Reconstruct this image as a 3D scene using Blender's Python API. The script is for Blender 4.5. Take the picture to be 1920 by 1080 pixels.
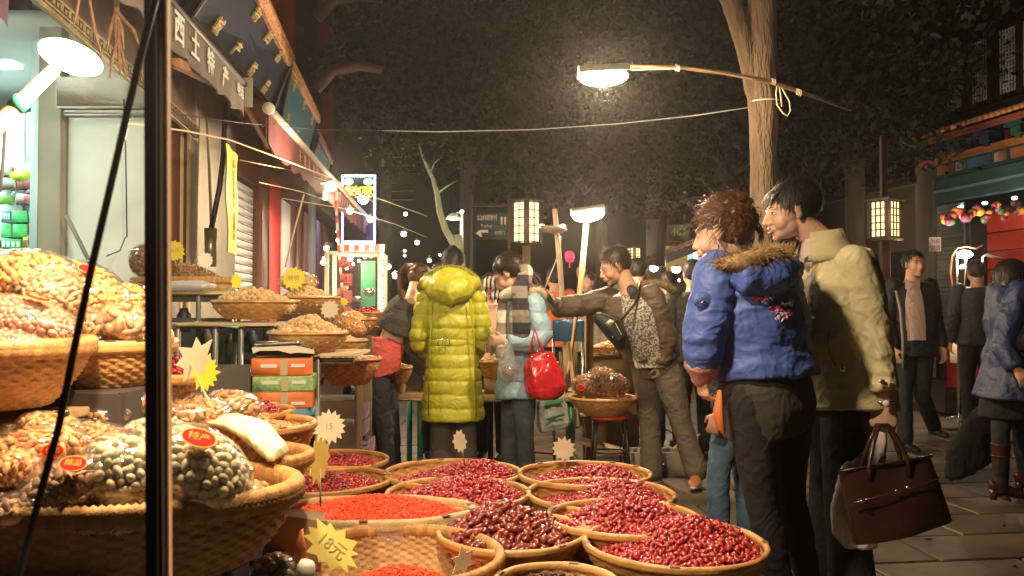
import bpy, bmesh, math, random
import numpy as np
from mathutils import Vector, Matrix, noise, Euler
random.seed(7); RNG = np.random.default_rng(7)
for o in list(bpy.data.objects): bpy.data.objects.remove(o)
SC = bpy.context.scene; COL = SC.collection
R = math.radians
# ------------------------------------------------------------------ camera, night sky, exposure
FPX = 1600.0; PITCH = math.atan(36/1600.0); CAMZ = 1.24
cam_d = bpy.data.cameras.new('camera'); cam_d.sensor_width = 36; cam_d.lens = 30; cam_d.clip_start = .05; cam_d.clip_end = 400
cam = bpy.data.objects.new('camera', cam_d); COL.objects.link(cam)
cam.location = (0, 0, CAMZ); cam.rotation_euler = (math.pi/2+PITCH, 0, 0); SC.camera = cam
cam_d.dof.use_dof = True; cam_d.dof.focus_distance = 5.0; cam_d.dof.aperture_fstop = 8.0
world = bpy.data.worlds.new('World'); SC.world = world; world.use_nodes = True
_nt = world.node_tree; _bg = _nt.nodes['Background']
_sky = _nt.nodes.new('ShaderNodeTexSky'); _sky.sky_type = 'NISHITA'; _sky.sun_disc = False
_sky.sun_elevation = R(-4.0); _sky.sun_rotation = R(200)
_nt.links.new(_sky.outputs[0], _bg.inputs[0]); _bg.inputs[1].default_value = 0.10
SC.view_settings.view_transform = 'Standard'; SC.view_settings.look = 'None'
SC.view_settings.gamma = 1.0; SC.view_settings.exposure = 0.17; SC.view_settings.use_curve_mapping = False

SC.cycles.max_bounces = 6; SC.cycles.volume_bounces = 0; SC.cycles.sample_clamp_indirect = 4; SC.cycles.transparent_max_bounces = 12
def P(px, py, Y):
    """world point seen at photo pixel (1920x1080) at depth Y metres"""
    u = (px-960)/FPX; v = (540-py)/FPX
    d = Vector((u, math.cos(PITCH)-v*math.sin(PITCH), math.sin(PITCH)+v*math.cos(PITCH)))
    return Vector((0, 0, CAMZ)) + d*(Y/d.y)
def PZ(px, py, Z):
    u = (px-960)/FPX; v = (540-py)/FPX
    d = Vector((u, math.cos(PITCH)-v*math.sin(PITCH), math.sin(PITCH)+v*math.cos(PITCH)))
    return Vector((0, 0, CAMZ)) + d*((Z-CAMZ)/d.z)

# ------------------------------------------------------------------ objects
ORG = {}
def _props(o, label=None, cat=None, group=None, kind=None):
    if label: o['label'] = label
    if cat: o['category'] = cat
    if group: o['group'] = group
    if kind: o['kind'] = kind
    return o
def thing(name, label, cat, loc=(0, 0, 0), group=None):
    o = bpy.data.objects.new(name, None); COL.objects.link(o); o.empty_display_size = .1
    o.location = Vector(loc); ORG[o.name] = Vector(loc)
    return _props(o, label, cat, group)
def mk(name, mb, mat, parent=None, label=None, cat=None, group=None, kind=None, smooth=True, org=None):
    """link an MB (or (V,F)) as ONE mesh object; vertices are world coordinates"""
    V, Fc, mi = mb.arr() if isinstance(mb, MB) else (np.asarray(mb[0], dtype=float), mb[1], None)
    if parent is not None:
        po = ORG[parent.name]; off = np.array(po if org is None else org)
    else:
        off = np.array(org) if org is not None else np.array([(V[:, 0].min()+V[:, 0].max())/2, (V[:, 1].min()+V[:, 1].max())/2, V[:, 2].min()])
    me = bpy.data.meshes.new(name)
    me.from_pydata((V-off).tolist(), [], [tuple(f) for f in Fc]); 
    mats = mat if isinstance(mat, (list, tuple)) else [mat]
    for m in mats: me.materials.append(m)
    if mi is not None and len(mats) > 1: me.polygons.foreach_set('material_index', np.array(mi, dtype=np.int32))
    me.polygons.foreach_set('use_smooth', np.full(len(me.polygons), smooth))
    me.update()
    o = bpy.data.objects.new(name, me); COL.objects.link(o)
    if parent is not None:
        o.parent = parent; o.location = Vector(off)-ORG[parent.name]
    else: o.location = Vector(off)
    ORG[o.name] = Vector(off)
    return _props(o, label, cat, group, kind)
def inst(name, me, mtx, parent=None, **kw):
    """object sharing mesh data, world matrix mtx"""
    o = bpy.data.objects.new(name, me); COL.objects.link(o)
    if parent is not None:
        o.parent = parent; o.matrix_local = Matrix.Translation(-ORG[parent.name]) @ mtx
    else: o.matrix_world = mtx
    ORG[o.name] = mtx.translation.copy()
    return _props(o, **kw)
def copy_tree(o, parent=None):
    c = o.copy(); COL.objects.link(c); c.parent = parent
    if parent is not None: c.matrix_parent_inverse = o.matrix_parent_inverse.copy()
    for ch in [x for x in COL.objects if x.parent == o]: copy_tree(ch, c)
    return c

def frame(d, up=Vector((0, 0, 1))):
    d = Vector(d).normalized(); s = d.cross(up)
    if s.length < 1e-4: s = d.cross(Vector((0, 1, 0)))
    s.normalize(); u = s.cross(d).normalized()
    return s, u
class MB:
    def __init__(s): s.V = []; s.F = []; s.M = []; s.n = 0; s.m = 0
    def add(s, V, Fc):
        V = np.asarray(V, dtype=float); s.V.append(V); n = s.n
        s.F.extend([tuple(i+n for i in f) for f in Fc]); s.M.extend([s.m]*len(Fc)); s.n += len(V); return s
    def arr(s): return (np.concatenate(s.V) if s.V else np.zeros((0, 3))), s.F, s.M
    def box(s, c, size, rot=None):
        h = np.array(size)/2.; c = np.array(c)
        v = np.array([[x, y, z] for x in (-1, 1) for y in (-1, 1) for z in (-1, 1)])*h
        if rot is not None: v = v @ np.array(rot.to_3x3() if hasattr(rot, 'to_3x3') else rot).T
        s.add(v+c, [(0, 1, 3, 2), (4, 6, 7, 5), (0, 4, 5, 1), (2, 3, 7, 6), (0, 2, 6, 4), (1, 5, 7, 3)]); return s
    def bbox(s, c, size, rot=None, b=.004):
        """bevelled box (chamfered)"""
        h = np.array(size)/2.; c = np.array(c); b = min(b, h.min()*.45)
        v = []; 
        for x in (-1, 1):
            for y in (-1, 1):
                for z in (-1, 1):
                    sg = np.array([x, y, z])
                    for a in range(3):
                        p = sg*(h-b); p[a] = sg[a]*h[a]; v.append(p)
        v = np.array(v)
        idx = lambda x, y, z, a: ((x*2+y)*2+z)*3+a
        f = []
        for sgn in (0, 1):
            q = [idx(sgn, 0, 0, 0), idx(sgn, 1, 0, 0), idx(sgn, 1, 1, 0), idx(sgn, 0, 1, 0)]; f.append(q if sgn else q[::-1])
            q = [idx(0, sgn, 0, 1), idx(0, sgn, 1, 1), idx(1, sgn, 1, 1), idx(1, sgn, 0, 1)]; f.append(q if sgn else q[::-1])
            q = [idx(0, 0, sgn, 2), idx(1, 0, sgn, 2), idx(1, 1, sgn, 2), idx(0, 1, sgn, 2)]; f.append(q if sgn else q[::-1])
        for a in (0, 1):
            for bb in (0, 1):
                f.append([idx(a, bb, 0, 0), idx(a, bb, 1, 0), idx(a, bb, 1, 1), idx(a, bb, 0, 1)])
                f.append([idx(a, 0, bb, 0), idx(a, 1, bb, 0), idx(a, 1, bb, 2), idx(a, 0, bb, 2)])
                f.append([idx(0, a, bb, 1), idx(1, a, bb, 1), idx(1, a, bb, 2), idx(0, a, bb, 2)])
        for x in (0, 1):
            for y in (0, 1):
                for z in (0, 1): f.append([idx(x, y, z, 0), idx(x, y, z, 1), idx(x, y, z, 2)])
        if rot is not None: v = v @ np.array(rot.to_3x3() if hasattr(rot, 'to_3x3') else rot).T
        s.add(v+c, f); return s
    def beam(s, a, b, w, h, up=Vector((0, 0, 1)), bev=.003):
        a = Vector(a); b = Vector(b); d = b-a; sd, u = frame(d, up)
        M = Matrix((sd, d.normalized(), u)).transposed()
        return s.bbox((a+b)/2, (w, d.length, h), M, bev)
    def rings(s, rs, n=12, cap=True, ex=2.0):
        """rs: list of (center, A, B) half-axis vectors"""
        V = []; 
        th = np.arange(n)*2*math.pi/n; ct, st = np.cos(th), np.sin(th)
        if ex != 2.0:
            ct = np.sign(ct)*np.abs(ct)**(2/ex); st = np.sign(st)*np.abs(st)**(2/ex)
        for c, A, B in rs:
            V.append(np.array(c)[None]+ct[:, None]*np.array(A)[None]+st[:, None]*np.array(B)[None])
        V = np.concatenate(V); k = len(rs)
        f = [(i*n+j, i*n+(j+1) % n, (i+1)*n+(j+1) % n, (i+1)*n+j) for i in range(k-1) for j in range(n)]
        if cap: f.append(tuple(range(n))[::-1]); f.append(tuple((k-1)*n+j for j in range(n)))
        s.add(V, f); return s
    def tube(s, pts, r, n=8, cap=True, round_=False, flat=1.0, up=Vector((0, 0, 1))):
        pts = [Vector(p) for p in pts]; k = len(pts)
        r = list(r) if hasattr(r, '__len__') else [r]*k
        ds = [(pts[min(i+1, k-1)]-pts[max(i-1, 0)]).normalized() for i in range(k)]
        sd, u = frame(ds[0], up); rs = []
        for i in range(k):
            d = ds[i]; sd = (sd-d*sd.dot(d)).normalized(); u = sd.cross(d).normalized()
            rs.append((pts[i], sd*r[i], u*r[i]*flat))
        if round_:
            def caps(c, A, B, d, rr): return [(c+d*rr*math.sin(a), A*math.cos(a), B*math.cos(a)) for a in (R(30), R(60), R(85))]
            c, A, B = rs[0]; st = caps(c, A, B, -ds[0], r[0])[::-1]
            c, A, B = rs[-1]; en = caps(c, A, B, ds[-1], r[-1]) if round_ != 'start' else []
            rs = st+rs+en
        return s.rings(rs, n, cap)
    def ell(s, c, r, rot=None, n=16, m=10):
        V = [(0, 0, -1)]
        for i in range(1, m):
            ph = -math.pi/2+math.pi*i/m
            for j in range(n): V.append((math.cos(ph)*math.cos(2*math.pi*j/n), math.cos(ph)*math.sin(2*math.pi*j/n), math.sin(ph)))
        V.append((0, 0, 1)); V = np.array(V)*np.array(r if hasattr(r, '__len__') else (r, r, r))
        if rot is not None: V = V @ np.array(rot).T
        f = [(0, 1+(j+1) % n, 1+j) for j in range(n)]
        f += [(1+i*n+j, 1+i*n+(j+1) % n, 1+(i+1)*n+(j+1) % n, 1+(i+1)*n+j) for i in range(m-2) for j in range(n)]
        l = len(V)-1; b = 1+(m-2)*n
        f += [(b+j, b+(j+1) % n, l) for j in range(n)]
        s.add(V+np.array(c), f); return s
    def lathe(s, c, prof, n=24, axis=None, fn=None):
        """prof: list of (radius, z); fn(i,theta)->dr"""
        V = []; k = len(prof)
        for i, (r, z) in enumerate(prof):
            for j in range(n):
                t = 2*math.pi*j/n; rr = r+(fn(i, t) if fn else 0)
                V.append((rr*math.cos(t), rr*math.sin(t), z))
        V = np.array(V)
        if axis is not None: V = V @ np.array(axis.to_3x3()).T
        f = [(i*n+j, i*n+(j+1) % n, (i+1)*n+(j+1) % n, (i+1)*n+j) for i in range(k-1) for j in range(n)]
        s.add(V+np.array(c), f); return s
    def prism(s, poly, o, ax, ay, th):
        """poly 2d pts extruded: origin o, axes ax, ay, thickness vector th"""
        o = Vector(o); ax = Vector(ax); ay = Vector(ay); th = Vector(th); n = len(poly)
        V = [o+ax*x+ay*y for x, y in poly]+[o+ax*x+ay*y+th for x, y in poly]
        f = [tuple(range(n))[::-1], tuple(range(n, 2*n))]+[(i, (i+1) % n, n+(i+1) % n, n+i) for i in range(n)]
        s.add([tuple(v) for v in V], f); return s
    def grid(s, pts, cyc=False):
        """pts: [rows][cols] of points"""
        a = np.array([[tuple(p) for p in row] for row in pts]); k, n = a.shape[:2]
        m = n if cyc else n-1
        s.add(a.reshape(-1, 3), [(i*n+j, i*n+(j+1) % n, (i+1)*n+(j+1) % n, (i+1)*n+j) for i in range(k-1) for j in range(m)]); return s

def vnormals(V, Fc):
    N = np.zeros_like(V)
    q = np.array([f if len(f) == 4 else (f[0], f[1], f[2], f[2]) for f in Fc])
    a = V[q[:, 2]]-V[q[:, 0]]; b = V[q[:, 3]]-V[q[:, 1]]
    n = np.cross(a, b)
    for i in range(4): np.add.at(N, q[:, i], n)
    return N/np.maximum(np.linalg.norm(N, axis=1, keepdims=True), 1e-9)
def remesh(mb, vox=.01, sm=3, fac=.5):
    V, Fc, _ = mb.arr()
    me = bpy.data.meshes.new('tmp'); me.from_pydata(V.tolist(), [], Fc); me.update()
    o = bpy.data.objects.new('tmp', me); COL.objects.link(o)
    m = o.modifiers.new('r', 'REMESH'); m.mode = 'VOXEL'; m.voxel_size = vox; m.adaptivity = 0
    if sm: k = o.modifiers.new('s', 'SMOOTH'); k.iterations = sm; k.factor = fac
    dg = bpy.context.evaluated_depsgraph_get(); ev = o.evaluated_get(dg); em = ev.to_mesh()
    n = len(em.vertices); co = np.empty(n*3); em.vertices.foreach_get('co', co)
    np_ = len(em.polygons); lt = np.empty(np_, dtype=np.int32); em.polygons.foreach_get('loop_total', lt)
    lv = np.empty(len(em.loops), dtype=np.int32); em.loops.foreach_get('vertex_index', lv)
    ev.to_mesh_clear(); bpy.data.objects.remove(o); bpy.data.meshes.remove(me)
    Fc = []; i = 0
    if np_ and (lt == 4).all(): Fc = lv.reshape(-1, 4).tolist()
    else:
        for t in lt: Fc.append(lv[i:i+t].tolist()); i += t
    return co.reshape(-1, 3), Fc
def nz(p, sc, seed=0):
    if not hasattr(sc, '__len__'): sc = (sc, sc, sc)
    return noise.noise((p[0]*sc[0]+seed*7.3, p[1]*sc[1]+seed*3.1, p[2]*sc[2]-seed*5.7))
def displace(V, Fc, fn):
    N = vnormals(V, Fc); d = np.array([fn(p, n) for p, n in zip(V, N)])
    return V+N*d[:, None], Fc

# ------------------------------------------------------------------ materials
MC = {}
def mat(name, c, rough=.6, c2=None, ns=8., nd=3., bump=0., bs=40., metal=0., spec=.5, fac=(.35, .65), stretch=None, coat=0., sheen=0., sss=0., emit=None, es=0., bump2=0., bs2=6., coords='Object', bdist=.01, crease=0., cs=7.):
    if name in MC: return MC[name]
    m = bpy.data.materials.new(name); m.use_nodes = True; nt = m.node_tree; N = nt.nodes; L = nt.links
    b = N['Principled BSDF']
    b.inputs['Roughness'].default_value = rough; b.inputs['Metallic'].default_value = metal
    b.inputs['Specular IOR Level'].default_value = spec
    c = tuple(c)+(1,)
    b.inputs['Base Color'].default_value = c
    if coat: b.inputs['Coat Weight'].default_value = coat; b.inputs['Coat Roughness'].default_value = .12
    if sheen: b.inputs['Sheen Weight'].default_value = sheen
    if sss:
        b.inputs['Subsurface Weight'].default_value = sss; b.inputs['Subsurface Radius'].default_value = (1., .35, .2); b.inputs['Subsurface Scale'].default_value = .01
    if emit: b.inputs['Emission Color'].default_value = tuple(emit)+(1,); b.inputs['Emission Strength'].default_value = es
    tc = N.new('ShaderNodeTexCoord'); vec = tc.outputs[coords]
    if stretch:
        mp = N.new('ShaderNodeMapping'); mp.inputs['Scale'].default_value = stretch; L.new(vec, mp.inputs[0]); vec = mp.outputs[0]
    if c2:
        n = N.new('ShaderNodeTexNoise'); n.inputs['Scale'].default_value = ns; n.inputs['Detail'].default_value = nd; L.new(vec, n.inputs[0])
        mr = N.new('ShaderNodeMapRange'); mr.inputs[1].default_value = fac[0]; mr.inputs[2].default_value = fac[1]; L.new(n.outputs[0], mr.inputs[0])
        mx = N.new('ShaderNodeMix'); mx.data_type = 'RGBA'; mx.inputs[6].default_value = c; mx.inputs[7].default_value = tuple(c2)+(1,)
        L.new(mr.outputs[0], mx.inputs[0]); L.new(mx.outputs[2], b.inputs['Base Color'])
    last = None
    for (amt, sc) in ((bump, bs), (bump2, bs2)):
        if amt:
            n = N.new('ShaderNodeTexNoise'); n.inputs['Scale'].default_value = sc; n.inputs['Detail'].default_value = 4; L.new(vec, n.inputs[0])
            bp = N.new('ShaderNodeBump'); bp.inputs['Strength'].default_value = amt; bp.inputs['Distance'].default_value = bdist
            L.new(n.outputs[0], bp.inputs['Height'])
            if last: L.new(last.outputs[0], bp.inputs['Normal'])
            last = bp
    if crease:   # sharp cloth creases: ridged noise
        n = N.new('ShaderNodeTexNoise'); n.inputs['Scale'].default_value = cs; n.inputs['Detail'].default_value = 2.5; n.inputs['Distortion'].default_value = .9; n.inputs['Roughness'].default_value = .45; L.new(vec, n.inputs[0])
        a = N.new('ShaderNodeMath'); a.operation = 'SUBTRACT'; a.inputs[1].default_value = .5; L.new(n.outputs[0], a.inputs[0]); a2 = N.new('ShaderNodeMath'); a2.operation = 'ABSOLUTE'; L.new(a.outputs[0], a2.inputs[0])
        a3 = N.new('ShaderNodeMapRange'); a3.inputs[1].default_value = 0; a3.inputs[2].default_value = .09; a3.inputs[3].default_value = 1; a3.inputs[4].default_value = 0; a3.interpolation_type = 'SMOOTHSTEP'; L.new(a2.outputs[0], a3.inputs[0])
        bp = N.new('ShaderNodeBump'); bp.inputs['Strength'].default_value = crease; bp.inputs['Distance'].default_value = .012; L.new(a3.outputs[0], bp.inputs['Height'])
        if last: L.new(last.outputs[0], bp.inputs['Normal'])
        last = bp
    if last: L.new(last.outputs[0], b.inputs['Normal'])
    MC[name] = m; return m
def vmat(name, cols, rough=.5, spec=.5, bump=.3, bs=60., coat=0., sss=0.):
    """material whose colour varies per object / per island (random)"""
    if name in MC: return MC[name]
    m = bpy.data.materials.new(name); m.use_nodes = True; nt = m.node_tree; N = nt.nodes; L = nt.links; b = N['Principled BSDF']
    g = N.new('ShaderNodeNewGeometry'); oi = N.new('ShaderNodeObjectInfo')
    ad = N.new('ShaderNodeMath'); ad.operation = 'ADD'; L.new(g.outputs['Random Per Island'], ad.inputs[0]); L.new(oi.outputs['Random'], ad.inputs[1])
    fr = N.new('ShaderNodeMath'); fr.operation = 'FRACT'; L.new(ad.outputs[0], fr.inputs[0])
    cr = N.new('ShaderNodeValToRGB'); el = cr.color_ramp.elements
    while len(el) < len(cols): el.new(.5)
    for i, c in enumerate(cols): el[i].position = i/(len(cols)-1); el[i].color = tuple(c)+(1,)
    L.new(fr.outputs[0], cr.inputs[0])
    tc = N.new('ShaderNodeTexCoord'); n = N.new('ShaderNodeTexNoise'); n.inputs['Scale'].default_value = bs; n.inputs['Detail'].default_value = 3
    L.new(tc.outputs['Object'], n.inputs[0])
    mx = N.new('ShaderNodeMix'); mx.data_type = 'RGBA'; mx.blend_type = 'MULTIPLY'; mx.inputs[0].default_value = .45
    L.new(cr.outputs[0], mx.inputs[6]); L.new(n.outputs[0], mx.inputs[7])
    bt = N.new('ShaderNodeVectorMath'); bt.operation = 'SCALE'; bt.inputs['Scale'].default_value = 1.3; L.new(mx.outputs[2], bt.inputs[0])
    L.new(bt.outputs[0], b.inputs['Base Color'])
    bp = N.new('ShaderNodeBump'); bp.inputs['Strength'].default_value = bump; bp.inputs['Distance'].default_value = .004
    L.new(n.outputs[0], bp.inputs['Height']); L.new(bp.outputs[0], b.inputs['Normal'])
    b.inputs['Roughness'].default_value = rough; b.inputs['Specular IOR Level'].default_value = spec
    if coat: b.inputs['Coat Weight'].default_value = coat; b.inputs['Coat Roughness'].default_value = .1
    if sss: b.inputs['Subsurface Weight'].default_value = sss; b.inputs['Subsurface Scale'].default_value = .004
    MC[name] = m; return m
def film(name, c=(.95, .95, .95), base=.05, rough=.12, bump=.6, bs=25., dens=.55):
    """thin clear plastic: transparent + glossy by facing angle"""
    if name in MC: return MC[name]
    m = bpy.data.materials.new(name); m.use_nodes = True; nt = m.node_tree; N = nt.nodes; L = nt.links
    for n in list(N): N.remove(n)
    out = N.new('ShaderNodeOutputMaterial'); tr = N.new('ShaderNodeBsdfTransparent'); gl = N.new('ShaderNodeBsdfGlossy')
    gl.inputs['Roughness'].default_value = rough; gl.inputs['Color'].default_value = (.9, .9, .9, 1)
    df = N.new('ShaderNodeBsdfDiffuse'); df.inputs['Color'].default_value = tuple(c)+(1,)
    tc = N.new('ShaderNodeTexCoord'); ns = N.new('ShaderNodeTexNoise'); ns.inputs['Scale'].default_value = bs; ns.inputs['Detail'].default_value = 2; ns.inputs['Distortion'].default_value = 1.5
    L.new(tc.outputs['Object'], ns.inputs[0]); bp = N.new('ShaderNodeBump'); bp.inputs['Strength'].default_value = bump; bp.inputs['Distance'].default_value = .02
    L.new(ns.outputs[0], bp.inputs['Height']); L.new(bp.outputs[0], gl.inputs['Normal'])
    lw = N.new('ShaderNodeLayerWeight'); lw.inputs[0].default_value = .25; L.new(bp.outputs[0], lw.inputs['Normal'])
    m1 = N.new('ShaderNodeMixShader'); mr = N.new('ShaderNodeMapRange'); mr.inputs[3].default_value = base; mr.inputs[4].default_value = dens
    L.new(lw.outputs['Facing'], mr.inputs[0]); L.new(mr.outputs[0], m1.inputs[0]); L.new(tr.outputs[0], m1.inputs[1]); L.new(gl.outputs[0], m1.inputs[2])
    m2 = N.new('ShaderNodeMixShader'); m2.inputs[0].default_value = base; L.new(m1.outputs[0], m2.inputs[1]); L.new(df.outputs[0], m2.inputs[2])
    L.new(m2.outputs[0], out.inputs[0]); MC[name] = m; return m
def glow(name, c, s):
    if name in MC: return MC[name]
    m = bpy.data.materials.new(name); m.use_nodes = True; nt = m.node_tree; N = nt.nodes
    for n in list(N): N.remove(n)
    out = N.new('ShaderNodeOutputMaterial'); e = N.new('ShaderNodeEmission'); e.inputs[0].default_value = tuple(c)+(1,); e.inputs[1].default_value = s
    nt.links.new(e.outputs[0], out.inputs[0]); MC[name] = m; return m
def weave(name, c1, c2):
    return mat(name, c1, .55, c2, ns=30, nd=4, bump=.25, bs=150, spec=.4, fac=(.3, .7))
def text_mb(body, size, M, depth=.002, bold=False):
    """text turned to mesh; M world matrix whose XY plane carries the writing (centred)"""
    cu = bpy.data.curves.new('t', 'FONT'); cu.body = body; cu.size = size; cu.extrude = depth; cu.align_x = 'CENTER'; cu.align_y = 'CENTER'
    cu.resolution_u = 2
    if bold: cu.offset = size*.02
    o = bpy.data.objects.new('t', cu); COL.objects.link(o); dg = bpy.context.evaluated_depsgraph_get(); ev = o.evaluated_get(dg)
    me = ev.to_mesh(); V = np.array([tuple(M @ v.co) for v in me.vertices]).reshape(-1, 3); Fc = [tuple(p.vertices) for p in me.polygons]
    ev.to_mesh_clear(); bpy.data.objects.remove(o); mb = MB()
    if len(V): mb.add(V, Fc)
    return mb
def axes(o, ax, ay):
    ax = Vector(ax).normalized(); ay = Vector(ay); ay = (ay-ax*ay.dot(ax)).normalized(); az = ax.cross(ay)
    M = Matrix((ax, ay, az)).transposed().to_4x4(); M.translation = Vector(o); return M
# ------------------------------------------------------------------ people
SKIN = mat('skin', (.50, .27, .17), .5, (.56, .31, .20), ns=12, sss=.25, bump=.06, bs=180)
SKIN2 = mat('skin_fair', (.60, .36, .25), .5, (.64, .40, .29), ns=12, sss=.25, bump=.05, bs=180)
LIP = mat('lip_red', (.42, .12, .09), .4)
EYEW = mat('eye_white', (.75, .72, .68), .25)
EYED = mat('eye_dark', (.012, .008, .006), .12)
HAIRB = mat('hair_black', (.010, .008, .007), .58, (.018, .013, .010), ns=60, spec=.5)
HAIRBR = mat('hair_brown', (.07, .028, .013), .45, (.12, .05, .02), ns=50, spec=.5)
HAIRDB = mat('hair_dark_brown', (.022, .012, .008), .42, (.04, .02, .012), ns=60)
def sstrand(mb, pts, w, out):
    """flat tapered ribbon along pts"""
    k = len(pts); V = []
    for i, p in enumerate(pts):
        d = (pts[min(i+1, k-1)]-pts[max(i-1, 0)]); s = d.cross(out)
        if s.length < 1e-6: s = Vector((1, 0, 0))
        s = s.normalized()*w*(1-.8*(i/(k-1))**2)
        V += [tuple(p-s), tuple(p+s)]
    mb.add(V, [(2*i, 2*i+1, 2*i+3, 2*i+2) for i in range(k-1)])
class Head:
    def __init__(s, c, fwd, up, k=1.0):
        s.c = Vector(c); f = Vector(fwd).normalized(); u = Vector(up); u = (u-f*u.dot(f)).normalized(); r = f.cross(u)
        s.M = Matrix((r, f, u)).transposed(); s.k = k; s.r, s.f, s.u = r, f, u
    def w(s, p): return s.c+s.M @ (Vector(p)*s.k)
    def ell(s, mb, c, r, rot=None, n=16, m=10):
        M = s.M if rot is None else s.M @ rot.to_matrix()
        mb.ell(s.w(c), [x*s.k for x in r], M, n, m)
def head_geo(mb, h, nb, female=False):
    e = h.ell; j = .9 if female else 1.0
    e(mb, (0, -.018, .030), (.074, .094, .086), n=24, m=16)
    e(mb, (0, .032, -.005), (.064, .060, .075), n=20, m=14)
    e(mb, (0, .026, -.052), (.056*j, .056, .052), n=20, m=12)
    e(mb, (0, .052, -.080), (.034*j, .034, .024))
    e(mb, (0, .074, -.095), (.018, .014, .013))
    for x in (-1, 1):
        e(mb, (x*.030, .054, -.034), (.032, .030, .036))
        e(mb, (x*.034, .072, .022), (.022, .014, .009))
        e(mb, (x*.032, .0745, .004), (.0165, .011, .0085))
        e(mb, (x*.010, .096, -.035), (.009, .009, .008))
        e(mb, (x*.075, -.006, -.002), (.007, .019, .032), Euler((R(-12), 0, x*R(-18))))
        e(mb, (x*.073, -.002, -.026), (.007, .010, .012))
    mb.tube([h.w((0, .083, .018)), h.w((0, .096, -.006)), h.w((0, .108, -.029))], [.007*h.k, .009*h.k, .012*h.k], 10, round_=True)
    e(mb, (0, .084, -.060), (.024, .013, .013))
    e(mb, (0, .094, -.054), (.021, .009, .0055)); e(mb, (0, .092, -.065), (.018, .009, .006))
    r = (.044 if female else .056)*h.k
    a = h.w((0, -.030, -.035)); b = Vector(nb)
    mb.tube([a, a.lerp(b, .5), b, b+(b-a)*.25], [r*1.02, r, r*1.12, r*1.5], 14, round_=True)
def head_parts(root, h, lips=True, open_=0.0, brow=HAIRB):
    for x in (-1, 1):
        m = MB(); h.ell(m, (x*.032, .0800, .002), (.0125, .0065, .0042), n=12, m=8); mk('eye', m, EYEW, root)
        m = MB(); h.ell(m, (x*.032+.002*x, .0835, .002), (.0058, .004, .0040), n=10, m=8); m2 = m
        mk('iris', m2, EYED, root)
        m = MB(); m.tube([h.w((x*.046, .077, .005)), h.w((x*.032, .0865, .0085)), h.w((x*.018, .083, .004))], [.0012*h.k, .0022*h.k, .0012*h.k], 5); mk('eyelashes', m, EYED, root)
        m = MB(); m.tube([h.w((x*.050, .074, .023)), h.w((x*.036, .0865, .030)), h.w((x*.016, .088, .026))], [.0018*h.k, .0036*h.k, .0028*h.k], 6, flat=.6); mk('eyebrow', m, brow, root)
    if lips:
        m = MB(); h.ell(m, (0, .0965, -.0535), (.019, .008, .0042)); h.ell(m, (0, .0945, -.0655-open_), (.016, .008, .0050)); mk('lips', m, LIP, root)
    if open_:
        m = MB(); h.ell(m, (0, .0935, -.0595-open_/2), (.014, .0075, .003+open_/2)); mk('mouth', m, EYED, root)
def hair_cap(mb, h, back=.0, low=0.0, k=1.0):
    h.ell(mb, (0, -.030, .044), (.081*k, .094*k, .086*k), n=24, m=16)
    h.ell(mb, (0, -.050, .010-low), (.073*k, .072*k, .074*k+low), n=20, m=12)
    h.ell(mb, (0, .010, .073), (.058*k, .056*k, .047*k), n=20, m=12)
def hair_strands(h, n=900, ln=.045, crown=(0, -.05, .13), rnd=.35, w=.0016, fr=True, droop=.0, seed=1, lift=.004, k=1.03):
    rg = random.Random(seed); mb = MB()
    for i in range(n):
        z = rg.uniform(-.55, 1); t = rg.uniform(0, 2*math.pi); rr = math.sqrt(max(0, 1-z*z))
        p = Vector((rr*math.cos(t)*.081*k, -.030+rr*math.sin(t)*.094*k, .044+z*.086*k))
        if p.z < .02 and p.y > -.01: continue
        if p.y > .045 and p.z < .055: continue
        nrm = Vector((p.x/.081**2, (p.y+.03)/.094**2, (p.z-.044)/.086**2)).normalized()
        fl = (p-Vector(crown)); fl = fl-nrm*fl.dot(nrm)
        fl = fl.normalized()+Vector((rg.uniform(-rnd, rnd), rg.uniform(-rnd, rnd), rg.uniform(-rnd, rnd)-droop)); fl = (fl-nrm*fl.dot(nrm)).normalized()
        L = ln*rg.uniform(.6, 1.2); pts = []; q = p.copy(); lf = lift*rg.choice((.6, 1, 1, 1.6, 2.6))
        for s_ in range(5):
            pts.append(h.w(q+nrm*(lf*math.sin(s_/4*math.pi*.6)))); q = q+fl*(L/4)
            d = Vector((q.x/.081, (q.y+.03)/.094, (q.z-.044)/.086)); 
            if d.length < k: q = Vector((d.x*.081, d.y*.094, d.z*.086))*(k/d.length)+Vector((0, -.03, .044))
            fl = (fl+Vector((0, 0, -.12-droop))).normalized()
        sstrand(mb, pts, w*h.k, h.M @ nrm)
    return mb
def lock(mb, path, n, spread, w=.0015, seed=3, curl=0., cf=30.):
    """bundle of strands following a path"""
    rg = random.Random(seed); k = len(path)
    for i in range(n):
        a = rg.uniform(0, 2*math.pi); q = math.sqrt(rg.random()); ph = rg.uniform(0, 6.28); st = rg.uniform(0, .25); pts = []
        en = rg.uniform(.8, 1)
        for j in range(9):
            t = st+(en-st)*j/8; x = t*(k-1); i0 = min(int(x), k-2); p = path[i0].lerp(path[i0+1], x-i0)
            d = (path[i0+1]-path[i0]).normalized(); s_, u = frame(d)
            sp = spread*(math.sin(min(1, t*1.2+.15)*math.pi*.75))
            p = p+(s_*math.cos(a)+u*math.sin(a))*q*sp
            if curl: p = p+(s_*math.cos(ph+t*cf)+u*math.sin(ph+t*cf))*curl
            pts.append(p)
        sstrand(mb, pts, w, (s_*math.cos(a)+u*math.sin(a)))
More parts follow.
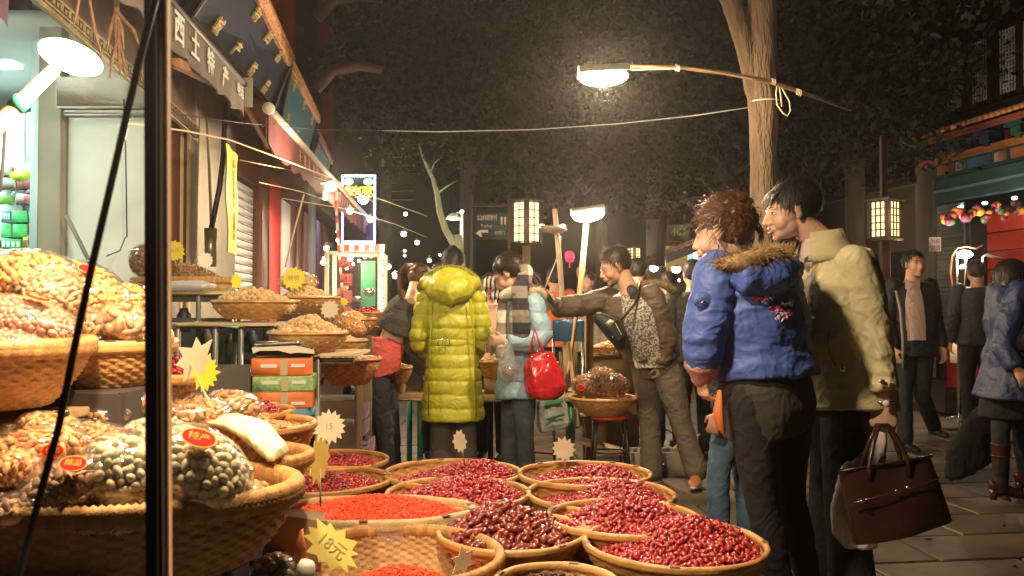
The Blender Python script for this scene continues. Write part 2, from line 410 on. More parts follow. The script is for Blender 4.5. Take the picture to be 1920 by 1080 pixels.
def fur(mb, pts, rad, n, ln=.03, seed=1, w=.0012):
    rg = random.Random(seed); k = len(pts)
    for i in range(n):
        x = rg.random()*(k-1); i0 = min(int(x), k-2); c = pts[i0].lerp(pts[i0+1], x-i0); d = (pts[i0+1]-pts[i0]).normalized(); s_, u = frame(d)
        a = rg.uniform(0, 6.28); o = s_*math.cos(a)+u*math.sin(a)
        o2 = (o+d*rg.uniform(-.6, .6)+Vector((0, 0, rg.uniform(-.5, .2)))).normalized(); p = c+o*rad*.8; L = ln*rg.uniform(.5, 1.2)
        sstrand(mb, [p, p+o2*L*.5, p+(o2+Vector((rg.uniform(-.3, .3), rg.uniform(-.3, .3), -.3))).normalized()*L], w, d)
def hand(mb, W, d, pn, side, curl=.6, k=1.0, spread=.1):
    """W wrist, d pointing direction, pn palm normal (palm faces pn), side = towards thumb"""
    d = Vector(d).normalized(); pn = Vector(pn); pn = (pn-d*pn.dot(d)).normalized(); sd = d.cross(pn)
    if sd.dot(Vector(side)) < 0: sd = -sd
    W = Vector(W)
    mb.rings([(W-d*.01*k, sd*.026*k, pn*.019*k), (W+d*.02*k, sd*.032*k, pn*.017*k), (W+d*.055*k, sd*.041*k, pn*.015*k), (W+d*.085*k, sd*.040*k, pn*.012*k), (W+d*.095*k, sd*.034*k, pn*.008*k)], 14)
    for i, (o, L) in enumerate(((.031, .88), (.0105, 1.0), (-.0105, .93), (-.031, .74))):
        p = W+d*.082*k+sd*o*k; ang = 0; pts = [p-d*.015*k, p]; dd = d+sd*(o/.031*spread)
        for s_, (l, c) in enumerate(((.042, .9), (.027, 1.1), (.021, .8))):
            ang += curl*c; v = (dd.normalized()*math.cos(ang)+pn*math.sin(ang)); p = p+v*l*L*k; pts.append(p)
        mb.tube(pts, [.0095*k, .0092*k, .0085*k, .0075*k, .006*k], 8, round_=True)
    p = W+d*.025*k+sd*.028*k
    v1 = (d*.6+sd*.7+pn*.3).normalized(); q = p+v1*.036*k; v2 = (d*.9+sd*.15+pn*(.3+.5*curl)).normalized(); q2 = q+v2*.030*k; q3 = q2+(v2+pn*.3*curl).normalized()*.022*k
    mb.tube([p-v1*.015*k, q, q2, q3], [.0125*k, .0115*k, .0095*k, .0075*k], 8, round_=True)
BASE = dict(AL=(-.10, -.02, .085), AR=(.10, -.02, .085), KL=(-.095, .01, .48), KR=(.095, .01, .48), HL=(-.085, 0, .90), HR=(.085, 0, .90),
            SL=(-.175, -.01, 1.40), SR=(.175, -.01, 1.40), EL=(-.235, -.03, 1.11), ER=(.235, -.03, 1.11), WL=(-.235, .06, .87), WR=(.235, .06, .87), H=(0, .03, 1.585))
class Fig:
    """skeleton in world coordinates. heading: 0 faces away from camera (+Y), 90 faces left (-X), 180 faces camera"""
    def __init__(s, X, Y, heading, H=1.70, lean=0, px=None, loc=None, hyaw=0, hpitch=0, hroll=0, female=False, shw=None, z0=0.0, torsoyaw=0):
        s.k = H/1.70; s.female = female; k = s.k; h = R(heading)
        s.r = Vector((math.cos(h), math.sin(h), 0)); s.f = Vector((-math.sin(h), math.cos(h), 0)); s.o = Vector((X, Y, z0))
        J = {a: Vector(b)*k for a, b in BASE.items()}
        if female:
            for a in ('SL', 'SR'): J[a].x *= .88
            for a in ('EL', 'ER', 'WL', 'WR'): J[a].x *= .90
        if loc:
            for a, b in loc.items(): J[a] = Vector(b)*k
        piv = Vector((0, 0, .90*k)); Rx = Matrix.Rotation(R(-lean), 3, 'X')
        for a in ('SL', 'SR', 'EL', 'ER', 'WL', 'WR', 'H'):
            if loc and a in loc and a not in ('H',): continue
            J[a] = Rx @ (J[a]-piv)+piv
        s.J = {a: s.o+s.r*v.x+s.f*v.y+Vector((0, 0, v.z)) for a, v in J.items()}
        if px:
            for a, (x, y, dy) in px.items(): s.J[a] = P(x, y, Y+dy)
        J = s.J; s.HM = (J['HL']+J['HR'])/2; s.SM = (J['SL']+J['SR'])/2; s.ax = (s.SM-s.HM).normalized()
        s.NB = s.SM+s.ax*.045*k+s.f*.005
        hh = R(heading+hyaw); hf = Vector((-math.sin(hh), math.cos(hh), 0)); hf = (hf*math.cos(R(hpitch))-Vector((0, 0, 1))*math.sin(R(hpitch)))
        up = Vector((0, 0, 1))+hf.cross(Vector((0, 0, 1)))*math.tan(R(hroll))
        s.hd = Head(J['H'], hf, up, k*(.95 if female else 1.0)); s.hh = hf
    def ring(s, t, w, d, off=0):
        """torso ring; t 0 at hips, 1 at shoulders"""
        J = s.J; c = s.HM.lerp(s.SM, t) if t >= 0 else s.HM+Vector((0, 0, 1))*t*(s.SM-s.HM).length
        sh = (J['HR']-J['HL']).normalized(); ss = (J['SR']-J['SL']).normalized(); tt = min(1, max(0, t))
        sd = sh.lerp(ss, tt).normalized(); ax = s.ax if t > .2 else Vector((0, 0, 1)).lerp(s.ax, max(0, t)/.2 if t > 0 else 0).normalized()
        fw = ax.cross(sd).normalized(); k = s.k
        if t > .25 and t < .9: c = c-fw*(-.012*k)
        return (c+fw*off*k, sd*w*k, fw*d*k)
    def torso(s, mb, inf=0.0, t0=-.12, t1=1.07, prof=None):
        if prof is None:
            prof = ([(-.12, .135, .10), (0, .165, .118), (.12, .155, .11), (.32, .125, .095), (.62, .142, .112), (.85, .150, .098), (.98, .125, .08), (1.07, .07, .06)] if s.female else
                    [(-.12, .135, .10), (0, .160, .115), (.12, .155, .112), (.32, .145, .10), (.62, .168, .118), (.85, .178, .105), (.98, .145, .085), (1.07, .075, .065)])
        mb.rings([s.ring(t, w+inf, d+inf) for t, w, d in prof], 28, ex=2.3)
    def arm(s, mb, a, inf=0.0, end=1.0, cuff=0.0, r=(.058, .054, .047, .043, .040, .028), rd=True):
        J = s.J; S, E, W = J['S'+a], J['E'+a], J['W'+a]; k = s.k; f = .88 if s.female else 1.0
        W2 = E.lerp(W, end)
        pts = [S, S.lerp(E, .5), S.lerp(E, .88), E.lerp(W2, .12), E.lerp(W2, .5), W2]
        rr = [(x*f+inf)*k for x in r]; rr[-1] += cuff
        mb.tube(pts, rr, 16, round_=rd)
    def legs(s, mb, inf=0.0, which='LR', end=1.0, r=(.088, .078, .058, .054, .054, .040), flare=0.0):
        J = s.J; k = s.k
        for a in which:
            Hh, K, A = J['H'+a], J['K'+a], J['A'+a]; A2 = K.lerp(A, end)
            pts = [Hh, Hh.lerp(K, .45), Hh.lerp(K, .92), K.lerp(A2, .08), K.lerp(A2, .4), A2]
            rr = [(x+inf)*k for x in r]; rr[-1] += flare
            mb.tube(pts, rr, 16, round_=True)
    def body(s, root, skin=SKIN, vox=.007, hands={}, feet=True, extra=None):
        mb = MB(); s.torso(mb, -.004); s.arm(mb, 'L'); s.arm(mb, 'R'); s.legs(mb)
        J = s.J
        for a in 'LR':
            if feet:
                A = J['A'+a]; mb.tube([A, A+s.f*.02*s.k-Vector((0, 0, .045*s.k)), A+s.f*.05*s.k-Vector((0, 0, .060*s.k))], [.034, .024, .014], 10, round_=True)
            d = (J['W'+a]-J['E'+a]).normalized(); hp = hands.get(a, {})
            side = hp.get('side', s.f); pn = hp.get('pn', (s.r if a == 'L' else -s.r)); dd = hp.get('d', d)
            if hp.get('skip'): continue
            hand(mb, J['W'+a], dd, pn, side, hp.get('curl', .45), s.k*(.9 if s.female else 1.0)*hp.get('k', 1.0), hp.get('spread', .1))
        head_geo(mb, s.hd, s.NB, s.female)
        return mk('body', remesh(mb, vox, 4 if vox < .006 else 2), skin, root)
def wrinkle(amp=.006, sc=(9, 9, 20), seed=0, puff=None, dirs=None):
    if not hasattr(sc, "__len__"): sc = (sc, sc, sc)
    def f(p, n):
        a = nz(p, sc, seed); b = nz(p, (sc[0]*2.3, sc[1]*2.3, sc[2]*2.0), seed+2)
        r_ = max(0, 1-abs(b)*4.5); d = amp*(1-2.2*abs(a))*.7+amp*.55*r_*r_
        if puff:
            per, am, z0 = puff; q = abs(math.sin(math.pi*(p[2]+.02*nz(p, 4, seed)-z0)/per)); d = d*.6+am*(q**.45)-am*.5
        return d
    return f
def cloth(root, name, mb, m, vox=.009, sm=3, disp=None, label=None):
    V, Fc = remesh(mb, vox, sm)
    if disp: V, Fc = displace(V, Fc, disp)
    return mk(name, (V, Fc), m, root, label=label)
def fabric(name, c, rough=.85, k=1.25, bump=.35, bs=260, bump2=.35, bs2=11, crease=.24, cs=7., **kw):
    return mat('fabric_'+name, c, rough, tuple(min(1, x*k) for x in c), ns=7, bump=bump, bs=bs, bump2=bump2, bs2=bs2, bdist=.006, crease=crease, cs=cs, **kw)
def patch(root, name, target, left, right, m, off=.008, nu=10, nv=16, label=None, disp=None):
    """cloth patch lying on the surface of another garment; left/right are outlines [(px,py),...] seen from the camera"""
    bpy.context.view_layer.update(); dg = bpy.context.evaluated_depsgraph_get(); ev = target.evaluated_get(dg); O = ORG[target.name]; o = Vector((0, 0, CAMZ))-O
    def at(line, t):
        x = t*(len(line)-1); i = min(int(x), len(line)-2); f = x-i; return (line[i][0]*(1-f)+line[i+1][0]*f, line[i][1]*(1-f)+line[i+1][1]*f)
    rows = []; last = None
    for j in range(nv+1):
        a, b = at(left, j/nv), at(right, j/nv); row = []
        for i in range(nu+1):
            px, py = a[0]+(b[0]-a[0])*i/nu, a[1]+(b[1]-a[1])*i/nu; d = (P(px, py, 5)-Vector((0, 0, CAMZ))).normalized(); ok, loc, nn, _ = ev.ray_cast(o, d)
            if ok: last = (loc-o).length; p = loc+O+nn*(off+(disp((loc+O)) if disp else 0))
            else: p = Vector((0, 0, CAMZ))+d*(last or (ORG[target.name]-Vector((0, 0, CAMZ))).length)
            row.append(p)
        rows.append(row)
    mb = MB(); mb.grid(rows[::-1]); return mk(name, mb, m, root, label=label)
def shoe(root, A, f, L=.26, m=None, k=1.0, heel=0.0, sole=None, boot=0.0, label=None):
    f = Vector(f); f.z = 0; f.normalize(); s_ = Vector((f.y, -f.x, 0)); g = Vector((A.x, A.y, A.z-.085*k)); z = Vector((0, 0, 1)); mb = MB()
    rr = []
    for t, w, h, c in ((-.075, .018, .03, .045), (-.055, .031, .040, .048), (0, .034, .045, .050), (.06, .038, .036, .040), (.12, .044, .027, .030), (.165, .036, .019, .022), (.185, .014, .010, .016)):
        rr.append((g+f*t*k+z*(c*k+heel*max(0, .1-t)/.17), s_*w*k, z*h*k))
    mb.rings(rr, 14)
    if boot: mb.tube([A-z*.04, A+z*boot*.3, A+z*boot], [.042*k, .045*k, .058*k], 14)
    V, Fc = remesh(mb, .006, 2); o = mk('boot' if boot else 'shoe', (V, Fc), m, root, label=label)
    if heel: mb = MB(); mb.rings([(g-f*.045*k+z*0.0, s_*.020*k, f*.020*k), (g-f*.045*k+z*(heel+.02), s_*.028*k, f*.030*k)], 14); mk('heel', mb, m, o)
    if sole:
        mb = MB(); mb.rings([(g+f*.055*k+z*.002, s_*.044*k, f*.14*k), (g+f*.055*k+z*.018*k, s_*.043*k, f*.138*k)], 20); mk('sole', mb, sole, o)
    return o
FUR = mat('fur_tan', (.36, .24, .10), .8, (.18, .10, .04), ns=40)
METAL = mat('metal_snap', (.6, .6, .58), .25, metal=1.0)
# ------------------------------------------------------------------ nuts, dates, packing
def _base(kind, s):
    """low-poly nut as (V,F) centred on the origin, s = half length in metres"""
    rg = np.random.default_rng(abs(hash(kind)) % 1000 if False else sum(map(ord, kind)))
    out = []
    for v in range(3):
        mb = MB(); 
        n, m = (10, 7) if kind in ('date', 'walnut', 'pale') else (8, 6)
        mb.ell((0, 0, 0), (1, 1, 1), None, n, m); V, Fc, _ = mb.arr(); V = V.copy()
        if kind == 'date': V = V*np.array([1, .62, .56]); V *= 1+.10*np.sin(V[:, :1]*5+v)+rg.uniform(-.07, .07, (len(V), 1))
        elif kind == 'walnut': V = V*np.array([1, .92, .88]); V *= 1+rg.uniform(-.05, .05, (len(V), 1))
        elif kind == 'almond': V = V*np.array([1, .55, .34]); V[:, 1] *= 1-.35*V[:, 0]; V *= 1+rg.uniform(-.04, .04, (len(V), 1))
        elif kind == 'pale': V = V*np.array([1, .68, .60]); V *= 1+rg.uniform(-.02, .02, (len(V), 1))
        elif kind == 'flake': V = V*np.array([1, .45, .35]); V *= 1+rg.uniform(-.25, .25, (len(V), 1))
        elif kind == 'pecan': V = V*np.array([1, .5, .42]); V *= 1+.06*np.sin(V[:, 1:2]*20)
        elif kind == 'round': V *= 1+rg.uniform(-.03, .03, (len(V), 1))
        out.append((V*s, Fc))
    return out
NUT_MESH = {k: (lambda s, k=k: _base(k, s)) for k in ('date', 'walnut', 'almond', 'pale', 'flake', 'pecan', 'round')}
def rrot(rng, nrm=None, flat=.5):
    """random rotation; if nrm given lay the short axis roughly along it"""
    if nrm is None:
        q = rng.normal(size=4); q /= np.linalg.norm(q); w, x, y, z = q
        return np.array([[1-2*(y*y+z*z), 2*(x*y-z*w), 2*(x*z+y*w)], [2*(x*y+z*w), 1-2*(x*x+z*z), 2*(y*z-x*w)], [2*(x*z-y*w), 2*(y*z+x*w), 1-2*(x*x+y*y)]])
    n = np.array(nrm)+rng.normal(size=3)*flat; n /= np.linalg.norm(n); a = rng.normal(size=3); a -= n*a.dot(n); a /= np.linalg.norm(a); b = np.cross(n, a)
    return np.stack([a, b, n], axis=1)
def scatter_mb(pts, base, rng, nrms=None, flat=.5, smin=.78, smax=1.18):
    Vs = []; Fs = []; n = 0
    for i, p in enumerate(pts):
        V, Fc = base[i % len(base)]; M = rrot(rng, None if nrms is None else nrms[i], flat); W = (V*rng.uniform(smin, smax, 3) if True else V) @ M.T+p
        Vs.append(W); Fs.extend([tuple(j+n for j in f) for f in Fc]); n += len(V)
    mb = MB()
    if Vs: mb.V = [np.concatenate(Vs)]; mb.F = Fs; mb.M = [0]*len(Fs); mb.n = n
    return mb
def pack(root, name, c, r, base, m, n, seed=1, jit=.10, core=True, rot=None, up_only=False, label=None):
    """nuts packed over an ellipsoid (inside of a bag)"""
    rng = np.random.default_rng(seed); i = np.arange(n)+.5; ph = np.arccos(1-2*i/n); th = math.pi*(1+5**.5)*i
    d = np.stack([np.cos(th)*np.sin(ph), np.sin(th)*np.sin(ph), np.cos(ph)], 1); r = np.array(r)
    if up_only: d = d[(d[:, 2] > -.35)]
    sc = rng.uniform(1-jit*1.5, 1.0, (len(d), 1)); pts = d*r*sc; nr = d/r; nr /= np.linalg.norm(nr, axis=1, keepdims=True)
    if rot is not None: M = np.array(rot); pts = pts @ M.T; nr = nr @ M.T
    mb = scatter_mb(pts+np.array(c), base, rng, nr, .45)
    if core: mb.ell(c, r*.86, None if rot is None else rot, 20, 12)
    return mk(name, mb, m, root, kind='stuff', label=label)
def heap_points(cx, cy, rx, ry, hf, sp, rng, layers=2, jit=.3, ang=0.):
    """points on a heap surface z=hf(u,v) (u,v in unit disc)"""
    pts = []; nr = []
    ca, sa = math.cos(ang), math.sin(ang)
    for L in range(layers):
        y = -ry; row = 0
        while y < ry:
            x = -rx+(sp*.5 if row % 2 else 0)
            while x < rx:
                X = x+rng.uniform(-jit, jit)*sp; Y = y+rng.uniform(-jit, jit)*sp; u, v = X/rx, Y/ry
                if u*u+v*v < .985:
                    e = .02; gx = (hf(u+e, v)-hf(u-e, v))/(2*e*rx); gy = (hf(u, v+e)-hf(u, v-e))/(2*e*ry)
                    w = np.array([-gx, -gy, 1.]); w /= np.linalg.norm(w)
                    z = hf(u, v)-L*sp*.55+rng.uniform(-.25, .35)*sp
                    wx, wy = X*ca-Y*sa, X*sa+Y*ca
                    pts.append((cx+wx, cy+wy, z)); nr.append((w[0]*ca-w[1]*sa, w[0]*sa+w[1]*ca, w[2]))
                x += sp
            y += sp*.87; row += 1
    return np.array(pts), np.array(nr)
def heap_base(cx, cy, rx, ry, hf, dz, n=32, m=14, ang=0.):
    rows = []; ca, sa = math.cos(ang), math.sin(ang)
    for i in range(m+1):
        q = i/m; rows.append([(cx+(q*rx*math.cos(t))*ca-(q*ry*math.sin(t))*sa, cy+(q*rx*math.cos(t))*sa+(q*ry*math.sin(t))*ca, hf(q*math.cos(t), q*math.sin(t))-dz) for t in [2*math.pi*j/n for j in range(n)]])
    mb = MB(); mb.grid(rows[::-1], cyc=True); return mb
# ------------------------------------------------------------------ setting: ground, shops, trees
STONE = mat('paving_stone', (.17, .125, .08), .55, (.05, .038, .026), ns=1.7, nd=6, bump=.35, bs=60, bump2=.4, bs2=9, fac=(.3, .7))
def ground():
    m = bpy.data.materials.new('ground_paving'); m.use_nodes = True; nt = m.node_tree; b = nt.nodes['Principled BSDF']
    tc = nt.nodes.new('ShaderNodeTexCoord'); br = nt.nodes.new('ShaderNodeTexBrick'); br.inputs['Scale'].default_value = 1.0; br.inputs['Brick Width'].default_value = .8; br.inputs['Row Height'].default_value = .42
    br.inputs['Color1'].default_value = (.10, .085, .065, 1); br.inputs['Color2'].default_value = (.14, .115, .085, 1); br.inputs['Mortar'].default_value = (.02, .018, .015, 1); br.inputs['Mortar Size'].default_value = .012
    nt.links.new(tc.outputs['Object'], br.inputs[0]); nt.links.new(br.outputs[0], b.inputs['Base Color']); b.inputs['Roughness'].default_value = .6
    mb = MB(); mb.add([(-90, -40, -.03), (90, -40, -.03), (90, 160, -.03), (-90, 160, -.03)], [(0, 1, 2, 3)])
    g = mk('ground', mb, m, kind='structure', smooth=False, org=(0, 0, -.03))
    # paving stones laid one by one where the ground is seen close
    rg = random.Random(2); meshes = []
    for k in range(5):
        s = MB(); s.bbox((0, 0, 0), (.392*2, .205*2, .05), b=.007); V, Fc, _ = s.arr(); V = V.copy(); V[:, 2] += np.array([.0015*nz(v, 4, k) for v in V])
        o = mk('paving_stone', (V, Fc), STONE, g, org=(0, 0, 0), smooth=False); meshes.append(o.data); bpy.data.objects.remove(o)
    yaw = Matrix.Rotation(R(7), 4, 'Z')
    for j in range(16):
        for i in range(10):
            x = -2.2+i*.8+(.4 if j % 2 else 0); y = 2.0+j*.425
            p = yaw @ Vector((x, y, 0)); p.z = -.023+rg.uniform(-.002, .002)
            if (p.x < .2 and p.y < 4.3) : continue
            inst('paving_stone', meshes[rg.randrange(5)], Matrix.Translation(p) @ yaw @ Euler((rg.uniform(-.003, .003), rg.uniform(-.003, .003), rg.uniform(-.004, .004))).to_matrix().to_4x4(), g)
ground()
def LX(Y, off=0.): return -1.79-.085*Y+off      # left facade line
WALLG = mat('plaster_grey', (.33, .31, .25), .85, (.26, .24, .19), ns=2.5, bump=.15, bs=40)
WALLW = mat('plaster_white', (.66, .68, .62), .7, (.48, .49, .43), ns=1.8, nd=6, bump=.1, bs=30)
PILG = mat('pillar_grey', (.28, .25, .19), .7, (.22, .20, .15), ns=3)
DARKW = mat('dark_wood', (.035, .018, .012), .6, (.02, .01, .008), ns=10, stretch=(1, 1, .2))
REDW = mat('lacquer_red', (.22, .018, .015), .5, (.15, .012, .010), ns=6)
BROWNW = mat('lacquer_brown', (.13, .045, .022), .5, (.08, .028, .015), ns=8, stretch=(4, 4, .5))
def left_shop():
    b = thing('nut_shop', 'bright corner shop with white wall and stocked shelves behind the nut stall', 'shop', (-2.6, 6.2, 0))
    Yw = 5.3
    xl, x1, x2 = P(82, 300, Yw).x, P(125, 300, Yw).x, P(286, 300, Yw).x
    m = MB(); m.bbox(((x1+x2)/2, Yw+.12, 1.5), (x2-x1, .24, 3.0), b=.01); mk('wall', m, WALLW, b)
    m = MB(); m.bbox(((xl+x1)/2-.003, Yw+.08, 1.6), (x1-xl, .30, 3.2), b=.01); mk('pillar', m, PILG, b)
    z1 = P(0, 207, Yw).z; z2 = P(0, 150, Yw).z
    m = MB(); m.bbox(((x1+x2)/2, Yw-.03, (z1+z2)/2), (x2-x1+.06, .10, z2-z1), b=.006); m.bbox(((x1+x2)/2, Yw-.01, z1-.02), (x2-x1+.02, .06, .035), b=.006); mk('lintel', m, WALLW, b)
    # interior
    wh = mat('interior_white', (.62, .72, .70), .4, (.55, .66, .64), ns=1.5); yb = 7.6
    m = MB(); m.box((-4.4, yb+.05, 1.7), (3.6, .1, 3.4)); m.box((-6.2, 6.4, 1.7), (.1, 2.6, 3.4)); m.box((x1-.3, 6.6, 1.7), (.08, 2.2, 3.4)); mk('interior_wall', m, wh, b)
    m = MB(); m.box((-4.5, 6.4, 3.0), (3.6, 2.6, .06)); mk('ceiling', m, wh, b)
    for i in range(4):
        for j in range(2):
            m = MB(); m.bbox((-5.0+i*.52, 6.62, 1.98+j*.50), (.50, .34, .48), b=.006); mk('cupboard_door', m, wh, b)
    gl = mat('shelf_glass', (.25, .5, .5), .15)
    m = MB()
    for z in (.80, 1.10, 1.32, 1.52): m.bbox((-4.2, 6.5, z), (2.1, .42, .018), b=.003)
    mk('shelf', m, gl, b)
    li = bpy.data.lights.new('shop_light', 'AREA'); li.energy = 42; li.color = (.80, 1.0, .97); li.shape = 'RECTANGLE'; li.size = 1.6; li.size_y = .5
    o = bpy.data.objects.new('shop_ceiling_light', li); COL.objects.link(o); o.location = Vector((-4.3, 6.0, 2.93))-ORG[b.name]; o.parent = b
    m = MB(); m.bbox((-4.3, 6.0, 2.955), (1.6, .14, .03)); mk('tube_light', m, glow('tube_glow', (.8, 1, .95), 8), b)
    o = thing('added_tube_lamp', 'assumed cool white tube lamp, unseen, added at the shop entrance to brighten the wall', 'lamp', (-3.3, 4.3, 2.75))  # assumed entrance lamp, out of view, added to brighten the white wall
    m = MB(); m.bbox((-3.3, 4.3, 2.77), (.9, .08, .04)); mk('housing', m, wh, o); m = MB(); m.tube([(-3.7, 4.3, 2.74), (-2.9, 4.3, 2.74)], .016, 10); mk('tube', m, glow('tube_glow', (.8, 1, .95), 8), o)
    li = bpy.data.lights.new('added_tube_lamp_light', 'AREA'); li.energy = 26; li.color = (.78, 1.0, .86); li.shape = 'RECTANGLE'; li.size = .9; li.size_y = .06
    q = bpy.data.objects.new('added_tube_lamp_light', li); COL.objects.link(q); q.location = (0, 0, -.05); q.parent = o; q.rotation_euler = (R(30), 0, 0)
    # goods in the lit window
    rg = random.Random(5); cols = dict(green=(.05, .42, .10), lime=(.25, .60, .12), red=(.55, .03, .04), white=(.6, .62, .58), teal=(.08, .30, .28), yellow=(.7, .6, .05), brown=(.2, .08, .05), pink=(.5, .15, .18))
    def box(px0, px1, py0, py1, c, dy=0, nm='goods_box', stripes=None):
        a = P(px0, py1, 6.25+dy); c2 = P(px1, py0, 6.25+dy)
        m = MB(); m.bbox(((a.x+c2.x)/2, 6.25+dy+.1, (a.z+c2.z)/2), (c2.x-a.x, .2, c2.z-a.z), b=.003)
        o = thing(nm, '', '', ((a.x+c2.x)/2, 6.25+dy, a.z)); mk('carton', m, mat('carton_'+c, cols[c], .4, tuple(min(1, x*1.25) for x in cols[c]), ns=20), o)
        if stripes:
            for q in range(stripes[1]):
                m = MB(); t = (q+.5)/stripes[1]; m.bbox((a.x+(c2.x-a.x)*t, 6.25+dy-.003, (a.z+c2.z)/2), ((c2.x-a.x)/stripes[1]*.6, .004, (c2.z-a.z)*.5), b=.001); mk('print', m, mat('carton_'+stripes[0], cols[stripes[0]], .4), o)
        return o
    rows = [((2, 40), (448, 470), 'green', 'white'), ((2, 22), (420, 446), 'green', None), ((23, 52), (420, 446), 'green', None), ((53, 82), (418, 438), 'red', None), ((2, 20), (395, 418), 'teal', 'white'), ((21, 52), (395, 418), 'green', None), ((53, 82), (394, 417), 'teal', 'lime'),
            ((53, 82), (440, 456), 'red', 'lime'), ((55, 82), (457, 474), 'pink', 'white'), ((42, 53), (442, 474), 'yellow', 'brown'), ((2, 40), (471, 478), 'white', 'brown')]
    labs = ['flat green printed carton on the lowest shelf', 'plain green carton at the left of the shop shelf', 'bright green carton beside a red carton', 'plain red carton on the shop shelf', 'teal carton with white print above the green ones', 'wide bright green carton on the second row', 'teal carton with lime print at the right of its row',
            'red carton with lime print below the plain red one', 'pink and white printed carton next to the pillar', 'narrow yellow carton standing on end', 'thin white carton at the bottom of the shelf']
    for (xx, yy, c, st), lb in zip(rows, labs):
        o = box(xx[0], xx[1]-1, yy[0], yy[1]-1, c, stripes=(st, 4) if st else None); _props(o, lb+' in the lit shop window', 'box', 'cartons on the shop shelves')
    for i in range(34):
        x = rg.uniform(2, 76); row = rg.choice((0, 1, 2)); y = 318+row*27+rg.uniform(-3, 3); c = rg.choice(('red', 'white', 'brown', 'pink', 'lime', 'teal', 'white'))
        m = MB(); q = P(x, y, 6.22+rg.uniform(0, .2)); m.rings([(q+Vector((dx, 0, dx*rg.uniform(-.3, .3))), Vector((0, tk, 0)), Vector((0, 0, hh_))) for dx, tk, hh_ in ((-.055, .003, .030), (-.04, .012, .034), (0, .02, .030), (.04, .012, .034), (.055, .003, .030))], 12, ex=3); V, Fc, _ = m.arr()
        o = mk('snack_packet', displace(V, Fc, wrinkle(.006, 30, i)), mat('carton_'+c, cols[c], .35)); _props(o, 'small shiny '+c+' snack packet on the '+('top', 'second', 'third')[row]+' shelf of the shop window', 'packet', 'snack packets heaped on the shop shelves')
    m = MB(); m.prism(star(18, 1, .72), P(40, 330, 6.12), Vector((.10, 0, 0)), Vector((0, 0, .05)), Vector((0, .003, 0))); o = mk('price_card', m, mat('card_lime', (.65, .75, .05), .5)); _props(o, 'lime green starburst price card in the shop window', 'price card')
    # fascia with key-pattern trim and hanging valance
    a0, a1 = Vector((-1.55, 1.2, 2.42)), Vector((-2.19, 5.9, 2.42)); d = (a1-a0).normalized(); n = Vector((d.y, -d.x, 0))
    gold = mat('trim_gold', (.34, .27, .12), .5, (.26, .20, .09), ns=12)
    f = thing('shop_fascia', 'brown timber fascia with a golden key-pattern trim over the nut stall', 'fascia', (a0+a1)/2)
    m = MB(); m.beam(a0+Vector((0, 0, .035)), a1+Vector((0, 0, .035)), .03, .09, bev=.004); mk('trim', m, gold, f)
    bl = mat('key_black', (.02, .016, .012), .5); m = MB(); L = (a1-a0).length; k = int(L/.085)
    for i in range(k):
        c = a0+d*(i*.085+.04)+n*.0165+Vector((0, 0, .036))
        for (u, w, du, dw) in ((0, .022, .055, .007), (-.024, .006, .007, .035), (0, -.008, .03, .007), (.014, .002, .007, .02), (.034, -.008, .02, .007), (.0, -.026, .07, .006)):
            mm = Matrix((d, n, Vector((0, 0, 1)))).transposed(); m.box(c+d*u+Vector((0, 0, w)), (du, .004, dw), mm)
    mk('key_pattern', m, bl, f, smooth=False)
    so = mat('soffit_brown', (.11, .055, .035), .6, (.07, .035, .022), ns=6, bump=.3, bs=20)
    m = MB(); m.grid([[a0+Vector((0, 0, .085)), a1+Vector((0, 0, .085))], [a0-n*.10+Vector((0, 0, 1.6)), a1-n*.10+Vector((0, 0, 1.6))], [a0-n*.16+Vector((0, 0, 1.6)), a1-n*.16+Vector((0, 0, 1.6))], [a0-n*.06+Vector((0, 0, .085)), a1-n*.06+Vector((0, 0, .085))], [a0+Vector((0, 0, .085)), a1+Vector((0, 0, .085))]]); mk('fascia_board', m, so, f, smooth=False)
    pu = mat('valance_purple', (.09, .04, .07), .8)
    pts = []; m = MB(); kk = 60; rows = [[], []]
    for i in range(kk+1):
        t = i/kk*.40; c = a0.lerp(a1, t)-n*.02; s_ = (i*.40*L/kk/.55) % 1; dz = .10+.07*(4*s_*(1-s_))**.6
        rows[0].append(c+Vector((0, 0, -.012))); rows[1].append(c+n*.012*math.sin(i*.9)+Vector((0, 0, -dz)))
    m.grid(rows); mk('valance', m, pu, f)
    # dried things hanging on the fascia
    rt = mat('dried_root', (.25, .12, .05), .7, (.14, .06, .03), ns=20)
    def hang(px, py, ln, Y, lab, bend=.0, rr=.012, fork=0):
        p = P(px, py, Y); m = MB(); m.tube([p+Vector((0, 0, .10)), p, p+Vector((bend*.4, 0, -ln*.5)), p+Vector((bend, 0, -ln))], [.003, rr, rr*1.1, rr*.4], 7, round_=True)
        for q in range(fork):
            m.tube([p+Vector((0, 0, -ln*.3)), p+Vector(((q-.5)*.05, 0, -ln*.7)), p+Vector(((q-.5)*.07, 0, -ln*1.1))], [rr, rr*.8, rr*.3], 6, round_=True)
        o = mk('dried_root', m, rt); _props(o, lab, 'dried root')
    hang(148, 0, .10, 3.05, 'thin pale dried root hanging nearest the bright lamp', -.02, .005)
    hang(168, 0, .22, 3.2, 'long curved dried root hanging from the fascia above the lamp', .05, .006)
    hang(218, -5, .20, 3.6, 'thick forked dried root hanging beside the black pole', .0, .010, 3)
    hang(222, 50, .20, 3.6, 'lower forked dried root hanging beneath the thick one', .01, .009, 2)
    hang(262, 120, .10, 4.0, 'short bent dried root hanging close behind the black pole', .03, .008)
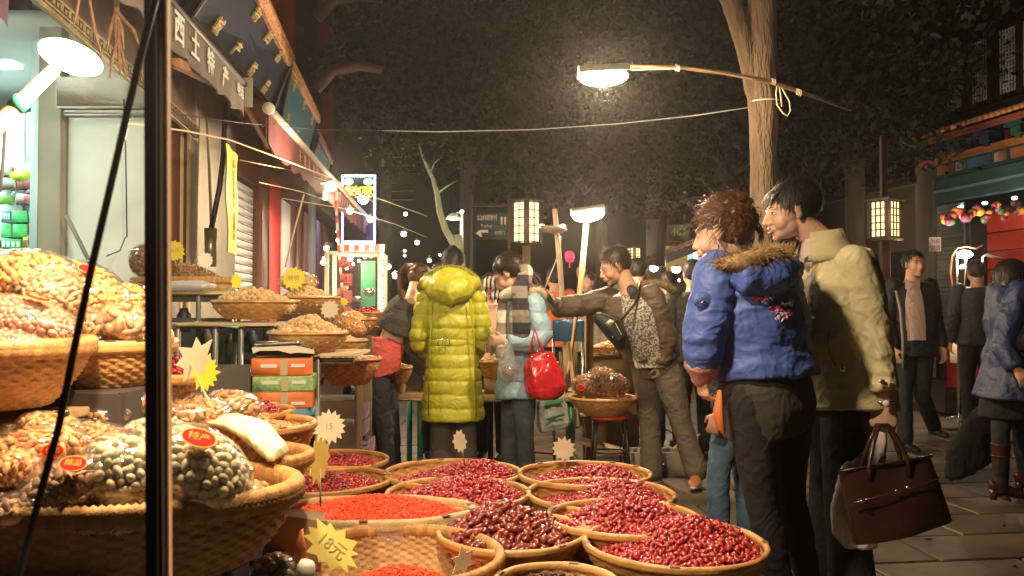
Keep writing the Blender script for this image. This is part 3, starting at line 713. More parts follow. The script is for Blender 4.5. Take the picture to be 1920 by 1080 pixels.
def star(n, r1, r2, jit=0, seed=1):
    rg = random.Random(seed); return [((r1 if i % 2 == 0 else r2)*(1+jit*rg.uniform(-1, 1))*math.cos(math.pi*i/n), (r1 if i % 2 == 0 else r2)*(1+jit*rg.uniform(-1, 1))*math.sin(math.pi*i/n)) for i in range(2*n)]
left_shop()
def left_row():
    b = thing('shop_row', 'long dark two-storey shop row with red columns, a roller shutter and awnings on the left', 'building', (LX(9), 9, 0))
    ax = Vector((-.085, 1, 0)).normalized(); n = Vector((ax.y, -ax.x, 0))
    def strip(name, Y0, Y1, z0, z1, m, off=0., th=.12):
        a = Vector((LX(Y0, off-th/2), Y0, (z0+z1)/2)); c = Vector((LX(Y1, off-th/2), Y1, (z0+z1)/2)); mb = MB(); mb.beam(a, c, th, z1-z0, bev=.006); return mk(name, mb, m, b)
    def PY(px): return 2864/(824-px)
    strip('plaster_wall', 5.55, PY(440), 0, 3.4, WALLG, 0)
    strip('door_frame', PY(300), PY(343), 0, 2.5, BROWNW, .02)
    for px in (330, 345): strip('door_jamb', PY(px), PY(px)+.05, 0, 2.6, mat('jamb_light', (.45, .36, .22), .6), .03, .10)
    strip('wall_above_door', PY(430), PY(600), 2.42, 3.0, BROWNW, 0)
    # roller shutter: slats one by one
    y0, y1 = PY(443), PY(482); sm = mat('shutter_white', (.60, .60, .60), .45); z = 2.36; i = 0
    sh = None
    while z > .1:
        a = Vector((LX(y0, -.06), y0, z)); c = Vector((LX(y1, -.06), y1, z)); mb = MB(); mb.beam(a, c, .03, .066, bev=.009)
        if sh is None: sh = mk('slat', mb, sm, b)
        else: inst('slat', sh.data, Matrix.Translation(ORG[b.name]+Vector((0, 0, z-2.36))), b)
        z -= .076
    strip('shutter_backing', y0, y1, 0, 2.42, mat('dark_gap', (.05, .05, .05), .9), -.10, .04)
    strip('column', PY(483), PY(497), 0, 3.1, BROWNW, .04, .2)
    strip('red_panel', PY(497), PY(522), 0, 2.6, mat('panel_red', (.42, .02, .02), .5), .02)
    strip('white_panel', PY(523), PY(539), 0, 2.45, mat('panel_pale', (.45, .46, .46), .6), .03)
    for px in (541, 553, 566, 590, 604): strip('door_leaf', PY(px), PY(px+9), 0, 2.5, BROWNW, .02, .10)
    strip('column', PY(577), PY(585), 0, 3.1, mat('col_grey', (.16, .17, .18), .6), .05, .2)
    strip('dark_interior', PY(539), 24, 0, 2.4, DARKW, -.15)
    # upper storey
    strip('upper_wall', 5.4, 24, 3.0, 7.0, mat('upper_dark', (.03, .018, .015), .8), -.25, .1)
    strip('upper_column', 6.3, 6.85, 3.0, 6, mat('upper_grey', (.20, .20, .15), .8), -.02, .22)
    for Y in (8.9, 9.9, 13.5): strip('upper_column', Y, Y+.35, 3.0, 6.5, REDW, .05, .22)
    for Y, zz in ((11.5, 4.2), (11.6, 5.2), (15, 4.4)):
        p = Vector((LX(Y, .1), Y, zz)); m = MB(); m.tube([p, p+Vector((.25, 0, .25)), p+Vector((.6, 0, .32)), p+Vector((.9, 0, .25))], [.09, .08, .08, .05], 8); mk('bracket', m, BROWNW, b)
    for k in range(9):
        Y = 6.5+k*1.5; m = MB(); m.tube([(LX(Y, -.1), Y, 6.3), (LX(Y, 1.2), Y, 6.55)], .05, 8); mk('rafter', m, DARKW, b)
    # gable arches faintly lit, far up
    # downpipe-like black hose, metal sleeve and stick in front of the plaster wall
    t = thing('hose', 'thick black hose hanging down the plaster wall into a metal sleeve', 'hose', P(400, 430, 6.2))
    m = MB(); m.tube([P(424, 172, 6.3), P(421, 230, 6.25), P(419, 290, 6.2), P(412, 350, 6.2), P(402, 400, 6.2), P(396, 430, 6.2)], .020, 10); mk('black_hose', m, mat('rubber', (.012, .012, .012), .35), t)
    m = MB(); m.tube([P(395, 428, 6.2), P(395, 500, 6.2)], [.045, .040], 16); mk('sleeve', m, mat('zinc', (.45, .44, .36), .35, metal=.8), t)
    m = MB(); m.tube([P(386, 165, 6.35), P(392, 300, 6.32), P(398, 470, 6.3)], .012, 8); o = mk('bamboo_stick', m, mat('stick_pale', (.30, .24, .15), .6)); _props(o, 'thin pale stick leaning upright beside the black hose', 'stick')
    # yellow banner
    t = thing('hanging_banner', 'tall narrow yellow banner with red writing hanging beside the roller shutter', 'banner', P(435, 370, 6.0))
    A, B_, C_, D = P(424, 268, 5.85), P(445, 292, 6.35), P(444, 478, 6.35), P(428, 472, 5.85)
    m = MB(); rows = [[A.lerp(D, j/10).lerp(B_.lerp(C_, j/10), i/6)+Vector((.006*math.sin(i*1.5+j), 0, 0)) for i in range(7)] for j in range(11)]; m.grid(rows); m.grid([[p+Vector((-.008, 0, 0)) for p in r_] for r_ in rows[::-1]]); mk('sheet', m, mat('banner_yellow', (.62, .50, .03), .6, (.55, .40, .03), ns=6), t)
    rd = mat('ink_red', (.45, .05, .02), .6)
    for i, ch in enumerate('西安特产批发'):
        c = A.lerp(D, .17+i*.13).lerp(B_.lerp(C_, .17+i*.13), .5)+Vector((.012, 0, 0)); mk('character', text_mb(ch, .11, axes(c, (B_-A), (0, 0, 1)), .002), rd, t, smooth=False)
left_row()
def banner_grey():
    a0, a1 = Vector((-1.60, 3.3, 2.74)), Vector((-1.80, 5.72, 2.74)); d = (a1-a0).normalized(); n = Vector((d.y, -d.x, 0)); L = (a1-a0).length
    t = thing('awning_valance', 'grey awning valance with white characters hanging above the shelf rack', 'awning', (a0+a1)/2)
    fm = mat('awning_grey', (.13, .105, .085), .8, (.10, .08, .065), ns=5); rows = [[], [], []]; k = 60
    for i in range(k+1):
        t_ = i/k; c = a0+d*L*t_; s_ = (t_*L/.38) % 1; dz = .20+.03*math.sin(s_*math.pi)
        rows[0].append(c); rows[1].append(c+n*.004*math.sin(i)+Vector((0, 0, -.10))); rows[2].append(c+n*.01*math.sin(i*.8)+Vector((0, 0, -dz)))
    m = MB(); m.grid(rows); m.grid([[p-n*.01 for p in r_] for r_ in rows[::-1]]); mk('valance_cloth', m, fm, t)
    m = MB(); m.tube([a0, a1], .018, 8); mk('front_rail', m, mat('rail_dark', (.05, .045, .04), .5), t)
    m = MB(); m.grid([[a0, a1], [a0-n*.7+Vector((0, 0, .42)), a1-n*.55+Vector((0, 0, .42))]]); m.grid([[a0-n*.7+Vector((0, 0, .43)), a1-n*.55+Vector((0, 0, .43))], [a0+Vector((0, 0, .01)), a1+Vector((0, 0, .01))]]); mk('roof_cloth', m, fm, t)
    wm = mat('paint_white', (.55, .60, .55), .6)
    for ch, px, s in (('西', 330, .17), ('土', 360, .16), ('特', 389, .15), ('产', 417, .14)):
        Y = None
        best = min(range(200), key=lambda q: abs(960+1600*((a0.x+(a1.x-a0.x)*q/199)/(a0.y+(a1.y-a0.y)*q/199))-px)); c = a0.lerp(a1, best/199)+n*.008+Vector((0, 0, -.11)); mk('character', text_mb(ch, s, axes(c, d, (0, 0, 1)), .002, True), wm, t, smooth=False)
    mk('small_writing', text_mb('电话', .09, axes(a0.lerp(a1, .93)+n*.01+Vector((0, 0, -.09)), d, (0, 0, 1)), .002), wm, t, smooth=False)
    m = MB(); m.bbox(a1+Vector((.0, .01, -.05)), (.10, .012, .20), b=.003); mk('end_plate', m, mat('plate_grey', (.30, .30, .25), .6), t)
    # folded arms below
    wd = mat('arm_wood', (.32, .15, .07), .5, (.25, .11, .05), ns=8)
    for (p, q, w, lab) in ((P(330, 118, 4.3), P(410, 158, 5.6), .05, 'orange brown awning arm under the grey valance'), (P(452, 180, 5.8), P(502, 272, 6.8), .035, 'slanting wooden strut of the red awning'), (P(503, 215, 6.2), P(503, 275, 6.8), .035, 'short upright strut meeting the slanting one')):
        m = MB(); m.beam(p, q, w, w, bev=.004); mk('awning_arm', m, wd, t, label=lab)
    # dark red awning with roller
    t = thing('red_awning', 'long dark red shop awning with a round-ended roller below the blue signboards', 'awning', (-1.9, 9, 2.6))
    b0, b1 = Vector((-1.69, 5.9, 2.62)), Vector((-2.24, 13.3, 2.62)); rm = mat('awning_red', (.11, .012, .010), .8, (.07, .008, .007), ns=5)
    m = MB(); m.tube([b0, b1], .030, 12); mk('roller', m, mat('roller_pale', (.38, .34, .28), .5), t)
    m = MB(); m.tube([b0+Vector((0, -.015, 0)), b0+Vector((0, .0, 0))], .042, 20); mk('roller_cap', m, mat('cap_white', (.7, .7, .62), .5), t)
    up = Vector((-.62, 0, .30)); m = MB(); m.grid([[b0+Vector((0, 0, .03)), b1+Vector((0, 0, .03))], [b0+up, b1+up]]); m.grid([[b0+up+Vector((0, 0, .01)), b1+up+Vector((0, 0, .01))], [b0+Vector((0, 0, .04)), b1+Vector((0, 0, .04))]]); mk('awning_cloth', m, rm, t)
    rows = [[], []]
    for i in range(81):
        s_ = i/80; c = b0.lerp(b1, s_); w = (s_*18) % 1; rows[0].append(c); rows[1].append(c+Vector((.01*math.sin(i), 0, -.24-.05*math.sin(w*math.pi))))
    m = MB(); m.grid(rows); m.grid([[p-Vector((.01, 0, 0)) for p in r_] for r_ in rows[::-1]]); mk('valance', m, rm, t)
    for i in range(16): mk('character', text_mb('干果批发特产零售'[i % 8], .11, axes(b0.lerp(b1, .16+i*.032)+Vector((.014, 0, -.13)), b1-b0, (0, 0, 1)), .002), mat('ink_pink', (.40, .16, .13), .7), t, smooth=False)
    # signboards
    gold = mat('gold_frame', (.42, .20, .06), .42, (.16, .06, .03), ns=28, bump=.8, bs=45, metal=.3); gt = mat('gold_letters', (.60, .45, .22), .35, metal=.5)
    def sign(Y0, Y1, zb, zt, xb0, xb1, xt0, xt1, col, chars, lab):
        bl, br, tl, tr = Vector((xb0, Y0, zb)), Vector((xb1, Y1, zb)), Vector((xt0, Y0, zt)), Vector((xt1, Y1, zt))
        s = thing('signboard', lab, 'signboard', (bl+tr)/2); nn = (br-bl).cross(tl-bl).normalized(); th = nn*-.05
        m = MB(); m.grid([[bl, br], [tl, tr], [tl+th, tr+th], [bl+th, br+th], [bl, br]]); m.grid([[br, br+th], [tr, tr+th]]); m.grid([[bl+th, bl], [tl+th, tl]]); mk('board', m, col, s, smooth=False)
        for (p, q) in ((tl, tr), (bl, br), (bl, tl), (br, tr)):
            m = MB(); m.beam(p+nn*.012, q+nn*.012, .10 if (p is tl and q is tr) else .04, .05, up=nn, bev=.008); mk('frame', m, gold if p is tl and q is tr else DARKW, s)
        for ci, colm in enumerate(chars):
            for ri, ch in enumerate(colm):
                u = .18+.64*(ci/(max(1, len(chars)-1))) if len(chars) > 1 else .5; v = .80-.62*ri/max(1, len(colm)-1)
                c = bl.lerp(br, u).lerp(tl.lerp(tr, u), v)+nn*.012; mk('character', text_mb(ch, .13, axes(c, br-bl, tl-bl), .008), gt, s, smooth=False)
    navy = mat('board_navy', (.005, .010, .026), .6, spec=.2); teal = mat('board_teal', (.012, .10, .14), .5, (.015, .09, .13), ns=3); lbm = mat('board_light_blue', (.06, .20, .33), .35)
    sign(5.1, 7.5, 3.0, 3.42, -1.95, -2.13, -1.66, -1.97, navy, ['古城', '特产', '回坊', '名品'], 'dark navy signboard with gilt characters, nearest of the three')
    sign(8.0, 10.4, 3.0, 3.54, -2.20, -2.52, -2.10, -2.38, teal, ['干果', '总汇', '批发'], 'teal signboard with gilt characters, middle of the three')
    sign(10.9, 12.9, 2.95, 3.45, -2.62, -2.85, -2.50, -2.75, lbm, ['土产', '老店'], 'light blue signboard, farthest of the three')
banner_grey()

def led_sign():
    Y = 13.0; a = P(642, 458, Y); c = P(703, 330, Y); W, Hh = c.x-a.x, c.z-a.z
    t = thing('led_sign', 'upright dark sign edged with white and blue light dots and yellow characters', 'sign', (a+c)/2)
    m = MB(); m.bbox(((a.x+c.x)/2, Y+.05, (a.z+c.z)/2), (W, .09, Hh), b=.01); mk('board', m, mat('led_black', (.03, .012, .02), .4), t)
    dots = []
    n1 = 16; n2 = 34
    for i in range(n1+1): dots += [(a.x+W*i/n1, c.z), (a.x+W*i/n1, a.z)]
    for i in range(1, n2): dots += [(a.x, a.z+Hh*i/n2), (c.x, a.z+Hh*i/n2)]
    m1, m2 = MB(), MB()
    for i, (x, z) in enumerate(dots):
        bluish = (z < a.z+Hh*.5); (m2 if bluish else m1).ell((x, Y-.012, z), .017, None, 8, 5)
    mk('light_dots', m1, glow('dot_white', (.75, .95, 1), 6), t); mk('light_dots_blue', m2, glow('dot_blue', (.32, .36, 1), 7), t)
    m = MB(); m.bbox(((a.x+c.x)/2, Y-.015, a.z+.035), (W*.9, .02, .035)); mk('light_bar', m, glow('bar_lilac', (.5, .45, 1), 4), t)
    yl = glow('led_yellow', (1, .85, .08), 2.2); gr = glow('led_green', (.3, 1, .55), 2.4)
    for i, ch in enumerate('宏如家'): mk('character', text_mb(ch, .16, axes((a.x+W*(.22+.29*i), Y-.01, c.z-.24), (1, 0, 0), (0, 0, 1)), .004, True), yl, t, smooth=False)
    for i, x in enumerate((.18, .80)): 
        m = MB(); m.ell((a.x+W*x, Y-.01, c.z-.09), (.075, .01, .055), None, 12, 8); mk('green_light', m, gr, t)
    m = MB(); m.tube([((a.x+c.x)/2, Y+.06, 0), ((a.x+c.x)/2, Y+.06, c.z)], .03, 8); mk('post', m, DARKW, t)
    li = bpy.data.lights.new('led_light', 'AREA'); li.energy = 5; li.color = (.55, .6, 1); li.size = .5; o = bpy.data.objects.new('led_light', li); COL.objects.link(o); o.location = Vector((0, -.1, 0)); o.rotation_euler = (R(-90), 0, 0); o.parent = t
led_sign()
def lantern(px0, px1, py0, py1, Y, lab, yaw, post, n=2, rows=5, strength=2.0):
    a = P(px0, py1, Y); c = P(px1, py0, Y); W, Hh = (c.x-a.x), c.z-a.z; cx = (a.x+c.x)/2
    t = thing('street_lantern', lab, 'lantern', (cx, Y, 0)); fr = mat('lantern_frame', (.035, .010, .008), .5)
    s = W/(abs(math.cos(R(yaw)))+abs(math.sin(R(yaw)))); M = Matrix.Rotation(R(yaw), 3, 'Z'); ctr = Vector((cx, Y, (a.z+c.z)/2))
    gm = glow('lantern_glow', (1, .80, .36), strength)
    for k in range(4):
        Mk = M @ Matrix.Rotation(R(90*k), 3, 'Z'); nrm = Mk @ Vector((0, -1, 0)); sd = Mk @ Vector((1, 0, 0))
        for i in range(n):
            for j in range(rows):
                w = s*.66/n; h = Hh*.94/rows; p = ctr+nrm*s*.44+sd*((i-(n-1)/2)*w)+Vector((0, 0, (j-(rows-1)/2)*h)); m = MB(); m.box(p, (w*.88, .008, h*.92), Mk); mk('pane', m, gm, t, smooth=False)
        for i in range(n+1): m = MB(); p = ctr+nrm*s*.455+sd*((i-n/2)*s*.66/n); m.box(p, (.014, .02, Hh), Mk); mk('bar', m, fr, t, smooth=False)
        for j in range(rows+1): m = MB(); m.box(ctr+nrm*s*.452+Vector((0, 0, (j-rows/2)*Hh*.94/rows)), (s*.68, .02, .012), Mk); mk('cross_bar', m, fr, t, smooth=False)
        m = MB(); m.box(ctr+(nrm+sd)*s*.43, (s*.16, s*.16, Hh*1.04), Mk); mk('corner_post', m, fr, t, smooth=False)
    for z, q in ((Hh*.53, 1.15), (-Hh*.53, 1.05)): m = MB(); m.bbox(ctr+Vector((0, 0, z)), (s*q, s*q, .03), M); mk('cap', m, fr, t)
    if post == 'full': m = MB(); m.bbox((cx, Y+.02, (a.z)/2), (.09, .09, a.z)); m.bbox((cx, Y+.02, c.z+.35), (.06, .06, .7)); mk('post', m, mat('post_red', (.06, .014, .010), .6), t)
    else: m = MB(); m.bbox((cx, Y+.02, a.z/2), (.12, .12, a.z)); mk('post', m, mat('post_tan', (.25, .16, .08), .6), t)
    li = bpy.data.lights.new('lantern_light', 'POINT'); li.energy = 10; li.color = (1, .75, .4); li.shadow_soft_size = .2; o = bpy.data.objects.new('lantern_light', li); COL.objects.link(o); o.location = ctr-Vector((cx, Y, 0))+Vector((0, -s, 0)); o.parent = t
lantern(957, 1017, 378, 456, 12.0, 'tall lit street lantern beside the blue direction sign', 45, 'tan')
lantern(1629, 1689, 377, 447, 9.0, 'lit square lantern on a dark red post behind the man in khaki', 33, 'full', 3, 5)
lantern(1173, 1203, 465, 487, 17.0, 'small far lantern behind the bent man', 45, 'tan', 2, 4)
def toilet_sign():
    Y = 12.3; a = P(886, 448, Y); c = P(951, 398, Y); t = thing('direction_sign', 'dark blue public toilet sign with a left arrow beside the lantern', 'sign', ((a.x+c.x)/2, Y, 0)); W, Hh = c.x-a.x, c.z-a.z
    m = MB(); m.bbox(((a.x+c.x)/2, Y+.02, (a.z+c.z)/2), (W, .04, Hh)); mk('panel', m, mat('sign_blue', (.035, .045, .065), .4), t)
    m = MB()
    for x in (a.x-.02, c.x+.02): m.bbox((x, Y+.02, c.z*.5+.1), (.04, .06, c.z+.3))
    m.bbox(((a.x+c.x)/2, Y+.02, c.z+.10), (W+.1, .06, .03)); mk('frame', m, mat('sign_frame', (.08, .06, .05), .5), t)
    w = mat('sign_letters', (.45, .38, .33), .5); f = Y-.005
    for i, ch in enumerate('公共厕所'): mk('character', text_mb(ch, .09, axes((a.x+W*(.20+.145*i), f, a.z+Hh*.78), (1, 0, 0), (0, 0, 1)), .002), w, t, smooth=False)
    mk('small_writing', text_mb('Toilet', .07, axes((a.x+W*.40, f, a.z+Hh*.48), (1, 0, 0), (0, 0, 1)), .002), w, t, smooth=False)
    mk('small_writing', text_mb('北院门', .055, axes((a.x+W*.78, f, a.z+Hh*.22), (1, 0, 0), (0, 0, 1)), .002), w, t, smooth=False)
    for x in (.84, .94): m = MB(); m.ell((a.x+W*x, f, a.z+Hh*.80), (.014, .004, .014), None, 8, 6); m.prism([(-.016, .03), (.016, .03), (.009, -.07), (-.009, -.07)], (a.x+W*x, f, a.z+Hh*.72), (1, 0, 0), (0, 0, 1), (0, -.004, 0)); mk('pictogram', m, w, t, smooth=False)
    m = MB(); m.prism([(-.08, 0), (-.02, .045), (.10, .045), (.10, .005), (-.01, .005), (.02, -.05), (-.01, -.055)], (a.x+W*.25, f, a.z+Hh*.22), (1, 0, 0), (0, 0, 1), (0, -.004, 0)); mk('arrow', m, mat('sign_arrow', (.5, .34, .28), .5), t, smooth=False)
toilet_sign()

def RX(Y): return 7.8-.1625*Y
def right_building():
    b = thing('traditional_shop', 'traditional shop with painted eaves, tile edge and lattice windows upstairs on the right', 'building', (RX(11), 11, 0))
    ax = Vector((-.1625, 1, 0)).normalized(); n = Vector((-ax.y, ax.x, 0)); Y0, Y1 = 8.2, 11.9
    def pt(Y, z, out=0.): return Vector((RX(Y), Y, z))+n*out
    def strip(name, ya, yb, z0, z1, m, out=0., th=.12, kind=None):
        mb = MB(); mb.beam(pt(ya, (z0+z1)/2, out-th/2), pt(yb, (z0+z1)/2, out-th/2), th, z1-z0, bev=.006); return mk(name, mb, m, b)
    strip('end_pillar', 11.75, 12.15, 0, 3.40, mat('pillar_stone', (.20, .18, .13), .85), .08, .2)
    og = mat('paint_orange', (.32, .12, .03), .55, (.25, .09, .03), ns=10); gt = mat('paint_teal', (.014, .06, .052), .6, (.010, .035, .035), ns=6)
    strip('orange_beam', Y0, 11.95, 3.18, 3.26, og, .20)
    strip('painted_frieze', Y0, 11.75, 3.0, 3.18, gt, .12); strip('lintel', Y0, 11.75, 2.66, 2.99, gt, .06); strip('lintel_moulding', Y0, 11.75, 2.80, 2.84, mat('paint_grey_green', (.12, .18, .15), .6), .08)
    rg = random.Random(3); cm = [mat('frieze_%d' % i, c, .6) for i, c in enumerate(((.35, .10, .05), (.25, .24, .20), (.05, .12, .25), (.35, .18, .10)))]
    Y = 11.6; i = 0
    while Y > Y0+.3:
        w = (.32, .18, .42, .22)[i % 4]; strip('painted_panel', Y-w, Y, 3.03, 3.15, cm[i % 4], .132, .01)
        if i % 4 == 1: m = MB(); m.tube([pt(Y-w/2, 3.09, .14)+ax*.045*math.cos(a)+Vector((0, 0, .04*math.sin(a))) for a in [q*math.pi/6 for q in range(13)]], .008, 5); mk('painted_ring', m, cm[2], b)
        Y -= w+.05; i += 1
    # bracket sets
    for k in range(7):
        Y = 11.6-k*.52; c = pt(Y, 3.33, .16); m = MB(); m.bbox(c, (.16, .20, .10)); m.bbox(c+Vector((0, 0, .09)), (.24, .34, .06)); m.bbox(c+Vector((0, 0, -.07)), (.10, .12, .06)); mk('bracket_set', m, mat('bracket_green', (.02, .10, .06), .6) if k % 2 else mat('bracket_blue', (.02, .04, .16), .6), b)
        if k < 6: m = MB(); m.bbox(pt(Y-.26, 3.33, .10), (.04, .16, .14)); mk('bracket_panel', m, mat('bracket_red', (.30, .03, .02), .6), b)
    strip('eave_board', Y0, 12.1, 3.42, 3.48, mat('eave_red', (.22, .05, .03), .6), .42, .10)
    tm = mat('tile_orange', (.45, .20, .08), .5); base = None
    for k in range(40):
        Y = 12.05-k*.098; m = MB(); m.tube([pt(0, 0)*0, Vector(n)*.10], .030, 10) if False else None
        c = pt(Y, 3.525, .46)
        if base is None: m = MB(); m.tube([c-n*.18+Vector((0, 0, .06)), c], .032, 10); base = (mk('tile_end', m, tm, b), c)
        else: inst('tile_end', base[0].data, Matrix.Translation(ORG[b.name]+c-base[1]), b)
        c2 = pt(Y+.049, 3.29, .45)
    rf = MB(); rf.grid([[pt(Y0, 3.54, .42), pt(12.2, 3.54, .42)], [pt(Y0, 3.86, -.25), pt(12.2, 3.86, -.25)]]); rf.grid([[pt(Y0, 3.51, .42), pt(12.2, 3.51, .42)][::-1], [pt(Y0, 3.82, -.25), pt(12.2, 3.82, -.25)][::-1]]); mk('roof', rf, mat('roof_dark', (.03, .03, .028), .7, bump=.5, bs=20), b, smooth=False)
    # shutter slats beside a red shop front
    sm = mat('shutter_grey_green', (.17, .21, .19), .5); first = None; k = 0; z = 2.60
    while z > .6:
        mb = MB(); mb.beam(pt(11.2, z, .03), pt(11.75, z, .03), .02, .050, bev=.006)
        if first is None: first = mk('slat', mb, sm, b)
        else: inst('slat', first.data, Matrix.Translation(ORG[b.name]+Vector((0, 0, z-2.60))), b)
        z -= .056
    strip('shutter_backing', 11.18, 11.78, 0, 2.35, DARKW, -.02, .03)
    strip('end_tile_wall', 11.75, 11.98, 0, 2.8, mat('slate_wall', (.10, .10, .08), .8), .05)
    rr = mat('front_red', (.60, .045, .02), .45, (.50, .03, .015), ns=4)
    for z0, z1 in ((2.22, 2.46), (1.98, 2.20), (1.74, 1.965), (1.52, 1.725), (1.30, 1.505), (1.0, 1.285)): strip('red_board', Y0, 11.15, z0, z1, rr, -.25, .05)
    for Y in (9.95,): strip('wooden_upright', Y, Y+.07, 1.1, 2.1, mat('upright_orange', (.5, .22, .08), .5), -.15, .06)
    for Y in (10.5, 9.7, 10.15): m = MB(); c = pt(Y, 1.62-.08*(Y < 10.4), -.16); m.bbox(c, (.03, .22, .18)); mk('poster', m, mat('poster_dark', (.06, .06, .09), .5, (.2, .2, .22), ns=40), b)
    mk('writing', text_mb('回民小吃', .24, axes(pt(9.95, 1.86, -.225), -ax, (0, 0, 1)), .003), mat('ink_dark_red', (.22, .02, .02), .6), b, smooth=False)
    li = bpy.data.lights.new('shop_front_light', 'POINT'); li.energy = 14; li.color = (1, .75, .55); li.shadow_soft_size = .15; o = bpy.data.objects.new('shop_front_light', li); COL.objects.link(o); o.location = pt(10.3, 2.35, -.03)-ORG[b.name]; o.parent = b
    gm = glow('spot_cold', (.85, 1, .95), 12)
    for Y in (11.25, 10.8, 10.3): m = MB(); m.ell(pt(Y, 2.56, .05), (.03, .04, .02), None, 10, 6); mk('spot_light', m, gm, b)
    # upper storey with lattice windows
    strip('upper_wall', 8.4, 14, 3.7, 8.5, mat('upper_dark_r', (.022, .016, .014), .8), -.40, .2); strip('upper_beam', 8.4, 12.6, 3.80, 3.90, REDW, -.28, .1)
    lm = mat('lattice_pale', (.8, .8, .86), .6); gm2 = mat('window_dark', (.05, .055, .07), .2)
    for k, Y in enumerate((11.75, 11.25, 10.75, 10.35)):
        c = pt(Y, 4.38, -.27); w, hh = .30, .82; M = Matrix((ax, n, Vector((0, 0, 1)))).transposed()
        m = MB(); m.box(c, (w, .02, hh), M); o = mk('window', m, gm2, b, smooth=False)
        m = MB()
        for q in range(6): m.box(c+n*.016+ax*((q-2.5)*w/6), (.012, .012, hh), M)
        for q in range(17): m.box(c+n*.020+Vector((0, 0, (q-8)*hh/17))+ax*(.03 if q % 2 else -.03), (w*.55, .012, .010), M)
        for q in range(8): m.tube([c+n*.02+Vector((0, 0, (q-3.5)*hh/8))+ax*.045*math.cos(a)+Vector((0, 0, .045*math.sin(a))) for a in [s*math.pi/3 for s in range(7)]], .006, 4)
        mk('lattice', m, lm, o, smooth=False)
        m = MB(); m.box(c+ax*(w/2+.03), (.06, .06, hh+.1), M); m.box(c-ax*(w/2+.03), (.06, .06, hh+.1), M); mk('window_frame', m, mat('frame_maroon', (.07, .018, .018), .5), o, smooth=False)
    strip('corner_strip', 9.8, 9.95, 3.6, 6.5, mat('strip_grey', (.18, .17, .14), .8), -.25, .1)
    strip('upper_sign', 11.0, 12.4, 6.2, 6.4, mat('gold_dim', (.3, .15, .04), .6), .1, .1)
    # notice on the pillar
    m = MB(); c = P(1753, 458, 11.2); m.bbox(c, (.16, .01, .19), b=.002); o = mk('notice', m, mat('notice_cream', (.50, .45, .38), .6)); _props(o, 'small cream notice with dark writing fixed to the stone pillar', 'notice')
    for i, s in enumerate(('出租', '电话')): mk('writing', text_mb(s, .065, axes(c+Vector((0, -.008, .04-.085*i)), (1, 0, 0), (0, 0, 1)), .001), mat('ink_brown', (.10, .05, .04), .7), o, smooth=False)
    # long garden wall beyond
    w = thing('boundary_wall', 'long plain brown-grey wall running away behind the lantern', 'wall', (5.0, 14, 0))
    def q(px, Y, z): return Vector(((px-960)/1600*Y, Y, z))
    m = MB(); m.beam(Vector((RX(12.1), 12.1, 1.5)), Vector((RX(20)-.3, 20, 1.5)), .2, 3.0, bev=.02); mk('wall_face', m, mat('wall_taupe', (.42, .35, .27), .85, (.34, .28, .21), ns=2), w)
    m = MB(); m.beam(Vector((RX(12.1)-.05, 12.1, 3.05)), Vector((RX(20)-.35, 20, 3.05)), .35, .10, bev=.02); mk('coping', m, mat('coping_dark', (.05, .045, .035), .8), w)
    m = MB(); m.beam(Vector((RX(12.1)-.12, 12.1, 1.05)), Vector((RX(20)-.42, 20, 1.05)), .06, 2.0, bev=.01); mk('dark_dado', m, mat('dado_dark', (.06, .045, .035), .7), w)
right_building()
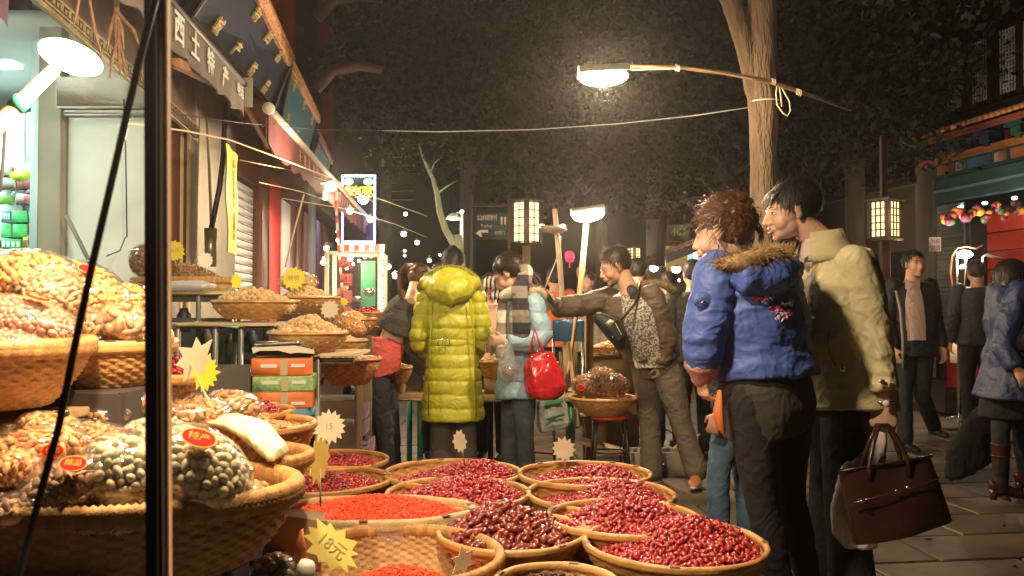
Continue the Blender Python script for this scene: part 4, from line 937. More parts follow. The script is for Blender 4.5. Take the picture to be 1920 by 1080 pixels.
def mid_shop():
    Y = 14.0; b = thing('far_shop', 'small tiled shop with a hanging signboard, lit inside, far down the street', 'building', P(1290, 576, Y))
    wm = mat('far_wall', (.10, .06, .045), .8); rm = mat('far_roof', (.16, .07, .05), .7, (.10, .05, .04), ns=8)
    def quad(name, pts, m, par=b): mb = MB(); mb.add([tuple(p) for p in pts], [(0, 1, 2, 3)]); mb.add([tuple(Vector(p)+Vector((0, .06, 0))) for p in pts[::-1]], [(0, 1, 2, 3)]); return mk(name, mb, m, par, smooth=False)
    m = MB(); m.bbox((P(1310, 0, Y).x+.7, Y+1.0, 1.9), (2.6, 1.6, 3.8)); mk('wall', m, wm, b)
    for (x0, y0, x1, y1) in ((1205, 408, 1345, 370), (1200, 500, 1330, 450)):
        p, q = P(x0, y0, Y+.1), P(x1, y1, Y-1.2)
        m = MB(); m.beam(p, q, .5, .06, bev=.01)
        for k in range(13): c = p.lerp(q, k/12); m.tube([c+Vector((-.1, -.28, .02)), c+Vector((.0, .2, .10))], .035, 6)
        mk('roof', m, rm, b)
    s = MB(); c = P(1272, 437, Y-.7); s.bbox(c, (.34, .04, .27)); o = mk('hanging_sign', s, mat('far_sign', (.13, .15, .10), .5), b); mk('writing', text_mb('小炒', .13, axes(c+Vector((0, -.024, 0)), (1, 0, 0), (0, 0, 1)), .003), mat('gold_dim2', (.3, .25, .1), .5), o, smooth=False)
    s = MB(); c = P(1280, 485, Y-.02); s.bbox(c, (.55, .05, .42)); mk('glowing_wall', s, glow('wall_lit_yellow', (.75, .45, .12), .35), b)  # lamplight on the shop wall, put in as a glowing yellow panel
    s = MB(); c = P(1302, 490, Y-.1); s.bbox(c, (.22, .05, .36)); mk('lit_window', s, glow('window_blue', (.55, .85, .9), .9), b)
    s = MB(); s.tube([P(1290, 458, Y-.12), P(1302, 460, Y-.12), P(1304, 485, Y-.12)], .03, 8); mk('tube_light', s, glow('tube_yellow', (1, .9, .4), 4), b)
    m = MB(); m.tube([P(1238, 500, 11), P(1240, 440, 11), P(1246, 395, 11)], [.07, .06, .05], 8); o = mk('post', m, DARKW); _props(o, 'dark post in front of the far tiled shop', 'post')
    # dim buildings closing the street
    bb = thing('far_building', 'dim building closing the end of the street', 'building', (-4, 34, 0))
    m = MB(); m.bbox((0, 40, 4), (60, 1, 8)); mk('wall', m, mat('far_dark', (.05, .035, .025), .9), bb)
    bc = thing('far_left_building', 'dark building with thin pale louvres behind the light-dot sign', 'building', P(740, 576, 22))
    m = MB(); m.bbox((P(700, 0, 22).x, 22.5, 3.5), (4.0, .6, 7.0)); mk('wall', m, mat('far_dark2', (.035, .035, .03), .9), bc)
    for i in range(8): y = 263+i*16; m = MB(); m.beam(P(735, y, 21.9), P(778, y-1, 21.9), .04, .025); mk('louvre', m, mat('louvre_pale', (.55, .5, .45), .5), bc)
mid_shop()

# ------------------------------------------------------------------ trees
LEAFM = mat('leaf_lit_clumps', (.005, .008, .004), .75, (.026, .022, .010), ns=1.6, nd=3, fac=(.42, .62), spec=.2)  # noise puts lit and dark clumps into the leaf colour
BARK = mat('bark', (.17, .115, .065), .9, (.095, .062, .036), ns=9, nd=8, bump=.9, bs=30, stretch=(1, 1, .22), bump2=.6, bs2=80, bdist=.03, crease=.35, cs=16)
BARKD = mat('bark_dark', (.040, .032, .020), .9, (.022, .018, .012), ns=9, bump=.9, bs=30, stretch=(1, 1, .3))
def crown(root, blobs, n, seed, size=.085, m=LEAFM):
    rng = np.random.default_rng(seed); w = np.array([b[1][0]*b[1][1]*b[1][2] for b in blobs])**.8; w /= w.sum(); V = []; F = []; k = 0
    for bi, (c, r) in enumerate(blobs):
        nb = int(n*w[bi]); ncl = max(5, nb//80)
        d = rng.normal(size=(ncl, 3)); d /= np.linalg.norm(d, axis=1, keepdims=True); cl = np.array(c)+d*np.array(r)*(rng.uniform(.25, 1, (ncl, 1))**.5)
        for q in cl:
            mm = nb//ncl; p = q+rng.normal(size=(mm, 3))*np.array([.34, .34, .13]); 
            a = rng.normal(size=(mm, 3)); a[:, 2] -= .3; a /= np.linalg.norm(a, axis=1, keepdims=True); t = rng.normal(size=(mm, 3)); t -= a*(t*a).sum(1, keepdims=True); t /= np.linalg.norm(t, axis=1, keepdims=True)
            s = size*rng.uniform(.6, 1.2, (mm, 1)); v = np.stack([p-a*s*.6, p+t*s*.32, p+a*s*.7, p-t*s*.32], 1); V.append(v.reshape(-1, 3))
    V = np.concatenate(V); nq = len(V)//4
    return mk('crown', (V, (np.arange(nq*4).reshape(-1, 4)).tolist()), m, root, smooth=False)
def trunk(root, paths, m, name='trunk'):
    mb = MB()
    for pts, rr in paths: mb.tube(pts, rr, 14, round_=True)
    V, Fc = remesh(mb, .022, 2); V, Fc = displace(V, Fc, lambda p, n: .008*nz(p, (9, 9, 3), 2)+.004*nz(p, (30, 30, 8), 5)); return mk(name, (V, Fc), m, root)
def trees():
    t = thing('street_tree', 'thick forked tree carrying the lamp arm behind the man in khaki', 'tree', P(1434, 600, 5.4)*1); Y = 5.4
    mb = MB()
    mb.tube([P(1438, 985, Y), P(1436, 600, Y), P(1434, 400, Y), P(1432, 250, Y), P(1428, 130, Y), P(1430, 40, Y), P(1424, -120, Y), P(1440, -400, Y)], [.13, .105, .092, .090, .095, .088, .085, .07], 18)
    mb.tube([P(1418, 170, Y), P(1400, 90, Y), P(1378, 20, Y), P(1345, -60, Y), P(1290, -250, Y+.3)], [.07, .072, .066, .060, .05], 14, round_=True)
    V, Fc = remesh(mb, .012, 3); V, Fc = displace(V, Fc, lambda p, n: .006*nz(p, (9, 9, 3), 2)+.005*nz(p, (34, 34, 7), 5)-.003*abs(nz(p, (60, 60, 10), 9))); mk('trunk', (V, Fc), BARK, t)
    crown(t, [((1.9, 5.6, 4.9), (1.5, 1.3, .9)), ((3.0, 6.6, 4.4), (1.2, 1.2, .9)), ((.6, 6.4, 5.2), (1.3, 1.2, .8))], 5200, 1)
    sp = [  # (trunk px, Y, blobs px,py,r, n, label)
     (872, 13.0, [(800, 150, 1.5), (900, 90, 1.7), (960, 230, 1.3), (850, 260, 1.0), (1000, 330, .7)], 9000, 'dark leafy tree left of the lantern with its lowest leaves hanging over it'),
     (1120, 15.0, [(1060, 120, 2.0), (1180, 210, 1.8), (1110, 330, 1.2), (1240, 90, 1.9), (1250, 320, 1.1)], 10000, 'broad dim tree behind the hanging lamp'),
     (1350, 12.0, [(1330, 150, 1.3), (1380, 280, 1.1), (1290, 330, .9), (1500, 250, 1.2), (1480, 90, 1.5)], 8000, 'leafy tree directly behind the forked trunk'),
     (1598, 11.0, [(1600, 130, 1.2), (1560, 260, .9), (1655, 215, .7)], 6000, 'dark tree between the boundary wall and the lattice windows'),
     (718, 17.0, [(690, 90, 2.0), (760, 200, 1.3)], 5000, 'tall dark tree with green light painted into its bark behind the light-dot sign')]
    for px, Y, bl, n, lb in sp:
        t = thing('street_tree', lb, 'tree', (P(px, 500, Y).x, Y, 0)); g = Vector((P(px, 500, Y).x, Y, 0))
        top = P(px-10, 150, Y); br = [([g, g+Vector((.03, 0, 1.2)), P(px+5, 330, Y), top], [.17, .14, .12, .07])]
        for (x, y, r) in bl[:4]: c = P(x, y, Y); s_ = P(px+3, 330+(y-200)*.3, Y); br.append(([s_, s_.lerp(c, .5)+Vector((0, 0, .1)), c], [.08, .05, .02]))
        trunk(t, br, BARKD if px != 718 else mat('bark_green_light', (.05, .10, .05), .9, (.03, .06, .03), ns=8))  # green light on the trunk behind the dot sign is put into its bark colour
        crown(t, [(tuple(P(x, y, Y)), (r, r, r*.62)) for x, y, r in bl], int(n*1.5), int(px), .095)
    # slim pale tree lit from below
    t = thing('slim_tree', 'slim pale bare-stemmed tree bending left beside the white lamp', 'tree', P(868, 600, 9.0))
    Y = 9.0; mb = MB(); pm = mat('bark_pale', (.30, .33, .22), .7, (.22, .25, .16), ns=12, bump=.6, bs=40)
    mb.tube([P(872, 795, Y), P(868, 600, Y), P(862, 480, Y), P(850, 455, Y), P(835, 430, Y), P(824, 395, Y), P(820, 365, Y), P(812, 335, Y), P(795, 300, Y), P(785, 270, Y)], [.07, .065, .055, .042, .036, .034, .030, .022, .015, .008], 10)
    mb.tube([P(820, 362, Y), P(840, 348, Y), P(858, 338, Y)], [.012, .008, .004], 6); mb.tube([P(862, 478, Y), P(858, 440, Y)], [.05, .045], 10); mb.tube([P(806, 325, Y), P(815, 305, Y), P(826, 296, Y)], [.01, .007, .003], 6)
    mk('trunk', mb, pm, t); crown(t, [(tuple(P(825, 300, Y)), (.28, .2, .14)), (tuple(P(795, 280, Y)), (.2, .2, .1))], 260, 5, .05)
trees()
# ------------------------------------------------------------------ lamps, poles, ropes
def lamp_light(t, p, e, c=(1, .74, .48), r=.06, name='bulb_light'):
    li = bpy.data.lights.new(name, 'POINT'); li.energy = e; li.color = c; li.shadow_soft_size = r
    o = bpy.data.objects.new(name, li); COL.objects.link(o); o.location = Vector(p)-ORG[t.name]; o.parent = t
GLW = glow('bulb_glow', (1, .86, .62), 60)
HAZE_ON = True
WOODP = mat('pole_wood', (.42, .25, .11), .6, (.30, .17, .07), ns=8, bump=.4, bs=30, stretch=(1, 1, .2))
BAMB = mat('bamboo', (.52, .36, .17), .5, (.42, .27, .11), ns=6, bump=.3, bs=30, stretch=(1, 1, .2))
def halogen(p, d, w, t, tilt=0.0, hood=True, bulb=.09):
    """work lamp: reflector housing plus glowing tube"""
    d = Vector(d).normalized(); s_, u = frame(d); m = MB()
    prof = [(p-d*w*.5, u), (p+d*w*.5, u)]
    m = MB(); m.ell(p-u*.004, (w*.54, .045, bulb*.36), Matrix((d, s_, u)).transposed(), 24, 14); mk('bulb', m, GLW, t)
    if not hood: return
    m = MB(); rows = []
    for a in range(9):
        th = R(200-a*27.5) if False else math.pi*(a/8); rows.append([p+d*x*w*.56+(s_*math.cos(th)*.075+u*(math.sin(th)*.055+.012))for x in (-1, -.5, 0, .5, 1)])
    m.grid(rows); mk('reflector', m, mat('reflector_metal', (.55, .52, .45), .3, metal=.7), t)
def lamps():
    # A: bright lamp over the left nut stall
    t = thing('stall_lamp', 'dazzling lamp on a taped wooden stick over the bagged nuts', 'lamp', P(135, 110, 2.35))
    halogen(P(133, 104, 2.0), Vector((1, -.1, -.40)), .150, t, hood=False, bulb=.10); lamp_light(t, P(152, 150, 1.94), 72, (1, .76, .48), r=.05)
    m = MB(); m.tube([P(-60, 290, 1.9), P(40, 190, 1.97), P(100, 132, 2.0)], [.020, .018, .014], 12, round_=True); mk('stick', m, BAMB, t)
    m = MB(); m.tube([P(29, 201, 1.955), P(42, 188, 1.965)], .0205, 14); mk('green_tape', m, mat('tape_green', (.02, .30, .14), .4), t)
    # B: lamp hanging on a long arm from the tree
    t = thing('arm_lamp', 'bright lamp at the end of a long bent pole tied to the forked tree', 'lamp', P(1130, 140, 4.9))
    halogen(P(1132, 143, 4.9), Vector((1, 0, .06)), .26, t, bulb=.15); lamp_light(t, P(1132, 158, 4.85), 190, r=.06)
    m = MB(); m.tube([P(1095, 122, 4.9), P(1180, 124, 4.92), P(1270, 126, 4.98), P(1360, 137, 5.08), P(1440, 152, 5.2), P(1500, 172, 5.3), P(1595, 206, 5.5)], [.008, .010, .011, .013, .014, .014, .010], 8); mk('arm', m, WOODP, t)
    rp = mat('rope_white', (.60, .55, .42), .8)
    m = MB()
    for x, y in ((1270, 126), (1498, 172), (1450, 152), (1180, 124)):
        for k in range(3): c = P(x+k*3-3, y+k, 4.985 if x < 1300 else 5.2); m.tube([c+Vector((0, .016*math.cos(a), .018*math.sin(a))) for a in [q*math.pi/5 for q in range(11)]], .0028, 5)
    mk('lashing', m, rp, t)
    m = MB(); m.tube([P(x, y, Y) for x, y, Y in ((1185, 131, 4.9), (1300, 128, 5.0), (1400, 146, 5.1), (1455, 158, 5.1))], .0022, 5); mk('flex', m, rp, t)
    # unseen second stall lamp, assumed over the date baskets, lighting from the camera side
    t = thing('stall_lamp', 'assumed stall lamp hanging out of view over the date baskets', 'lamp', (-.30, 2.12, 2.60))
    halogen(Vector((-.30, 2.12, 2.60)), Vector((1, .1, 0)), .22, t, bulb=.15); lamp_light(t, Vector((-.30, 2.10, 2.52)), 240, (1, .76, .48), r=.06)
    m = MB(); m.tube([(-.30, 2.12, 2.67), (-.30, 2.12, 3.2)], .004, 6); mk('flex', m, mat('cable_black', (.010, .009, .009), .3), t)
    # rope round the tree with hanging loops
    t = thing('rope_loop', 'white rope tied round the forked tree with loops hanging at the side', 'rope', P(1468, 190, 5.26))
    m = MB(); m.tube([P(1434, 192, 5.4)+Vector((.102*math.cos(a), .102*math.sin(a), .004*math.sin(a))) for a in [q*math.pi/10 for q in range(21)]], .005, 6); mk('turn', m, rp, t)
    m = MB(); m.tube([P(x, y, 5.27) for x, y in ((1458, 155), (1455, 175), (1457, 196), (1463, 205), (1468, 212), (1476, 218), (1482, 208), (1480, 190), (1470, 172), (1460, 156), (1464, 180), (1466, 200))], .0048, 6); mk('loop', m, rp, t)
    # C: lamp on a bamboo pole in the middle stalls
    t = thing('pole_lamp', 'dazzling lamp on a leaning bamboo pole above the bent man', 'lamp', P(1080, 760, 7.4))
    halogen(P(1103, 401, 7.4), Vector((1, 0, .15)), .26, t, bulb=.18); lamp_light(t, P(1103, 412, 7.3), 140, r=.06)
    m = MB(); m.tube([P(1072, 838, 7.4), P(1078, 640, 7.4), P(1090, 520, 7.4), P(1099, 420, 7.4)], [.028, .027, .026, .022], 10); mk('pole', m, BAMB, t)
    # dish lamp on a pale pole
    t = thing('dish_lamp', 'unlit grey dish lamp on a pale wooden pole left of the dazzling lamp', 'lamp', P(1055, 760, 6.9))
    m = MB(); m.tube([P(1068, 838, 6.9), P(1060, 640, 6.9), P(1050, 500, 6.9), P(1040, 392, 6.9)], [.026, .025, .023, .020], 10); mk('pole', m, mat('pole_pale', (.50, .38, .24), .6, (.40, .30, .18), ns=8), t)
    m = MB(); m.lathe(P(1035, 431, 6.85), [(.02, -.03), (.07, -.025), (.115, .01), (.12, .02), (.11, .02), (.05, -.005), (0, -.012)], 24, Matrix.Rotation(R(8), 4, 'Y')); mk('dish', m, mat('dish_grey', (.40, .34, .26), .35, metal=.4), t)
    m = MB(); m.tube([P(1040, 430, 6.8), P(1052, 445, 6.8), P(1050, 470, 6.85), P(1030, 520, 6.85), P(1020, 545, 6.9)], .006, 6); mk('flex', m, mat('flex_cream', (.6, .5, .35), .5), t)
    m = MB(); 
    for x in (1016, 1055): m.ell(P(x, 424, 6.82), (.025, .02, .016), None, 10, 6)
    mk('small_bulbs', m, glow('bulb_soft', (1, .85, .6), 9), t)
    # white street lamp by the slim tree
    t = thing('street_lamp', 'white shaded lamp beside the slim pale tree', 'lamp', P(865, 600, 9.3))
    m = MB(); m.tube([P(866, 770, 9.3), P(866, 440, 9.3), P(866, 398, 9.3), P(856, 400, 9.3)], .018, 8); mk('pole', m, mat('pole_white', (.5, .5, .42), .4), t)
    m = MB(); m.lathe(P(850, 408, 9.3), [(.02, .05), (.05, .03), (.085, -.01), (.08, -.02)], 18); mk('shade', m, mat('shade_enamel', (.6, .62, .55), .3), t)
    m = MB(); m.ell(P(850, 410, 9.28), (.06, .04, .016), None, 12, 6); m.ell(P(866, 397, 9.28), .022, None, 10, 6); mk('bulb', m, glow('bulb_cool', (.9, 1, .85), 7), t); lamp_light(t, P(850, 422, 9.2), 14, (.85, 1, .75), .05)
    # string of small bulbs and shades along the left
    lab = [(620, 349, 6.6, .048, 'bulb at the upper left of the light-dot sign', 95), (681, 374, 9.5, .060, 'bulb crossing the right edge of the light-dot sign', 40), (656, 396, 9.6, .035, 'bulb in front of the left edge of the light-dot sign', 0), (694, 412, 9.8, .035, 'bulb low on the right edge of the light-dot sign', 10), (757, 439, 10.5, .035, 'shaded bulb right of the light-dot sign', 0),
           (782, 455, 11, .030, 'small white bulb below the shaded one', 0), (805, 489, 12, .028, 'low bulb behind the young woman in coral', 6), (612, 466, 8.5, .026, 'clear bulb at the left top of the glass cabinet', 6), (606, 493, 8.4, .024, 'clear bulb low at the left of the glass cabinet', 0), (610, 372, 6.7, .016, 'tiny bulb under the upper left one', 0),
           (727, 500, 10, .038, 'bulb just right of the glass cabinet', 10), (741, 518, 10, .032, 'lower bulb right of the glass cabinet', 0), (1218, 398, 16, .045, 'left one of the pair of high star-like bulbs', 0), (1244, 391, 16, .048, 'right one of the pair of high star-like bulbs', 20), (1226, 503, 11.5, .055, 'bulb behind the shoulder of the bent man', 12), (1268, 505, 11.5, .060, 'bright bulb left of the dark head', 12), (1256, 522, 11.5, .04, 'lower bulb left of the dark head', 0)]
    for x, y, Y, r, lb, e in lab:
        t = thing('light_bulb', 'glowing '+lb, 'light bulb', P(x, y, Y)); m = MB(); m.ell(P(x, y, Y), (r, r, r*.85), None, 12, 8); mk('globe', m, glow('bulb_small', (1, .88, .66), 22), t)
        m = MB(); m.lathe(P(x, y-3, Y), [(.012, .05), (.018, .03), (r*1.5, .012), (r*1.6, .004)], 14); mk('shade', m, mat('shade_dark', (.10, .09, .08), .5), t)
        if e: lamp_light(t, P(x, y+4, Y-.12), e, r=.04)
    rg = random.Random(12)
    for i in range(26):
        left = i < 16; x = rg.uniform(600, 830) if left else rg.uniform(1195, 1300); y = rg.uniform(395, 520) if left else rg.uniform(480, 530); Y = rg.uniform(14, 24)
        t = thing('light_bulb', 'tiny distant bulb in the string of lights '+('behind the glass cabinet and young woman' if left else 'behind the bent man'), 'light bulb', P(x, y, Y), 'tiny distant bulbs down the street'); m = MB(); q = rg.uniform(.018, .038); m.ell(P(x, y, Y), q, None, 8, 6); mk('globe', m, glow('bulb_far_cool', (.85, 1, .95), 14) if i % 3 == 0 else glow('bulb_far', (1, .8, .5), 14), t)
    for x, y, Y, e, lb in ((712, 470, 11.5, 45, 'left'), (1240, 470, 12.5, 60, 'right'), (1000, 440, 18, 60, 'middle')):  # bulbs added to brighten the dim background and the leaves
        t = thing('light_bulb', 'far bulb added to light the '+lb+' of the street end', 'light bulb', P(x, y, Y)); m = MB(); m.ell(P(x, y, Y), .05, None, 10, 8); mk('globe', m, glow('bulb_small', (1, .88, .66), 22), t); lamp_light(t, P(x, y+4, Y-.15), e)
    # ropes and wires
    rc = mat('rope_cream', (.55, .45, .28), .8); rd = mat('wire_dark', (.02, .02, .02), .6)
    def rope(pts, r, m, lb): o = mk('rope' if m is rc else 'wire', (lambda q: q)(MB().tube([P(*p) for p in pts], r, 6)), m); _props(o, lb, 'rope' if m is rc else 'wire')
    rope([(232, 231, 3.2), (345, 245, 4.2), (430, 262, 5.0), (520, 295, 6.2), (610, 330, 7.6), (690, 365, 9.0), (800, 405, 11)], .0055, rc, 'cream rope running from behind the black pole to the light-dot sign')
    rope([(340, 215, 4.3), (450, 230, 5.5), (600, 243, 7.0), (760, 246, 7.4)], .003, rd, 'thin dark wire running level under the blue signboards')
    rope([(450, 300, 5.8), (560, 322, 7.5), (650, 352, 9.0), (700, 378, 9.6)], .003, rc, 'thin cream cord just under the main rope')
    rope([(486, 342, 6.8), (560, 358, 8.0), (620, 378, 9.0)], .004, rc, 'short cord from the shutter head towards the bulbs')
    rope([(530, 372, 8), (640, 390, 9.2), (740, 420, 10), (800, 445, 11)], .004, rc, 'low cord carrying the shaded bulbs')
    rope([(680, 244, 7.4), (820, 247, 7.0), (1000, 243, 6.4), (1160, 232, 5.9), (1300, 217, 5.6), (1408, 201, 5.42)], .0035, mat('wire_pale', (.35, .35, .30), .6), 'long sagging pale wire tied to the forked tree')
    rope([(570, 365, 8.0), (552, 430, 8.2), (535, 500, 8.3)], .008, rc, 'pale rope hanging down by the red panel')
    rope([(232, 185, 5.2), (236, 300, 5.2), (238, 445, 5.2)], .004, rd, 'thin grey cable hanging down the white wall')
    rope([(235, 445, 5.1), (225, 470, 5.0), (200, 480, 5.0)], .004, rd, 'loose end of the thin cable on the white wall')
    rope([(10, 225, 3.4), (6, 300, 3.4), (0, 360, 3.4)], .006, mat('wire_grey', (.25, .24, .2), .6), 'grey flex hanging in front of the shop window')
    rope([(125, 405, 5.1), (150, 455, 5.1), (170, 495, 5.0)], .012, mat('stick_grey', (.22, .2, .14), .7), 'grey stick leaning against the white wall')
    # strings of tiny lights on the stall pole and cabinet
    t = thing('stall_pole', 'red and white taped pole rising through the glass cabinet', 'pole', P(640, 600, 8.6)); 
    for i in range(16): 
        a, b_ = P(628+i*1.05, 362+i*14, 8.6), P(628+(i+1)*1.05, 362+(i+1)*14, 8.6); m = MB(); m.tube([a, b_], .014, 8); mk('band', m, mat('band_red', (.5, .05, .03), .5) if i % 2 else mat('band_cream', (.6, .5, .35), .5), t)
lamps()
def front_pole():
    t = thing('awning_pole', 'thick dark square awning pole standing at the front left', 'pole', (P(296, 540, 1.0).x, 1.0, 0))
    a, b_ = P(289, -60, 1.0), P(293, 1140, 1.0); m = MB(); m.beam(a, b_, .018, .022, up=Vector((0, 1, 0)), bev=.003); mk('tube', m, mat('pole_dark', (.018, .012, .009), .9, spec=.08), t)
    m = MB(); m.beam(a+Vector((.0125, .006, 0)), b_+Vector((.0120, .006, 0)), .005, .012, up=Vector((0, 1, 0)), bev=.001); mk('lit_edge', m, mat('pole_lit_side', (.20, .12, .06), .9, (.18, .11, .06), ns=30), t)  # paler strip stands for the light along the pole's right side
    m = MB(); m.tube([P(x, y, Y) for x, y, Y in ((303, -40, .96), (285, 20, .95), (262, 110, .95), (232, 240, .96), (200, 380, .97), (172, 500, .98), (140, 650, .98), (110, 800, .98), (72, 940, .98), (30, 1100, .98))], .0042, 10)
    o = mk('cable', m, mat('cable_black', (.010, .009, .009), .3)); _props(o, 'thick black cable slanting down from the front pole across the bagged nuts', 'cable')
front_pole()

# ------------------------------------------------------------------ baskets
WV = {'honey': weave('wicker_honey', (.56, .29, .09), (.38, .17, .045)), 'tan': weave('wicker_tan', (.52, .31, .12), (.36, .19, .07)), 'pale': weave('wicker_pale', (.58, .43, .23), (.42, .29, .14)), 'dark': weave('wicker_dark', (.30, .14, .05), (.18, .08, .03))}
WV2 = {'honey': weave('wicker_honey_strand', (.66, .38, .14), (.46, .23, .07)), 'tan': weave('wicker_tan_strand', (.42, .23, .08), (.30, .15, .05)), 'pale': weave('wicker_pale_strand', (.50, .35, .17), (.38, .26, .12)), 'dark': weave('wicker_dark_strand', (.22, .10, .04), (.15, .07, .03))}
RIMM = mat('bamboo_rim', (.60, .33, .11), .42, (.44, .21, .06), ns=14, nd=5, bump=.3, bs=60, spec=.5)
RIMD = mat('rim_node', (.16, .07, .03), .6)
def basket(cx, cy, zr, r, h, lab, style='honey', ry=None, ang=0, stakes=56, coil=.013, rimt=.011, wrap=False, group=None, bot=.66, plain=False, tilt=(0, 0), name='wicker_basket', bind=False, sag=0):
    ry = ry or r; t = thing(name, lab, 'basket', (cx, cy, zr-h), group); ca, sa = math.cos(R(ang)), math.sin(R(ang)); sd = int(abs(cx*1000+cy*77)) 
    T = Matrix.Rotation(R(tilt[0]), 3, 'X') @ Matrix.Rotation(R(tilt[1]), 3, 'Y')
    def pt(q, th, z):
        w = 1+.018*math.sin(2*th+sd)+.010*math.sin(3*th+sd*.7)
        x, y = q*r*w*math.cos(th), q*ry*w*math.sin(th); v = T @ Vector((x*ca-y*sa, x*sa+y*ca, z+sag*math.cos(2*th+sd)-0)); return Vector((cx, cy, zr))+v
    rows_n = max(5, int(h/coil)); N = stakes*2; A = (.0050 if coil < .01 else .0042) if not plain else .0015
    def surf(inset):
        rows = []
        for i in range(2*rows_n+1):
            tt = i/(2*rows_n); q = 1-(1-bot)*(tt**1.7); q -= inset/r
            row = []
            for j in range(N):
                th = 2*math.pi*j/N; k = i//2
                if i % 2: o = 0 if j % 2 else A*(1 if (k+j//2) % 2 else -1)
                else: o = -A*.9
                row.append(pt(q+(o+.001*math.sin(j*12.9+i*4.1))/r, th, -h*tt))
            rows.append(row)
        return rows
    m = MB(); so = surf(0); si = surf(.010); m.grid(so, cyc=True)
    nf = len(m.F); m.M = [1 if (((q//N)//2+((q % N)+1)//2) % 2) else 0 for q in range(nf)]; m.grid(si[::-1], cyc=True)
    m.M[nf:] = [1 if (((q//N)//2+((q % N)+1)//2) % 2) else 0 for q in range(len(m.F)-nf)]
    q = bot-.012/r
    fl = [[pt(q*(1-s_/6), 2*math.pi*j/N, -h+.008+(A*.8*((-1)**(s_+j//2)))) for j in range(N)] for s_ in range(6)]; m.grid(fl, cyc=True)
    m.add([tuple(pt(0, 0, -h+.008))]+[tuple(p) for p in fl[-1]], [(0, j+1, (j+1) % N+1) for j in range(N)])
    m.grid([[pt(bot, 2*math.pi*j/N, -h) for j in range(N)], [pt(.01, 2*math.pi*j/N, -h) for j in range(N)]], cyc=True)
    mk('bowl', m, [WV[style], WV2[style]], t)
    # rim
    m = MB(); n2 = 300 if wrap else 120; rows = []
    sec = [(.9, .2), (1.0, .9), (.5, 1.5), (-.4, 1.5), (-1.0, .9), (-1.0, -.8), (-.6, -1.2), (.5, -1.2), (1.0, -.6)] if not plain else [(.9, 0), (.7, .9), (0, 1.2), (-.7, .9), (-.9, 0), (-.5, -.6), (.5, -.6)]
    for j in range(n2):
        th = 2*math.pi*j/n2; rip = ((.09 if j % 2 else -.07) if wrap else .05*math.sin(j*.37+sd)); sc_ = rimt*(1+rip); rows.append([pt(1+a*sc_/r, th, .004+b_*sc_) for a, b_ in sec])
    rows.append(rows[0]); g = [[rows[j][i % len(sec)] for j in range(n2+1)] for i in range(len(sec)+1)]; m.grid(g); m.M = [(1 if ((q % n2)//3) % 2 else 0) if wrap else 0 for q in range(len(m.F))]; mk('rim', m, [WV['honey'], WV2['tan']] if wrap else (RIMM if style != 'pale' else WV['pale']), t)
    if not wrap:
        rg = random.Random(sd)
        for q_ in range(5):
            m = MB(); th = rg.uniform(0, 6.28); c = pt(1+.0*r, th, .004+1.5*rimt); e = pt(1, th+.05*.3/r, .004+1.5*rimt); d = (e-c).normalized(); s_, u = frame(d); M = Matrix((s_, d, u)).transposed(); m.box(c, (rimt*1.7, .030, .0022), M); mk('rim_binding', m, RIMD, t, smooth=False)
    return t
def basket_px(px, py, pw, Y=None, z=None, h=.12, lab='', **kw):
    """ellipse centre (px,py), half width pw px, rim height z -> finds depth"""
    c = PZ(px, py, z) if Y is None else P(px, py, Y); r = pw/FPX*c.y
    return c, r, basket(c.x, c.y, c.z, r, h, lab, **kw)
DATE = vmat('date_red', [(.32, .012, .022), (.46, .030, .032), (.20, .008, .014), (.38, .016, .034), (.52, .08, .05), (.26, .03, .02)], .27, .6, .7, 90, coat=.35)
DATEB = vmat('date_brown_red', [(.20, .025, .014), (.13, .012, .010), (.28, .05, .025), (.17, .02, .02)], .28, .6, .7, 70, coat=.3)
RAISIN = vmat('raisin_black', [(.030, .008, .010), (.05, .014, .014), (.02, .006, .008)], .4, .5, .6, 90)
GOJI = vmat('goji_red', [(.85, .075, .028), (.95, .13, .05), (.72, .05, .02)], .5, .4, .4, 90)
WALN = vmat('walnut_shell', [(.66, .43, .19), (.54, .33, .14), (.74, .52, .27), (.60, .39, .20)], .6, .35, .9, 120)
WALB = vmat('nut_brown', [(.24, .11, .045), (.34, .17, .07), (.17, .075, .03), (.42, .24, .11)], .45, .4, .6, 90)
ALM = vmat('almond_orange', [(.68, .30, .09), (.58, .23, .06), (.78, .40, .14), (.46, .17, .05)], .45, .4, .5, 110)
PALE = vmat('pistachio_shell', [(.58, .49, .30), (.48, .40, .23), (.64, .56, .37), (.38, .30, .16)], .5, .4, .5, 80)
APR = vmat('apricot_kernel', [(.72, .36, .10), (.62, .27, .06), (.80, .46, .16)], .4, .4, .4, 90)
HAZ = vmat('hazelnut', [(.42, .17, .08), (.52, .24, .12), (.35, .12, .06)], .25, .6, .2, 60)
PEC = vmat('pecan_shell', [(.45, .24, .10), (.55, .33, .16), (.35, .17, .07)], .4, .5, .5, 60)
MIXB = vmat('almond_slices', [(.54, .26, .11), (.70, .42, .20), (.42, .18, .07), (.62, .34, .16)], .5, .4, .5, 90)
IND = {'date': 0, 'walnut': 0}
